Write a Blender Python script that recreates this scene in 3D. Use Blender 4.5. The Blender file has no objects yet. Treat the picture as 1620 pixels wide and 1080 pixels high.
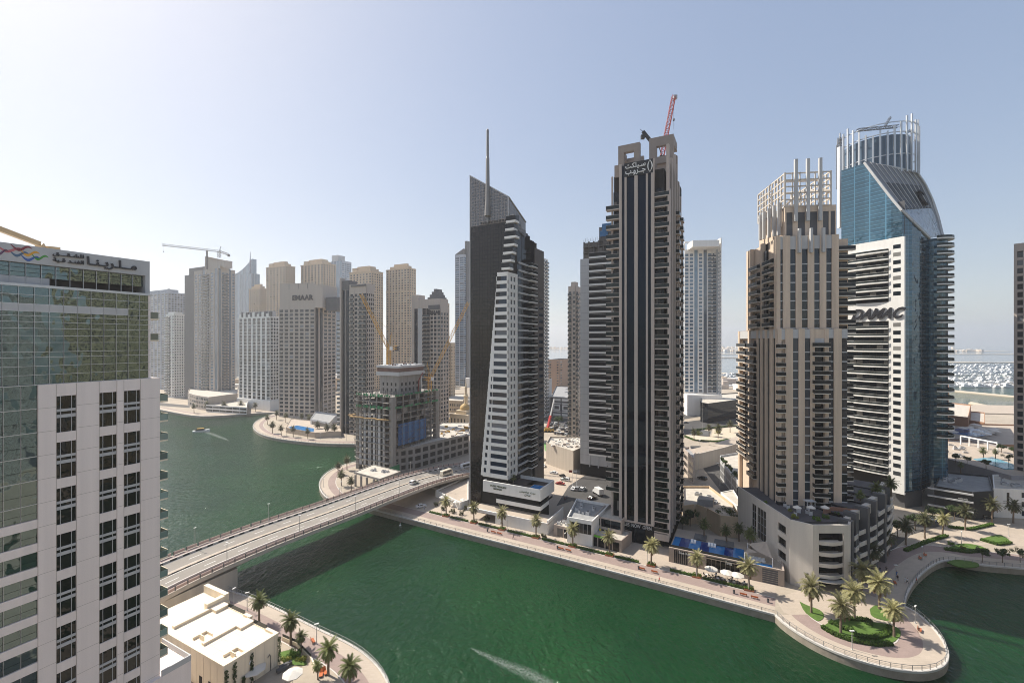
import bpy, math, random
from mathutils import Vector, Matrix
random.seed(11)
scene = bpy.context.scene
R = math.radians
# ------------------------------------------------------------------ camera
CAMZ = 72.0; FPX = 711.0; HZ = 540.0; CX = 810.0
cam_d = bpy.data.cameras.new('camera'); cam = bpy.data.objects.new('camera', cam_d)
scene.collection.objects.link(cam); scene.camera = cam
cam.location = (0, 0, CAMZ); cam.rotation_euler = (R(90), 0, 0)
cam_d.sensor_width = 36; cam_d.lens = 36 * FPX / 1620; cam_d.clip_start = 0.5; cam_d.clip_end = 40000
# ------------------------------------------------------------------ sky and sun
SUN_EL, SUN_AZ = R(46), R(-60)
SDIR = Vector((math.sin(SUN_AZ) * math.cos(SUN_EL), math.cos(SUN_AZ) * math.cos(SUN_EL), math.sin(SUN_EL)))
world = bpy.data.worlds.new('World'); scene.world = world; world.use_nodes = True
wn = world.node_tree.nodes; wl = world.node_tree.links
sky = wn.new('ShaderNodeTexSky'); sky.sky_type = 'NISHITA'; sky.sun_disc = False
sky.sun_elevation = SUN_EL; sky.sun_rotation = SUN_AZ
sky.air_density = 1.0; sky.dust_density = 1.2; sky.ozone_density = 1.5; sky.altitude = 0
bg = wn['Background']; bg.inputs['Strength'].default_value = 0.15
sat = wn.new('ShaderNodeHueSaturation'); sat.inputs['Saturation'].default_value = 1.42; sat.inputs['Value'].default_value = .93; sat.inputs['Hue'].default_value = .510
gam = wn.new('ShaderNodeGamma'); gam.inputs['Gamma'].default_value = .42
wl.new(sky.outputs[0], gam.inputs[0]); wl.new(gam.outputs[0], sat.inputs['Color']); wl.new(sat.outputs[0], bg.inputs['Color'])
sun_d = bpy.data.lights.new('sun', 'SUN'); sun = bpy.data.objects.new('sun', sun_d)
scene.collection.objects.link(sun)
sun_d.energy = 2.8; sun_d.angle = R(0.5); sun_d.color = (1.0, 0.93, 0.82)
sun.rotation_euler = (-SDIR).to_track_quat('-Z', 'Y').to_euler()
sun.location = (0, 0, 400)
scene.view_settings.view_transform = 'Standard'; scene.view_settings.look = 'None'
scene.view_settings.gamma = 1.0; scene.view_settings.exposure = 1.4
scene.cycles.max_bounces = 6; scene.cycles.diffuse_bounces = 3; scene.cycles.glossy_bounces = 3
scene.cycles.transmission_bounces = 3; scene.cycles.volume_bounces = 1; scene.cycles.transparent_max_bounces = 6
scene.cycles.sample_clamp_indirect = 4.0
scene.cycles.use_denoising = True
scene.cycles.filter_width = 1.0
# ------------------------------------------------------------------ geometry helpers
def W(px, py, z=2.0):
 d = FPX * (CAMZ - z) / (py - HZ)
 return Vector(((px - CX) / FPX * d, d, z))
def XD(px, d, z=0.0): return Vector(((px - CX) / FPX * d, d, z))
def ZP(py, d): return CAMZ + (HZ - py) / FPX * d
def along(O, u, px):
 k = (px - CX) / FPX
 return (k * O[1] - O[0]) / (u[0] - k * u[1])
RZ = R(-28)
UX = Vector((math.cos(RZ), math.sin(RZ))); UY = Vector((-math.sin(RZ), math.cos(RZ)))
BOXF = ((0, 3, 2, 1), (4, 5, 6, 7), (0, 1, 5, 4), (1, 2, 6, 5), (2, 3, 7, 6), (3, 0, 4, 7))
def cross_ring(p, d, r, n):
 d = d.normalized(); a = Vector((0, 0, 1)) if abs(d.z) < .9 else Vector((1, 0, 0))
 x = d.cross(a).normalized(); y = d.cross(x)
 return [p + x * (r * math.cos(2 * math.pi * i / n)) + y * (r * math.sin(2 * math.pi * i / n)) for i in range(n)]
class MB:
 def __init__(s): s.v = []; s.f = []; s.m = []
 def face(s, pts, m=0):
  b = len(s.v); s.v += [tuple(p) for p in pts]; s.f.append(tuple(range(b, b + len(pts)))); s.m.append(m)
 def hexa(s, pts, m=0):
  b = len(s.v); s.v += [tuple(p) for p in pts]
  for f in BOXF: s.f.append(tuple(b + i for i in f)); s.m.append(m)
 def box(s, x0, x1, y0, y1, z0, z1, m=0):
  s.hexa([(x0, y0, z0), (x1, y0, z0), (x1, y1, z0), (x0, y1, z0), (x0, y0, z1), (x1, y0, z1), (x1, y1, z1), (x0, y1, z1)], m)
 def prism(s, pts, z0, z1, m=0, mt=None):
  n = len(pts); b = len(s.v)
  if sum(pts[i][0] * pts[(i + 1) % n][1] - pts[(i + 1) % n][0] * pts[i][1] for i in range(n)) < 0: pts = pts[::-1]
  zz = z1 if callable(z1) else (lambda x, y: z1)
  s.v += [(p[0], p[1], z0) for p in pts] + [(p[0], p[1], zz(p[0], p[1])) for p in pts]
  for i in range(n):
   j = (i + 1) % n; s.f.append((b + i, b + j, b + n + j, b + n + i)); s.m.append(m)
  s.f.append(tuple(b + n + i for i in range(n))); s.m.append(m if mt is None else mt)
  s.f.append(tuple(b + i for i in reversed(range(n)))); s.m.append(m)
 def sheet(s, pts, z, m=0):
  n = len(pts)
  if sum(pts[i][0] * pts[(i + 1) % n][1] - pts[(i + 1) % n][0] * pts[i][1] for i in range(n)) < 0: pts = pts[::-1]
  s.face([(p[0], p[1], z) for p in pts], m)
 def fb(s, a, e, s0, s1, d0, d1, z0, z1, m=0):
  n = (e[1], -e[0])
  q = [(a[0] + e[0] * S + n[0] * D, a[1] + e[1] * S + n[1] * D) for S, D in ((s0, d1), (s1, d1), (s1, d0), (s0, d0))]
  s.hexa([(x, y, z0) for x, y in q] + [(x, y, z1) for x, y in q], m)
 def bar(s, p, q, w, h=None, m=0):
  p = Vector(p); q = Vector(q); h = h or w; d = (q - p).normalized()
  a = Vector((0, 0, 1)) if abs(d.z) < .95 else Vector((0, 1, 0))
  x = d.cross(a).normalized() * w / 2; y = x.cross(d).normalized() * h / 2
  s.hexa([p - x - y, p + x - y, p + x + y, p - x + y, q - x - y, q + x - y, q + x + y, q - x + y], m)
 def tube(s, pts, rad, n=6, m=0, cap=True):
  pts = [Vector(p) for p in pts]; rings = []
  if not hasattr(rad, '__len__'): rad = [rad] * len(pts)
  for i, p in enumerate(pts):
   d = pts[min(i + 1, len(pts) - 1)] - pts[max(i - 1, 0)]
   b = len(s.v); s.v += [tuple(c) for c in cross_ring(p, d, rad[i], n)]; rings.append(b)
  for i in range(len(pts) - 1):
   for k in range(n):
    s.f.append((rings[i] + k, rings[i] + (k + 1) % n, rings[i + 1] + (k + 1) % n, rings[i + 1] + k)); s.m.append(m)
  if cap:
   s.f.append(tuple(rings[0] + k for k in reversed(range(n)))); s.m.append(m)
   s.f.append(tuple(rings[-1] + k for k in range(n))); s.m.append(m)
 def lathe(s, c, prof, n=12, m=0):
  rings = []
  for r, z in prof:
   b = len(s.v); s.v += [(c[0] + r * math.cos(2 * math.pi * i / n), c[1] + r * math.sin(2 * math.pi * i / n), c[2] + z) for i in range(n)]; rings.append(b)
  for i in range(len(prof) - 1):
   for k in range(n):
    s.f.append((rings[i] + k, rings[i] + (k + 1) % n, rings[i + 1] + (k + 1) % n, rings[i + 1] + k)); s.m.append(m)
  s.f.append(tuple(rings[0] + k for k in reversed(range(n)))); s.m.append(m)
  s.f.append(tuple(rings[-1] + k for k in range(n))); s.m.append(m)
 def merge(s, o, M):
  b = len(s.v); s.v += [tuple(M @ Vector(v)) for v in o.v]
  s.f += [tuple(b + i for i in f) for f in o.f]; s.m += o.m
 def truss(s, p, q, w, seg, t, m=0, tri=False):
  p = Vector(p); q = Vector(q); d = (q - p); L = d.length; d.normalize()
  a = Vector((0, 0, 1)) if abs(d.z) < .95 else Vector((0, 1, 0))
  x = d.cross(a).normalized() * w / 2; y = x.cross(d).normalized() * w / 2
  cs = [-x - y, x - y, y * 1.0] if tri else [-x - y, x - y, x + y, -x + y]
  for c in cs: s.bar(p + c, q + c, t, t, m)
  n = max(1, int(L / seg)); k = len(cs)
  for i in range(n):
   A = p + d * (L * i / n); B = p + d * (L * (i + 1) / n)
   for j in range(k):
    s.bar(A + cs[j], B + cs[(j + 1) % k], t * .7, t * .7, m); s.bar(A + cs[j], A + cs[(j + 1) % k], t * .7, t * .7, m)
 def build(s, name, mats, parent=None, world=False, smooth=False):
  me = bpy.data.meshes.new(name); v = s.v
  if parent is not None and world:
   Mi = basis(parent).inverted(); v = [tuple(Mi @ Vector(p)) for p in v]
  me.from_pydata(v, [], s.f)
  for mt in (mats if isinstance(mats, (list, tuple)) else [mats]): me.materials.append(mt)
  me.polygons.foreach_set('material_index', s.m)
  if smooth: me.polygons.foreach_set('use_smooth', [True] * len(s.f))
  me.update()
  o = bpy.data.objects.new(name, me); scene.collection.objects.link(o)
  if parent is not None: o.parent = parent
  return o
def basis(o):
 M = Matrix.LocRotScale(o.location, o.rotation_euler, o.scale)
 return basis(o.parent) @ M if o.parent else M
def tag(o, label=None, cat=None, group=None, kind=None):
 if label: o['label'] = label
 if cat: o['category'] = cat
 if group: o['group'] = group
 if kind: o['kind'] = kind
 return o
def T(name, label, cat, loc=(0, 0, 0), rz=0.0, group=None):
 o = bpy.data.objects.new(name, None); scene.collection.objects.link(o)
 o.location = loc if len(loc) == 3 else (loc[0], loc[1], 2.0); o.rotation_euler = (0, 0, rz); o.empty_display_size = .5
 return tag(o, label, cat, group)
def struct(name, mb, m): return tag(mb.build(name, m), kind='structure')
def copy_tree(o, parent=None):
 c = o.copy(); scene.collection.objects.link(c)
 if parent is not None: c.parent = parent
 for ch in list(o.children): copy_tree(ch, c)
 return c
MESHES = {}
def inst(name, mb, mats, parent, xf, cap=100, world=False):
 """repeats of one part: the nearest ones are parts of their own, past the cap one more part holds the rest"""
 if not xf: return
 B = basis(parent); eye = Vector((0, 0, CAMZ))
 if world: Bi = B.inverted(); xf = [Bi @ M for M in xf]
 if len(xf) > cap: xf = sorted(xf, key=lambda M: ((B @ M).translation - eye).length)
 first = None
 for M in xf[:cap]:
  if first is None: o = mb.build(name, mats, parent); first = o
  else: o = first.copy(); scene.collection.objects.link(o); o.parent = parent
  o.matrix_local = M
 if len(xf) > cap:
  r = MB()
  for M in xf[cap:]: r.merge(mb, M)
  tag(r.build(name, mats, parent), kind='stuff')
def FM(a, e, s, d, z, w=1, h=1, t=1):
 """placement on a facade: x along it, y inwards, z up"""
 n = (e[1], -e[0])
 return Matrix(((e[0] * w, -n[0] * t, 0, a[0] + e[0] * s + n[0] * d), (e[1] * w, -n[1] * t, 0, a[1] + e[1] * s + n[1] * d), (0, 0, h, z), (0, 0, 0, 1)))
PANE = MB(); PANE.box(0, 1, 0, .08, 0, 1)
def TR(x, y, z, rz=0, sc=1): return Matrix.LocRotScale((x, y, z), Matrix.Rotation(rz, 3, 'Z').to_euler(), (sc, sc, sc))
# ------------------------------------------------------------------ materials
def new_mat(name):
 m = bpy.data.materials.new(name); m.use_nodes = True
 return m, m.node_tree.nodes, m.node_tree.links, m.node_tree.nodes['Principled BSDF']
def mat(name, col, rough=.75, var=.12, scale=.35, bump=0.0, spec=.3, metal=0.0, streak=0.0, fine=6.0, joints=None):
 m, n, l, b = new_mat(name)
 b.inputs['Roughness'].default_value = rough; b.inputs['Metallic'].default_value = metal
 b.inputs['Specular IOR Level'].default_value = spec
 tc = n.new('ShaderNodeTexCoord')
 n1 = n.new('ShaderNodeTexNoise'); n1.inputs['Scale'].default_value = scale; n1.inputs['Detail'].default_value = 5
 n2 = n.new('ShaderNodeTexNoise'); n2.inputs['Scale'].default_value = fine; n2.inputs['Detail'].default_value = 3
 l.new(tc.outputs['Object'], n2.inputs[0])
 if streak:
  mp = n.new('ShaderNodeMapping'); mp.inputs['Scale'].default_value = (1.6, 1.6, .06)
  l.new(tc.outputs['Object'], mp.inputs[0]); l.new(mp.outputs[0], n1.inputs[0]); n1.inputs['Scale'].default_value = streak
 else: l.new(tc.outputs['Object'], n1.inputs[0])
 ad = n.new('ShaderNodeMath'); ad.operation = 'MULTIPLY_ADD'; l.new(n2.outputs[0], ad.inputs[0]); ad.inputs[1].default_value = .4
 l.new(n1.outputs[0], ad.inputs[2])
 mr = n.new('ShaderNodeMapRange'); mr.inputs[1].default_value = .4; mr.inputs[2].default_value = 1.0
 mr.inputs[3].default_value = 1 - var; mr.inputs[4].default_value = 1 + var; l.new(ad.outputs[0], mr.inputs[0])
 mx = n.new('ShaderNodeMix'); mx.data_type = 'RGBA'; mx.blend_type = 'MULTIPLY'; mx.inputs[0].default_value = 1
 mx.inputs[6].default_value = (*col, 1); l.new(mr.outputs[0], mx.inputs[7])
 out = mx.outputs[2]
 if joints:
  br = n.new('ShaderNodeTexBrick'); br.offset = 0.0 if len(joints) < 4 else .5
  br.inputs['Color1'].default_value = (1, 1, 1, 1); br.inputs['Color2'].default_value = (.93, .93, .93, 1)
  k = joints[2]; br.inputs['Mortar'].default_value = (k, k, k, 1)
  br.inputs['Scale'].default_value = 1; br.inputs['Mortar Size'].default_value = .03
  br.inputs['Brick Width'].default_value = joints[0]; br.inputs['Row Height'].default_value = joints[1]
  l.new(tc.outputs['Object'], br.inputs[0])
  m2 = n.new('ShaderNodeMix'); m2.data_type = 'RGBA'; m2.blend_type = 'MULTIPLY'; m2.inputs[0].default_value = 1
  l.new(out, m2.inputs[6]); l.new(br.outputs[0], m2.inputs[7]); out = m2.outputs[2]
 l.new(out, b.inputs['Base Color'])
 if bump:
  bp = n.new('ShaderNodeBump'); bp.inputs['Strength'].default_value = bump; bp.inputs['Distance'].default_value = .1
  l.new(n2.outputs[0], bp.inputs['Height']); l.new(bp.outputs[0], b.inputs['Normal'])
 return m
def glass(name, col, ior=1.8, spec=.5, tint=None, rough=.06, var=.5, warp=0.0, wscale=.5, curtains=0.25, curtain=(.30, .29, .27), metal=0.0, grid=None):
 """window glass seen from outside: dark room behind, some panes with blinds, a slightly uneven reflection"""
 m, n, l, b = new_mat(name)
 b.inputs['Roughness'].default_value = rough; b.inputs['IOR'].default_value = ior; b.inputs['Metallic'].default_value = metal; b.inputs['Specular IOR Level'].default_value = spec
 if tint: b.inputs['Specular Tint'].default_value = (*tint, 1)
 oi = n.new('ShaderNodeObjectInfo'); ge = n.new('ShaderNodeNewGeometry')
 ad = n.new('ShaderNodeMath'); ad.operation = 'ADD'; l.new(oi.outputs['Random'], ad.inputs[0]); l.new(ge.outputs['Random Per Island'], ad.inputs[1])
 fr = n.new('ShaderNodeMath'); fr.operation = 'FRACT'; l.new(ad.outputs[0], fr.inputs[0])
 rp = n.new('ShaderNodeValToRGB'); e = rp.color_ramp.elements
 e[0].position = 0; e[0].color = (*[c * (1 - var) for c in col], 1)
 e[1].position = 1 - curtains; e[1].color = (*[c * (1 + var) for c in col], 1)
 if curtains: x = e.new(min(.999, 1 - curtains + .02)); x.color = (*[c * .5 for c in curtain], 1); x2 = e.new(1.0); x2.color = (*curtain, 1)
 l.new(fr.outputs[0], rp.inputs[0]); out = rp.outputs[0]
 tc = n.new('ShaderNodeTexCoord')
 if grid:
  br = n.new('ShaderNodeTexBrick'); br.offset = 0
  br.inputs['Color1'].default_value = (1, 1, 1, 1); br.inputs['Color2'].default_value = (.75, .75, .75, 1)
  k = grid[2]; br.inputs['Mortar'].default_value = (k, k, k, 1); br.inputs['Scale'].default_value = 1
  br.inputs['Mortar Size'].default_value = grid[3] if len(grid) > 3 else .05
  br.inputs['Brick Width'].default_value = grid[0]; br.inputs['Row Height'].default_value = grid[1]
  sp = n.new('ShaderNodeSeparateXYZ'); cb = n.new('ShaderNodeCombineXYZ'); sm = n.new('ShaderNodeMath'); sm.operation = 'ADD'
  l.new(tc.outputs['Object'], sp.inputs[0]); l.new(sp.outputs[0], sm.inputs[0]); l.new(sp.outputs[1], sm.inputs[1])
  l.new(sm.outputs[0], cb.inputs[0]); l.new(sp.outputs[2], cb.inputs[1]); l.new(cb.outputs[0], br.inputs[0])
  m2 = n.new('ShaderNodeMix'); m2.data_type = 'RGBA'; m2.blend_type = 'MULTIPLY'; m2.inputs[0].default_value = 1
  l.new(out, m2.inputs[6]); l.new(br.outputs[0], m2.inputs[7]); out = m2.outputs[2]
 l.new(out, b.inputs['Base Color'])
 if warp:
  nt = n.new('ShaderNodeTexNoise'); nt.inputs['Scale'].default_value = wscale; nt.inputs['Detail'].default_value = 2
  l.new(ge.outputs['Position'], nt.inputs[0])
  bp = n.new('ShaderNodeBump'); bp.inputs['Strength'].default_value = 1; bp.inputs['Distance'].default_value = warp
  l.new(nt.outputs[0], bp.inputs['Height']); l.new(bp.outputs[0], b.inputs['Normal'])
 return m
def paint(name, col, rough=.4, metal=0.0, spec=.5):
 m, n, l, b = new_mat(name)
 b.inputs['Base Color'].default_value = (*col, 1); b.inputs['Roughness'].default_value = rough
 b.inputs['Metallic'].default_value = metal; b.inputs['Specular IOR Level'].default_value = spec
 tc = n.new('ShaderNodeTexCoord'); nt = n.new('ShaderNodeTexNoise'); nt.inputs['Scale'].default_value = 2.5; nt.inputs['Detail'].default_value = 4
 l.new(tc.outputs['Object'], nt.inputs[0])
 mr = n.new('ShaderNodeMapRange'); mr.inputs[3].default_value = max(0.02, rough - .12); mr.inputs[4].default_value = min(1, rough + .15)
 l.new(nt.outputs[0], mr.inputs[0]); l.new(mr.outputs[0], b.inputs['Roughness'])
 return m
def leaf(name, c1, c2, rough=.55):
 m, n, l, b = new_mat(name); b.inputs['Roughness'].default_value = rough; b.inputs['Specular IOR Level'].default_value = .25
 ge = n.new('ShaderNodeNewGeometry'); oi = n.new('ShaderNodeObjectInfo')
 rp = n.new('ShaderNodeValToRGB'); rp.color_ramp.elements[0].color = (*c1, 1); rp.color_ramp.elements[1].color = (*c2, 1)
 l.new(ge.outputs['Random Per Island'], rp.inputs[0])
 hs = n.new('ShaderNodeHueSaturation'); mr = n.new('ShaderNodeMapRange'); mr.inputs[3].default_value = .75; mr.inputs[4].default_value = 1.25
 l.new(oi.outputs['Random'], mr.inputs[0]); l.new(mr.outputs[0], hs.inputs['Value']); l.new(rp.outputs[0], hs.inputs['Color'])
 l.new(hs.outputs[0], b.inputs['Base Color'])
 tl = n.new('ShaderNodeBsdfTranslucent'); l.new(hs.outputs[0], tl.inputs[0]); mx = n.new('ShaderNodeMixShader'); mx.inputs[0].default_value = .3
 l.new(b.outputs[0], mx.inputs[1]); l.new(tl.outputs[0], mx.inputs[2]); l.new(mx.outputs[0], n['Material Output'].inputs[0])
 return m
def water_mat(name, col, deep, wave=.35, scale=.55):
 m, n, l, b = new_mat(name)
 b.inputs['Roughness'].default_value = .05; b.inputs['IOR'].default_value = 1.33
 tc = n.new('ShaderNodeTexCoord'); mp = n.new('ShaderNodeMapping'); mp.inputs['Rotation'].default_value = (0, 0, R(25)); mp.inputs['Scale'].default_value = (1, .55, 1)
 l.new(tc.outputs['Object'], mp.inputs[0])
 a = n.new('ShaderNodeTexNoise'); a.inputs['Scale'].default_value = scale; a.inputs['Detail'].default_value = 4; a.inputs['Roughness'].default_value = .6
 a.inputs['Distortion'].default_value = .6
 c = n.new('ShaderNodeTexNoise'); c.inputs['Scale'].default_value = .014; c.inputs['Detail'].default_value = 3
 l.new(mp.outputs[0], a.inputs[0]); l.new(tc.outputs['Object'], c.inputs[0])
 # calm and ruffled patches
 mr = n.new('ShaderNodeMapRange'); mr.inputs[1].default_value = .35; mr.inputs[2].default_value = .65; mr.inputs[3].default_value = wave * .28; mr.inputs[4].default_value = wave
 l.new(c.outputs[0], mr.inputs[0])
 bp = n.new('ShaderNodeBump'); bp.inputs['Distance'].default_value = 1.0; l.new(mr.outputs[0], bp.inputs['Strength'])
 sw = n.new('ShaderNodeTexNoise'); sw.inputs['Scale'].default_value = scale * .22; sw.inputs['Detail'].default_value = 2; sw.inputs['Distortion'].default_value = 1.0; l.new(mp.outputs[0], sw.inputs[0])
 hh = n.new('ShaderNodeMath'); hh.operation = 'MULTIPLY_ADD'; hh.inputs[1].default_value = 1.1; l.new(sw.outputs[0], hh.inputs[0]); l.new(a.outputs[0], hh.inputs[2])
 l.new(hh.outputs[0], bp.inputs['Height']); l.new(bp.outputs[0], b.inputs['Normal'])
 rp = n.new('ShaderNodeValToRGB'); rp.color_ramp.elements[0].position = .3; rp.color_ramp.elements[1].position = .7
 rp.color_ramp.elements[0].color = (*deep, 1); rp.color_ramp.elements[1].color = (*col, 1)
 l.new(c.outputs[0], rp.inputs[0]); l.new(rp.outputs[0], b.inputs['Base Color'])
 return m
M_water = water_mat('water', (.008, .055, .014), (.004, .022, .009), wave=.95, scale=.85)
M_sea = water_mat('sea', (.05, .10, .13), (.04, .09, .12), wave=.3, scale=.3)
M_quay = mat('quay_stone', (.30, .26, .21), .85, .25, .5, .3)
M_land = mat('sandy_ground', (.38, .325, .26), .9, .18, .06, .1, fine=1.2)
M_sand = mat('beach_sand', (.55, .47, .36), .9, .15, .02)
M_pave = mat('cream_paving', (.45, .38, .31), .8, .10, .2, .05, joints=(1.2, .6, .86, 1))
M_pink = mat('pink_paving', (.31, .235, .21), .8, .10, .3, .05, joints=(.8, .4, .85, 1))
M_kerb = mat('kerb_concrete', (.55, .52, .48), .8, .1)
M_asph = mat('asphalt', (.075, .072, .07), .85, .2, .15, .1)
M_deckasph = mat('bridge_asphalt', (.245, .222, .195), .85, .12, .08, .05)
M_white = mat('white_render', (.80, .78, .74), .7, .06, .2, streak=.5)
M_whitepaint = mat('road_paint', (.75, .74, .70), .7, .1)
M_pinkcon = mat('pinkish_concrete_panel', (.83, .74, .69), .75, .07, .3, .04, streak=.6)
M_cream = mat('cream_stone', (.78, .68, .53), .8, .08, .3, .05, streak=.4)
M_greycon = mat('raw_concrete', (.27, .255, .24), .85, .22, .3, .2, streak=.5)
M_bridgecon = mat('bridge_concrete', (.50, .45, .39), .8, .12, .2, .05, streak=.4)
M_black = mat('dark_cladding', (.03, .03, .032), .5, .2)
M_dgrey = mat('dark_grey_metal', (.10, .10, .105), .5, .15)
M_lgrey = mat('light_grey_panel', (.48, .48, .48), .6, .08, .3, streak=.4)
M_metal = mat('aluminium', (.55, .56, .57), .35, .08, metal=.6)
M_steel = paint('painted_steel_white', (.80, .80, .79))
M_rail = paint('grey_railing_metal', (.30, .30, .30), .45, .5)
M_interior = mat('dark_interior', (.025, .023, .022), .9, .3)
# ------------------------------------------------------------------ water, land, promenades
mb = MB(); mb.sheet([(-1500, -400), (2600, -400), (2600, 1000), (-1500, 1000)], 0.0); struct('water', mb, M_water)
mb = MB(); mb.sheet([(-9000, 1000.2), (9000, 1000.2), (9000, 9000), (-9000, 9000)], -.05); struct('sea', mb, M_sea)
def smooth_line(pts, it=2):
 for _ in range(it):
  o = [pts[0]]
  for a, b in zip(pts[:-1], pts[1:]): o += [a * .75 + b * .25, a * .25 + b * .75]
  o.append(pts[-1]); pts = o
 return pts
def px_line(l, z=2.0): return [W(x, y, z).to_2d() for x, y in l]
def offset(pts, d):
 out = []
 for i, p in enumerate(pts):
  t = (pts[min(i + 1, len(pts) - 1)] - pts[max(i - 1, 0)]).normalized()
  out.append(p + Vector((t.y, -t.x)) * d)      # to the right of travel
 return out
def arclen(pts):
 s = [0]
 for a, b in zip(pts[:-1], pts[1:]): s.append(s[-1] + (b - a).length)
 return s
def at_len(pts, S, q):
 for i in range(len(pts) - 1):
  if S[i + 1] >= q:
   k = (q - S[i]) / max(1e-6, S[i + 1] - S[i]); d = (pts[i + 1] - pts[i]).normalized()
   return pts[i].lerp(pts[i + 1], k), d
 return pts[-1], (pts[-1] - pts[-2]).normalized()
# the right bank, walked from the basin on the right round the tip and along the straight promenade (land on the right hand)
basin = px_line([(1900, 921), (1700, 907), (1620, 899), (1545, 893), (1503, 884), (1478, 891), (1449, 915), (1434, 940), (1431, 958)])
tip = px_line([(1431, 958), (1449, 967), (1472, 987), (1493, 1011), (1502, 1034), (1498, 1050), (1483, 1059), (1459, 1063), (1420, 1060), (1369, 1048), (1317, 1030), (1273, 1008), (1239, 985), (1226, 972)])
straight = px_line([(1226, 972), (1200, 965), (1100, 938), (900, 885.5), (700, 834.5), (600, 808), (540, 793)])
promont = px_line([(540, 793), (519, 790), (506, 776), (504, 762), (514, 749), (533, 738), (560, 730), (600, 722)])
emaar = px_line([(640, 712), (600, 703), (560, 702), (520, 702), (480, 699), (440, 694), (415, 688), (402, 680), (399, 672), (408, 664), (425, 657), (440, 652)])
farb = px_line([(440, 652), (400, 653.5), (340, 658), (310, 658), (285, 654), (262, 649.5), (240, 645), (150, 636)])
sb, st, sp_, se = smooth_line(basin), smooth_line(tip), straight, smooth_line(emaar)
spr = smooth_line(promont); sf = smooth_line(farb, 1)
bank = sb + st[1:] + sp_[1:] + spr[1:] + se + sf[1:]
coast = [(-1500, 900), (-1500, 1180), (-500, 1120), (0, 985), (280, 860), (385, 800), (430, 640), (505, 492), (560, 470), (760, 455), (900, 300)]
mb = MB(); mb.prism([tuple(p) for p in bank] + coast, -4, 2.0, 0, 1); struct('land', mb, [M_quay, M_land])
left = smooth_line(px_line([(250, 893), (351, 930), (401, 945), (453, 969), (507, 996), (564, 1022), (598, 1050), (618, 1082), (628, 1130)]))
lb = [Vector((-430, 310)), Vector((-173, 178))] + left + [Vector((-20, 68)), Vector((0, 50)), Vector((60, 30)), Vector((330, 10))]
mb = MB(); mb.prism([tuple(p) for p in lb] + [(330, -300), (-430, -300)], -4, 2.0, 0, 1); struct('land', mb, [M_quay, M_land])
PROMS = []
def promenade(line, w1, w2, side=1, kerb=True, name='promenade'):
 a = offset(line, .3 * side); b = offset(line, w1 * side); c = offset(line, (w1 + w2) * side)
 for nm, p, q, z, m in (('quay_coping', offset(line, -.12 * side), offset(line, .45 * side), 2.16, M_kerb),
      (name, a, b, 2.008, M_pave), ('walkway', b, c, 2.012, M_pink)):
  mbx = MB()
  for i in range(len(p) - 1):
   mbx.sheet([p[i], p[i + 1], q[i + 1], q[i]], z)
   if nm == 'quay_coping':
    for u, v in ((p[i], p[i + 1]), (q[i], q[i + 1])): mbx.face([(u.x, u.y, 1.7), (v.x, v.y, 1.7), (v.x, v.y, z), (u.x, u.y, z)])
  struct(nm, mbx, m)
 mbx = MB()
 for i in range(len(c) - 1):
  d = offset(line, (w1 + w2 + .25) * side)
  mbx.prism([c[i], c[i + 1], d[i + 1], d[i]], 1.9, 2.06)
 if kerb: struct('kerb', mbx, M_kerb)
 PROMS.append((line, side))
paved = MB()
def pave(pts, m, z=2.004, name='pavement'):
 b = MB(); b.sheet(pts, z); return struct(name, b, m)
promenade(sb, 6.0, 5.0); promenade(st, 4.2, 4.2); promenade(sp_, 4.2, 4.4); promenade(spr, 4.0, 3.5); promenade(se, 4.5, 3.0); promenade(sf, 6.0, 3.0)
promenade(left[4:], 3.2, 3.6, -1) if False else promenade(left, 4.0, 3.6, -1) if False else None
promenade([p for p in left], 3.4, 3.6, 1) if False else None
lrev = left[::-1]
promenade(lrev, 3.4, 3.8, -1) if False else None
promenade(left, 3.4, 3.8, 1)
# paving behind the walkway, up to the buildings
up = offset(sp_, 8.7); up2 = offset(sp_, 26)
pave(up + up2[::-1], M_pave, 2.004)
pave(px_line([(1226, 946), (1290, 925), (1330, 935), (1400, 930), (1420, 960), (1380, 975), (1300, 990), (1240, 968)]), M_pave, 2.003)
pave(px_line([(1425, 945), (1400, 900), (1440, 860), (1500, 830), (1760, 815), (1760, 870), (1560, 860), (1480, 872), (1445, 900)]), M_pave, 2.003)
def railing(line, inset, name, label, h=1.05, step=2.0, side=1):
 p = offset(line, inset * side); S = arclen(p); mid, _ = at_len(p, S, S[-1] / 2)
 th = T(name, label, 'railing', (mid.x, mid.y, 2.1))
 b = MB(); n = max(2, int(S[-1] / 3)); prev = None
 for i in range(n + 1):
  q, _ = at_len(p, S, S[-1] * i / n)
  if prev is not None:
   for zz, t in ((h, .07), (h * .62, .03), (h * .34, .03)): b.bar((prev.x, prev.y, 2.16 + zz), (q.x, q.y, 2.16 + zz), t, t)
  prev = q
 b.build('rail', M_rail, th, world=True)
 post = MB(); post.box(-.05, .05, -.05, .05, 0, h)
 xf = []
 k = int(S[-1] / step)
 for i in range(k + 1):
  q, d = at_len(p, S, i * step); xf.append(TR(q.x, q.y, 2.16, math.atan2(d.y, d.x)))
 inst('post', post, M_rail, th, xf, 100, True)
railing(sb, .2, 'promenade_railing', 'grey railing curving round the edge of the shaded basin')
railing(st, .2, 'promenade_railing', 'grey railing round the palm tip of the promenade')
railing(sp_, .2, 'promenade_railing', 'low grey railing along the straight promenade by the green water', h=.8, step=3)
railing(spr, .2, 'promenade_railing', 'railing round the curved quay below the building site', h=.9, step=3)
railing(se, .2, 'promenade_railing', 'railing along the far curved quay with the small pool', h=.9, step=3)
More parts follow.
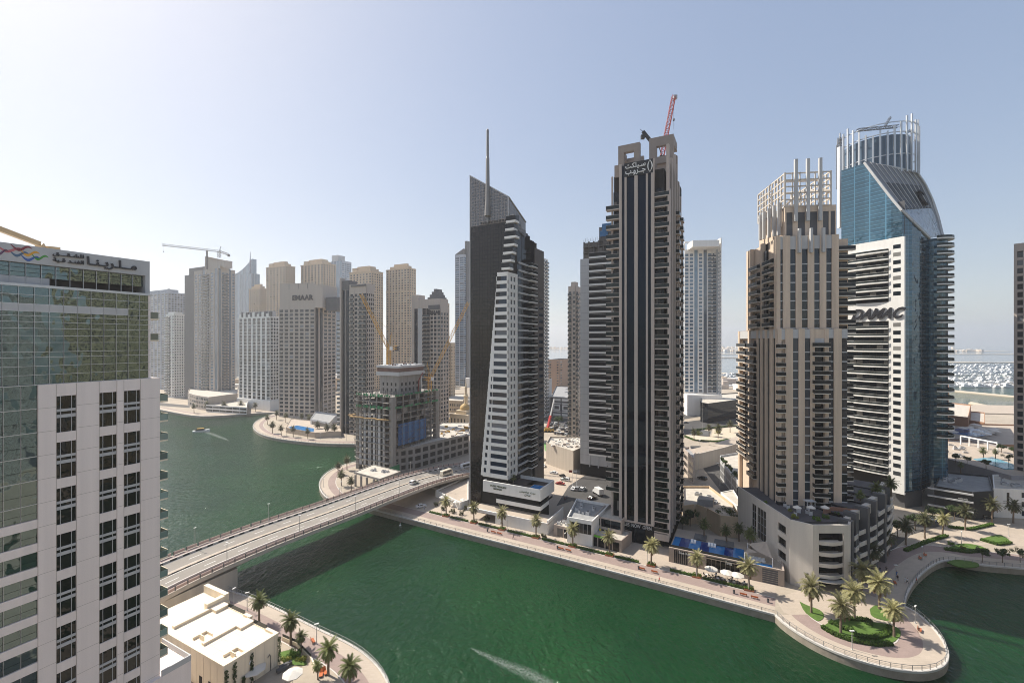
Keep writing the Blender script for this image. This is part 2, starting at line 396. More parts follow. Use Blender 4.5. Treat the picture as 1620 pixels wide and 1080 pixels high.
railing(left[3:], .2, 'promenade_railing', 'dark railing along the curved quay beside the cream pavilion', h=1.0, step=2)
# roads and yards behind the front row
def road(pts, m=M_asph, z=2.02, name='road'): return pave(px_line(pts), m, z, name)
road([(905, 792), (1000, 815), (1000, 760), (925, 752), (900, 768), (880, 800)], M_asph, 2.02, 'parking_lot')
road([(850, 700), (895, 745), (925, 752), (880, 810), (852, 845), (835, 838), (870, 770), (858, 740), (840, 700)], M_pave, 2.016, 'pavement')
road([(860, 700), (878, 705), (905, 735), (890, 738), (862, 712)], mat('green_painted_bays', (.16, .30, .10), .8), 2.03, 'painted_parking_bays')
road([(1092, 705), (1108, 735), (1135, 770), (1160, 800), (1190, 830), (1180, 790), (1140, 740), (1108, 705)], M_asph, 2.02)
road([(1075, 668), (1300, 640), (1300, 655), (1180, 668), (1075, 690)], M_asph, 2.02)
road([(1075, 655), (1190, 640), (1190, 646), (1075, 664)], M_asph, 2.024)
road([(855, 655), (960, 672), (960, 690), (855, 668)], M_asph, 2.02)
road([(600, 668), (760, 650), (760, 657), (610, 678)], M_asph, 2.02)
road([(245, 636), (300, 641), (300, 645), (245, 641)], M_asph, 2.02)
road([(1380, 868), (1420, 838), (1500, 812), (1640, 800), (1640, 815), (1520, 822), (1440, 846), (1400, 880)], M_asph, 2.02)
# haze-side land far across the bay
mb = MB()
for (x0, x1, y, dy) in ((-2500, 4200, 4300, 500), (900, 2600, 1500, 35), (300, 1500, 1950, 60), (1100, 3200, 2500, 40), (500, 3600, 3250, 90)):
 n = 24; up_ = [(x0 + (x1 - x0) * i / n, y + dy * (.6 + .4 * math.sin(i * 1.7))) for i in range(n + 1)]
 lo = [(x0 + (x1 - x0) * i / n, y - dy * (.3 + .3 * math.sin(i * 2.3 + 1))) for i in range(n + 1)]
 mb.prism(lo + up_[::-1], -2, 2.5)
struct('island', mb, M_sand)
# ------------------------------------------------------------------ the road bridge
def bridge():
 near = [(150, 1008, 7.2), (293, 927, 8.6), (429, 866, 9.4), (561, 815, 9.5), (625, 789, 9.2), (689, 765, 8.3), (739, 752, 6.6), (790, 744, 4.6), (850, 738, 3.0)]
 pts = [W(*p) for p in near]
 fine = []
 for i in range(len(pts) - 1):       # catmull-rom
  p0, p1, p2, p3 = pts[max(i - 1, 0)], pts[i], pts[i + 1], pts[min(i + 2, len(pts) - 1)]
  for k in range(8):
   t = k / 8; fine.append(.5 * ((2 * p1) + (p2 - p0) * t + (2 * p0 - 5 * p1 + 4 * p2 - p3) * t * t + (3 * p1 - p0 - 3 * p2 + p3) * t ** 3))
 fine.append(pts[-1])
 N = []
 for i, p in enumerate(fine):
  d = (fine[min(i + 1, len(fine) - 1)] - fine[max(i - 1, 0)]).to_2d().normalized(); N.append(Vector((-d.y, d.x, 0)))
 mid = fine[len(fine) // 2]
 th = T('road_bridge', 'beige four-lane road bridge crossing the green water', 'bridge', (mid.x, mid.y, 0))
 def P(i, o, dz): p = fine[i] + N[i] * o; return (p.x, p.y, p.z + dz)
 def strip(o0, o1, z0, z1, i0=0, i1=None, bot=None, mbx=None, m=0):
  """a solid running along the bridge between two offsets (0 = near edge), top at dz z1, bottom at z0"""
  b = mbx or MB(); i1 = len(fine) - 1 if i1 is None else i1
  for i in range(i0, i1):
   q = [P(i, o0, z0), P(i + 1, o0, z0), P(i + 1, o1, z0), P(i, o1, z0), P(i, o0, z1), P(i + 1, o0, z1), P(i + 1, o1, z1), P(i, o1, z1)]
   base = len(b.v); b.v += q
   for f in ((4, 5, 6, 7), (0, 1, 5, 4), (2, 3, 7, 6), (3, 2, 1, 0)): b.f.append(tuple(base + k for k in f)); b.m.append(m)
  for i, fl in ((i0, 0), (i1, 1)):
   q = [P(i, o0, z0), P(i, o1, z0), P(i, o1, z1), P(i, o0, z1)]; b.face(q if not fl else q[::-1], m)
  return b
 Wd = 20.7
 # haunched girder: deeper at the two ends than at mid span
 g = MB(); n = len(fine)
 def dep(i):
  s = (fine[i] - fine[28]).length; return -1.3 - min(2.4, (s / 45) ** 2 * 1.5)
 for i in range(n - 17):
  for (a0, a1, up) in ((1.6, Wd - 1.6, 1),):
   q = [P(i, a0 + 2, dep(i)), P(i + 1, a0 + 2, dep(i + 1)), P(i + 1, a1 - 2, dep(i + 1)), P(i, a1 - 2, dep(i)), P(i, a0, -.75), P(i + 1, a0, -.75), P(i + 1, a1, -.75), P(i, a1, -.75)]
   base = len(g.v); g.v += q
   for f in ((4, 5, 6, 7), (0, 1, 5, 4), (2, 3, 7, 6), (3, 2, 1, 0)): g.f.append(tuple(base + k for k in f)); g.m.append(0)
 g.build('girder', M_bridgecon, th, world=True)
 d = strip(.35, Wd - .35, -.7, -.02); d.build('deck', M_bridgecon, th, world=True)
 for o in (-.1, Wd - .35): strip(o, o + .45, -.95, .18).build('fascia', M_bridgecon, th, world=True)
 for o in (.36, Wd - 2.7): strip(o, o + 2.34, -.01, .15).build('sidewalk', M_pink, th, world=True)
 strip(3.1, Wd - 3.1, -.015, .01).build('carriageway', M_deckasph, th, world=True)
 # crash barriers with light and dark blocks, and the median
 for (o0, o1) in ((2.71, 3.08), (Wd - 3.08, Wd - 2.71)): strip(o0, o1, -.01, .62 if o0 < 5 else .55).build('crash_barrier', M_kerb, th, world=True)
 md = strip(Wd / 2 - .55, Wd / 2 + .55, -.01, .28, mbx=MB())
 md.build('median', M_pave, th, world=True)
 kb = MB(); nk = [0]
 S = [0]
 for a, b in zip(fine[:-1], fine[1:]): S.append(S[-1] + (b - a).length)
 def pt(s, o, dz):
  for i in range(len(fine) - 1):
   if S[i + 1] >= s:
    t = (s - S[i]) / (S[i + 1] - S[i]); a = Vector(P(i, o, dz)); b = Vector(P(i + 1, o, dz)); return a.lerp(b, t)
  return Vector(P(len(fine) - 1, o, dz))
 s = 0
 while s < S[-1] - 3:
  for o0, o1, z0, z1 in ((Wd / 2 - .62, Wd / 2 - .56, .02, .26), (Wd / 2 + .56, Wd / 2 + .62, .02, .26), (Wd - 3.14, Wd - 3.085, .02, .5)):
   q = [pt(s, o0, z0), pt(s + 1.5, o0, z0), pt(s + 1.5, o1, z0), pt(s, o1, z0), pt(s, o0, z1), pt(s + 1.5, o0, z1), pt(s + 1.5, o1, z1), pt(s, o1, z1)]
   nk[0] += 1
   if 20 < nk[0] <= 120: k1 = MB(); k1.hexa(q); k1.build('kerb_block', M_black, th, world=True)
   else: kb.hexa(q)
  s += 3.0
 tag(kb.build('kerb_block', M_black, th, world=True), kind='stuff')
 ln = MB(); s = 0
 while s < S[-1] - 3:
  for o in (6.3, Wd - 6.3):
   ln.face([pt(s, o - .09, .016), pt(s + 3, o - .09, .016), pt(s + 3, o + .09, .016), pt(s, o + .09, .016)])
  s += 9
 for o in (3.5, Wd / 2 - 1.1, Wd / 2 + 1.1, Wd - 3.5):
  for i in range(len(fine) - 1): ln.face([P(i, o - .08, .016), P(i + 1, o - .08, .016), P(i + 1, o + .08, .016), P(i, o + .08, .016)])
 ln.build('lane_marking', M_whitepaint, th, world=True)
 # railings: rust-pink infill panels between posts on the near side, dark posts on the far side
 red = mat('pink_railing_panel', (.50, .37, .33), .6, .15)
 panel = MB(); panel.box(0, 2.75, -.04, .04, .12, .85); panel.box(0, 2.75, -.05, .05, .92, 1.02)
 post = MB(); post.box(-.09, .09, -.12, .12, 0, 1.2)
 xa, xb = [], []
 s = 2.0
 while s < S[-1] - 20:
  for o in (.12, Wd - .12):
   p = pt(s, o, .18); q = pt(s + 3, o, .18); dd = q - p; a = math.atan2(dd.y, dd.x)
   M = Matrix.Translation(p) @ Matrix.Rotation(a, 4, 'Z') @ Matrix.Rotation(-math.atan2(dd.z, dd.to_2d().length), 4, 'Y')
   if o < 5 or True: xa.append(M @ Matrix.Translation((.12, 0, 0)))
   xb.append(Matrix.Translation(p) @ Matrix.Rotation(a, 4, 'Z'))
  s += 3.0
 inst('railing_panel', panel, red, th, xa, 100, True); inst('railing_post', post, M_dgrey, th, xb, 100, True)
 # abutments where the deck lands
 for i in (13, len(fine) - 22):
  a, b, c, e = (Vector(P(i, .8, 0)), Vector(P(i, Wd - .8, 0)), Vector(P(i + (-8 if i < 20 else 21), Wd - .8, 0)), Vector(P(i + (-8 if i < 20 else 21), .8, 0)))
  ab = MB(); ab.prism([a.to_2d(), b.to_2d(), c.to_2d(), e.to_2d()], -3, min(a.z, e.z) - 1.0 if i < 20 else 3.0)
  ab.build('abutment', M_bridgecon, th, world=True)
 return fine, pt, S
BR_FINE, BR_PT, BR_S = bridge()
def bridge_at(px, off):
 """point on the deck at image column px (offset from the near edge), with the road direction"""
 best = None
 for i in range(400):
  s = BR_S[-1] * i / 400; p = BR_PT(s, off, .02); x = CX + FPX * p.x / p.y
  if best is None or abs(x - px) < best[0]: best = (abs(x - px), s, p)
 q = BR_PT(min(BR_S[-1], best[1] + 1.5), off, .02) - best[2]
 return best[2], math.atan2(q.y, q.x)
# ------------------------------------------------------------------ lettering
def letters(body, shear=0.0, depth=.25, bold=0.0):
 cu = bpy.data.curves.new('lettering', 'FONT'); cu.body = body; cu.extrude = depth / 2; cu.shear = shear; cu.offset = bold; cu.resolution_u = 3
 o = bpy.data.objects.new('lettering', cu); scene.collection.objects.link(o); bpy.context.view_layer.update()
 me = bpy.data.meshes.new_from_object(o.evaluated_get(bpy.context.evaluated_depsgraph_get()))
 b = MB(); b.v = [tuple(v.co) for v in me.vertices]; b.f = [tuple(p.vertices) for p in me.polygons]; b.m = [0] * len(b.f)
 bpy.data.objects.remove(o); bpy.data.curves.remove(cu); bpy.data.meshes.remove(me)
 return b
def sign(parent, name, body, a, e, s0, s1, d, z0, z1, m, shear=0.0, depth=.3, bold=0.0):
 b = letters(body, shear, depth, bold)
 xs = [v[0] for v in b.v]; ys = [v[1] for v in b.v]; x0, x1, y0, y1 = min(xs), max(xs), min(ys), max(ys)
 n = (e[1], -e[0]); out = []
 for x, y, z in b.v:
  s = s0 + (s1 - s0) * (x - x0) / (x1 - x0); D = d + z + depth / 2; zz = z0 + (z1 - z0) * (y - y0) / (y1 - y0)
  out.append((a[0] + e[0] * s + n[0] * D, a[1] + e[1] * s + n[1] * D, zz))
 b.v = out
 return b.build(name, m, parent)
class Tw:
 """a tower in its own frame: x along the front (0 = near corner), y away from the viewer, z = world height"""
 def __init__(s, name, label, cat, px, d, rz=RZ, group=None):
  s.O = Vector((XD(px, d).x, d)); s.rz = rz
  s.ux = Vector((math.cos(rz), math.sin(rz))); s.uy = Vector((-math.sin(rz), math.cos(rz)))
  s.th = T(name, label, cat, (s.O.x, s.O.y, 0), rz, group); s.wall = MB(); s.win = []
 def X(s, px, y=0.0): return along(s.O + s.uy * y, s.ux, px)
 def Y(s, px, x=0.0): return along(s.O + s.ux * x, s.uy, px)
 def Z(s, py, x=0.0, y=0.0): return ZP(py, (s.O + s.ux * x + s.uy * y).y)
 def P(s, x, y): q = s.O + s.ux * x + s.uy * y; return q
 def L(s, w):    # world xy -> local
  v = Vector((w[0], w[1])) - s.O; return Vector((v.dot(s.ux), v.dot(s.uy)))
 def panes(s, mats, name='window', cap=100):
  inst(name, PANE, mats, s.th, [FM(*w) for w in s.win], cap); s.win = []
FRONT = ((0, 0), (1, 0));
def cols(wall, win, a, e, spec, z0, nf, fh, sp=.3, dep=.35, m=0, top=0.0, wd=.25, mull=0):
 """spec: list of (kind, s0, s1): 'p' pier, 'w' window column with spandrels, 'g' one tall strip of glass, 'c' blank wall"""
 z1 = z0 + nf * fh + top
 for k, s0, s1 in spec:
  if k == 'p' or k == 'c': wall.fb(a, e, s0, s1, -dep, 0 if k == 'p' else -.04, z0, z1, m)
  elif k == 'w':
   for i in range(nf):
    zb = z0 + i * fh
    wall.fb(a, e, s0, s1, -dep, -.05, zb, zb + sp * fh, m)
    win.append((a, e, s0, -wd, zb + sp * fh, s1 - s0, fh * (1 - sp)))
   if top: wall.fb(a, e, s0, s1, -dep, -.05, z1 - top, z1, m)
  elif k == 'g':
   win.append((a, e, s0, -wd, z0, s1 - s0, z1 - z0))
def balcony_mb(w, proj, slab=.28, rail=1.0, glass_m=1, thick=.06, sides=True, solid=0.0, rmat=None):
 """slab with an upstand, glazed or barred front and sides; origin at the wall, left end"""
 b = MB(); b.box(0, w, -proj, 0, 0, slab, 0)
 if solid: b.box(0, w, -proj, -proj + .12, slab, slab + solid, 0)
 z0 = slab + solid; z1 = slab + rail
 b.box(.02, w - .02, -proj + .03, -proj + .03 + thick, z0, z1, glass_m)
 if sides:
  b.box(.02, .02 + thick, -proj + .1, -.02, z0, z1, glass_m); b.box(w - .02 - thick, w - .02, -proj + .1, -.02, z0, z1, glass_m)
 b.box(0, w, -proj, -proj + .09, z1, z1 + .07, 2 if rmat else 0)
 return b
M_railglass = glass('balcony_glass', (.018, .025, .024), ior=1.5, spec=.3, rough=.1, curtains=0.0, var=.2)
M_raildark = glass('dark_balcony_glass', (.014, .016, .018), ior=1.5, spec=.25, rough=.15, curtains=0.0, var=.3)
M_window = glass('window_glass', (.012, .018, .024), ior=1.5, spec=.35, curtains=.16)
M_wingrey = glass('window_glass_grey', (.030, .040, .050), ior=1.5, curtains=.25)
M_blackglass = glass('black_glass', (.001, .002, .006), ior=1.5, spec=.3, tint=(.45, .7, 1), rough=.03, curtains=0, var=.3, warp=.03, wscale=.25, grid=(1.5, 1.75, .35, .05))
M_brownglass = glass('bronze_glass', (.022, .018, .016), ior=1.5, spec=.35, rough=.06, curtains=0, var=.3, warp=.06, wscale=.4, grid=(1.3, 1.6, .35, .10))
M_blueglass = glass('blue_glass', (.030, .075, .11), ior=1.9, tint=(.75, .92, 1), rough=.05, curtains=0, var=.35, warp=.35, wscale=.22, grid=(2.4, 1.6, 2.2, .09))
M_greenglass = glass('mirror_glass', (.008, .020, .020), ior=2.6, tint=(.62, .80, .82), rough=.03, curtains=0.0, var=.3, warp=.12, wscale=.24)
M_brownstone = mat('brown_stone_cladding', (.45, .385, .34), .7, .10, .4, .03, streak=.4)
M_tanstone = mat('tan_stone_cladding', (.43, .33, .25), .75, .16, .4, .03, streak=.35)
M_letter = paint('black_sign_letters', (.02, .02, .025)); M_letterw = paint('white_sign_letters', (.75, .75, .73))
M_glassdark = glass('recessed_glass', (.008, .009, .012), ior=1.5, spec=.3, curtains=.12, curtain=(.16, .15, .14))
# ------------------------------------------------------------------ the hotel at the left edge
def hotel():
 rz = R(62); t = Tw('hotel_building', 'pinkish concrete hotel block with mirrored top floors and Arabic roof sign', 'building', 253, 76, rz)
 A, E = (0, 0), (1, 0); X = t.X
 xl = -34; ztop = 65.9; H = 3.33
 w = t.wall; cut = dict(g0=xl, g1=X(60), p1=X(89), w1=X(121), p2=X(157), w2=X(185), p3=X(196), w3=X(222.3))
 w.box(xl, -.3, .5, 20, 0, ztop - .02, 1)
 for s0, s1 in ((cut['g1'], cut['p1']), (cut['w1'], cut['p2']), (cut['w2'], cut['p3']), (cut['w3'], 0)):
  w.fb(A, E, s0, s1, -.5, 0, 0, ztop)
 w.box(-.299, 0, .501, 20, 0, ztop - .01, 0)
 joint = MB(); win = []; band = MB()
 for s0, s1 in ((cut['p1'], cut['w1']), (cut['p2'], cut['w2']), (cut['p3'], cut['w3'])):
  z = ztop; w.fb(A, E, s0, s1, -.5, -.03, ztop - 1.8, ztop)
  u = ztop - 1.8
  while u > 3:
   ww = s1 - s0; cuts = [0, .22, .77, 1]
   for f0, f1 in ((0, .36), (.43, .51), (.60, 1)):
    for c in range(3):
     win.append((A, E, s0 + ww * cuts[c] + .03, -.22, u - 5.25 * f1, ww * (cuts[c + 1] - cuts[c]) - .06, 5.25 * (f1 - f0)))
   for f0, f1 in ((.36, .43), (.51, .60)): band.fb(A, E, s0, s1, -.3, -.12, u - 5.25 * f1, u - 5.25 * f0)
   for c in cuts[1:3]: band.fb(A, E, s0 + ww * c - .03, s0 + ww * c + .03, -.2, -.1, u - 5.25, u)
   w.fb(A, E, s0, s1, -.5, -.03, u - 6.66, u - 5.25)
   u -= 6.66
 z = ztop - H
 for s0, s1 in ((cut['g1'], cut['p1']), (cut['w1'], cut['p2']), (cut['w2'], cut['p3']), (cut['w3'], 0)):
  z = ztop - H
  while z > 0: joint.fb(A, E, s0 + .02, s1 - .02, -.01, .006, z - .025, z + .025); z -= H
 for s in (cut['g1'], cut['p1'], cut['w1'], cut['p2'], cut['w2'], cut['p3'], cut['w3']):
  joint.fb(A, E, s - .03, s + .03, -.01, .008, 0, ztop - .05)
 joint.build('panel_joint', M_brownstone, t.th)
 # glazed bay at the far left: curtain wall above, then white spandrel bands
 zc = ztop - 5 * H
 gl = []; k = 0
 s = cut['g1']; fr = MB()
 while s > xl + 1.5:
  z = ztop
  for i in range(19):
   z1 = ztop - i * H
   lo = z1 - H + (0 if i < 5 else 1.25)
   gl.append((A, E, s - 1.62, -.2, lo + .03, 1.58, (z1 - lo) * .42 - .05)); gl.append((A, E, s - 1.62, -.2, lo + (z1 - lo) * .42 + .03, 1.58, (z1 - lo) * .58 - .05))
   if i >= 5: w.fb(A, E, s - 1.65, s, -.5, -.02, z1 - H, z1 - H + 1.2)
  fr.fb(A, E, s - 1.66, s - 1.61, -.3, -.12, 0, ztop)
  s -= 1.65
 for i in range(19):
  z1 = ztop - i * H; fr.fb(A, E, xl, cut['g1'], -.25, -.12, z1 - .05, z1 + .05)
 # mirrored upper floors
 gx = X(241); g2 = MB(); zu = t.Z(467, gx, .6)
 w.box(xl, gx - .2, 1.2, 19, ztop, zu - .1, 1); bandu = MB()
 s = gx; i = 0; A2 = (0, .6)
 rows = [0, .1, .19, .28, .335, .43, .5, .575, .64, .70, .745, .82, .91, 1.0]
 rows = [ztop + (zu - ztop) * r for r in rows]
 while s > xl + 1.5:
  for r0, r1 in zip(rows[:-1], rows[1:]):
   if r0 > ztop + (zu - ztop) * .74 and r1 < ztop + (zu - ztop) * .83 and s < X(215, .6): bandu.fb(A2, E, s - 1.5, s - .04, -.15, .05, r0 + .03, r1 - .03)
   else: gl.append((A2, E, s - 1.5, -.1, r0 + .03, 1.46, r1 - r0 - .06))
  fr.fb(A2, E, s - 1.54, s - 1.5, -.2, .02, ztop, zu); s -= 1.54
 for r in rows: fr.fb(A2, E, xl, gx, -.2, .05, r - .03, r + .03)
 fr.fb(A2, E, xl, gx + .1, -.5, .15, zu - .12, zu + .25)
 w.fb((gx, .6), (0, 1), 0, 16, -.3, 0, ztop, zu)
 # penthouse: white frame with glass under the sign fascia
 A3 = (0, 1.6); rx = X(236, 1.6); zt = t.Z(414, rx, 1.6); zf = t.Z(437, rx, 1.6)
 fas = MB(); fas.fb(A3, E, xl, rx, -.8, .2, zf, zt); fas.fb(A3, E, X(229, 1.6), rx, -.8, .2, zu + .25, zf - .003)
 fas.box(rx - .6, rx - .02, 2.41, 16, zu + .25, zt - .02); fas.box(xl, rx - .61, 2.41, 16, zt - 1.2, zt - .02)
 fas.build('sign_fascia', M_lgrey, t.th)
 s = X(229, 1.6)
 while s > xl + 1.5:
  lo = zu + .25 + (1.3 if s > -60 else 0); n = 3
  for r in range(n): gl.append((A3, E, s - 1.5, -.5, zu + 1.4 + (zf - zu - 1.4) * r / n + .03, 1.44, (zf - zu - 1.4) / n - .06))
  fr.fb(A3, E, s - 1.55, s - 1.5, -.5, -.3, zu + .25, zf); s -= 1.55
 bandu.fb(A3, E, xl, X(80, 1.6), -.6, -.4, zu + .26, zu + 1.38)
 w.box(xl, rx - 1.2, 3.2, 15, zu, zt - 1.3, 1)
 fr.build('mullion', M_metal, t.th); bandu.build('spandrel_band', M_lgrey, t.th); band.build('transom', M_lgrey, t.th)
 # sign: black Arabic letters and seven coloured waves
 P3 = lambda p: X(p, 1.5)
 fh_ = zt - zf
 sign(t.th, 'sign_lettering', '\uFE8E\u0640\uFEE8\u0640\uFEF4\uFEAD\u0640\uFE8E\u0640\u0640\uFEE3'.replace('\uFEF4', '\uFEF3'), A3, E, P3(136.5), P3(215), .2, zf + .12 * fh_, zf + .82 * fh_, M_letter, bold=.02)
 sign(t.th, 'sign_lettering', '\uFED6\u0640\u0640\u0640\uFED8\u0640\uFEB8\uFEE0\uFEDF', A3, E, P3(82.5), P3(131.5), .2, zf + .55 * fh_, zf + .86 * fh_, M_letter, bold=.02)
 sign(t.th, 'sign_lettering', '\uFE94\uFEF4\u0640\uFED7 \uFEAA\u0640\uFEE8\uFED4\uFEDF\uFE8D', A3, E, P3(82.5), P3(131.5), .2, zf + .2 * fh_, zf + .5 * fh_, M_letter, bold=.02)
 for nm, c, p0, p1, f in (('maroon', (.22, .02, .04), 16, 50, .86), ('rose', (.50, .13, .15), -6, 38, .70), ('purple', (.10, .03, .10), -10, 13, .52), ('amber', (.70, .34, .02), 31, 62, .62), ('slate', (.06, .13, .22), 14, 45, .52), ('blue', (.03, .10, .36), 32, 63, .34), ('green', (.05, .28, .03), 49, 76, .46)):
  b = MB(); n = 14; a0, a1 = P3(p0), P3(p1)
  for i in range(n):
   q = []
   for u in (i / n, (i + 1) / n):
    th_ = .34 * math.sin(math.pi * min(1, u * .96 + .02)) ** .6 * 1.1; c_ = zf + f * fh_ - .35 * math.sin(2 * math.pi * (u - .1)) - u * .25
    q.append((a0 + (a1 - a0) * u, c_ - th_ / 2, c_ + th_ / 2))
   b.fb(A3, E, q[0][0], q[1][0], .2, .24, 0, 1); k = len(b.v) - 8
   for j, (xx, zz) in enumerate(((q[0][0], q[0][1]), (q[1][0], q[1][1]), (q[1][0], q[1][1]), (q[0][0], q[0][1]), (q[0][0], q[0][2]), (q[1][0], q[1][2]), (q[1][0], q[1][2]), (q[0][0], q[0][2]))):
    b.v[k + j] = (xx, b.v[k + j][1], zz)
  tag(b.build('sign_wave', paint('sign_' + nm, c), t.th), nm + ' wave stroke on the roof sign')
 w.build('wall', [M_pinkcon, M_interior], t.th)
 t.win = gl; t.panes(M_greenglass, 'mirror_pane'); t.win = win; t.panes(M_hotelwin, 'window')
 bal = balcony_mb(2.2, 1.25, .25, 1.05); xf = []
 z = ztop - .9
 while z > 20: xf.append(FM((0, .12), (0, 1), 0, 0, z - H)); z -= H
 for zz in (72.6, 76.2): xf.append(FM((gx, .75), (0, 1), 0, 0, zz - .6, 1, 1.0))
 inst('balcony', bal, [M_cream, glass('hotel_balcony_glass', (.17, .24, .22), curtains=0), M_cream], t.th, xf)
 te = MB(); zz = t.Z(1047, 2)
 te.box(-3, 4.5, -.6, 9, 0, zz - 1.0, 0); te.box(4.3, 4.5, -.6, 9, zz - 1.0, zz, 1); te.box(.001, 4.299, -.6, -.4, zz - 1.0, zz, 1)
 te.build('terrace', [M_pinkcon, M_lgrey], t.th)
 return t
M_hotelwin = glass('hotel_window_glass', (.005, .008, .007), ior=1.5, spec=.4, rough=.03, curtains=.0, warp=.12, wscale=.5)
hotel()
# ------------------------------------------------------------------ the black tower with vertical stone ribs
def black_tower():
 t = Tw('black_tower', 'tall black glass tower with pale vertical ribs and open roof frames', 'building', 1058.5, 151)
 A, E = (0, 0), (1, 0); X = t.X; xl = X(965.7); D = 34; w = t.wall
 z0 = 9.5; zc = t.Z(258, X(1010)); zl = t.Z(277, X(972)); zr = t.Z(262, X(1048))
 # dark core behind
 xb0, xb1 = X(979.5), X(1034.8)
 w.box(xl + .8, -1.9, 1.9, D - 1, 2, zr - .3, 1); w.box(xb0, xb1, .4, 1.9, 9, zc - .2, 1)
 for p0, p1 in ((979.5, 983.8), (988.2, 991.4), (1003.7, 1009), (1022, 1025), (1030, 1035.3)):
  w.fb(A, E, X(p0), X(p1), -.6, .25, z0, zc + (.0 if p0 > 985 and p0 < 1029 else .6))
 gl = [(A, E, X(p0) + .01, -.3, z0, X(p1) - X(p0) - .02, zc - z0) for p0, p1 in ((983.8, 988.2), (991.4, 1003.7), (1009, 1022), (1025, 1030))]
 # recessed bays with balconies
 zs0 = 7.2; fh = 3.45; nf = 34
 rw = []
 for i in range(nf):
  for s0, s1 in ((xl + .6, (xl + .6 + xb0) / 2), ((xl + .6 + xb0) / 2, xb0)): rw.append((A, E, s0 + .04, -1.75, zs0 + i * fh + 4.5 - fh, s1 - s0 - .08, fh - .1))
  for k in range(3): w3 = (-xb1 - 1.8) / 3; rw.append((A, E, xb1 + k * w3 + .04, -1.75, zs0 + i * fh + .1, w3 - .08, fh - .1))
 rw = [q for q in rw if q[4] + q[6] < (zl if q[2] < xb0 else zr)]
 w.fb(A, E, xl, xl + .5, -2.0, -1.2, 8, zl); w.fb(A, E, -.9, -.02, -1.6, -.02, zs0 + 33 * fh, zr + 7)
 bl = balcony_mb(xb0 - xl + 1.6, 2.0, .36, 1.25); br = balcony_mb(-xb1 - .06, 1.85, .36, 1.2)
 xfl = [FM((xl - 1.6, 0), E, 0, -1.75, zs0 + i * fh + 4.5) for i in range(2, nf - 2)]; xfr = [FM((xb1 + .05, 0), E, 0, -1.8, zs0 + i * fh) for i in range(nf)]
 inst('balcony', bl, [M_brownstone, M_railglass, M_brownstone], t.th, xfl); inst('balcony', br, [M_brownstone, M_railglass, M_brownstone], t.th, xfr)
 # right flank: ribs, glass strips, balconies
 A2, E2 = (0, 0), (0, 1)
 w.box(-1.0, -.45, 2.2, D, 6, zr + 2, 1)
 for y0, y1, zt in ((.0, 2.2, zr - 8), (4.8, 6.0, zr + 4), (8.5, 9.3, zr + 3), (12.5, 13.5, zr + 8), (17, 17.8, zr + 6), (21.5, 23, zr + 1), (27, 28.2, zr - 3), (D - 1.6, D, zr - 10)):
  w.fb(A2, E2, y0, y1, -.5, .3, 6, zt)
 gl += [(A2, E2, y0, -.3, 8, y1 - y0, zr - 8 - y0 * .3) for y0, y1 in ((2.2, 4.8), (6, 8.5), (9.3, 12.5), (17.8, 21.5), (28.2, 32.4))]
 b2 = balcony_mb(3.4, 1.3, .35, 1.15);
 xf2 = [FM(A2, E2, 13.55, .28, zs0 + i * fh) for i in range(nf - 1)] + [FM(A2, E2, 23.3, .28, zs0 + i * fh) for i in range(nf - 1)]
 inst('side_balcony', b2, [M_brownstone, M_railglass, M_brownstone], t.th, xf2)
 w.box(-1.0, -.46, -.01 + .6, 2.2, 6, zr - 8, 1)
 # base: dark lobby and a stone soffit band
 w.box(xb0, xb1, -.001 + .5, 3, 2, 8.9, 1); w.fb(A, E, xb1 + .02, -.02, -1.9, .25, 4.7, 6.9); w.box(xl, -.3, 2.6, D, 1.9, 6, 1)
 w.fb(A, E, X(980), X(1035), -.5, .35, 9.0, 9.5)
 gl += [(A, E, xb0 + 3 * i, -.2, 2.1, 2.9, 6.6) for i in range(int((xb1 - xb0) / 3))]
 # sign panel at the top and the roof frames
 sp = MB(); sp.fb(A, E, X(987.5), X(1033), -.4, .30, zc - 4.2, zc + .55); sp.build('sign_panel', M_black, t.th)
 s0, s1 = X(990), X(1025.5); zm = zc - 2.0
 sign(t.th, 'sign_lettering', '\uFE96\uFEDC\uFEE0\uFEF4\u0640\uFEB3', A, E, s0, s1 - .8, .31, zm + .1, zc + .3, M_letterw, bold=.012)
 sign(t.th, 'sign_lettering', '\uFE8F\u0640\uFEED\uFEAE\u0640\u0640\uFE9F', A, E, s0, s1 - .8, .31, zc - 4.0, zm - .2, M_letterw, bold=.012)
 lg = MB(); cx_ = X(1028.5)
 for sg in (-1, 1):
  pts = [(cx_ + sg * .75 * math.sin(math.pi * k / 10) * (1 if sg > 0 else .9), -.45, zc - 3.9 + 4.2 * k / 10) for k in range(11)]
  lg.tube(pts, [.05 + .16 * math.sin(math.pi * k / 10) for k in range(11)], 5)
 lg.build('sign_emblem', M_letterw, t.th)
 sign(t.th, 'sign_lettering', 'SALES  NOW  OPEN', A, E, X(983), X(1031), .4, 7.6, 8.8, M_lgrey, depth=.15)
 fr = MB()
 def frame(x0, x1, y0, z0_, z1_, tw, tb, mid=None, dep=1.6):
  a = (0, y0)
  fr.fb(a, E, x0, x0 + tw, -dep, 0, z0_, z1_); fr.fb(a, E, x1 - tw, x1, -dep, 0, z0_, z1_)
  fr.fb(a, E, x0 + tw, x1 - tw, -dep, -.01, z1_ - tb, z1_); fr.fb(a, E, x0 + tw, x1 - tw, -dep, -.01, z0_, z0_ + tb * .8)
  if mid: fr.fb(a, E, x0 + tw, x1 - tw, -dep - 2, -dep + .0, mid, mid + tb)
 y1 = 2.0; zA = t.Z(225, X(1010, y1), y1)
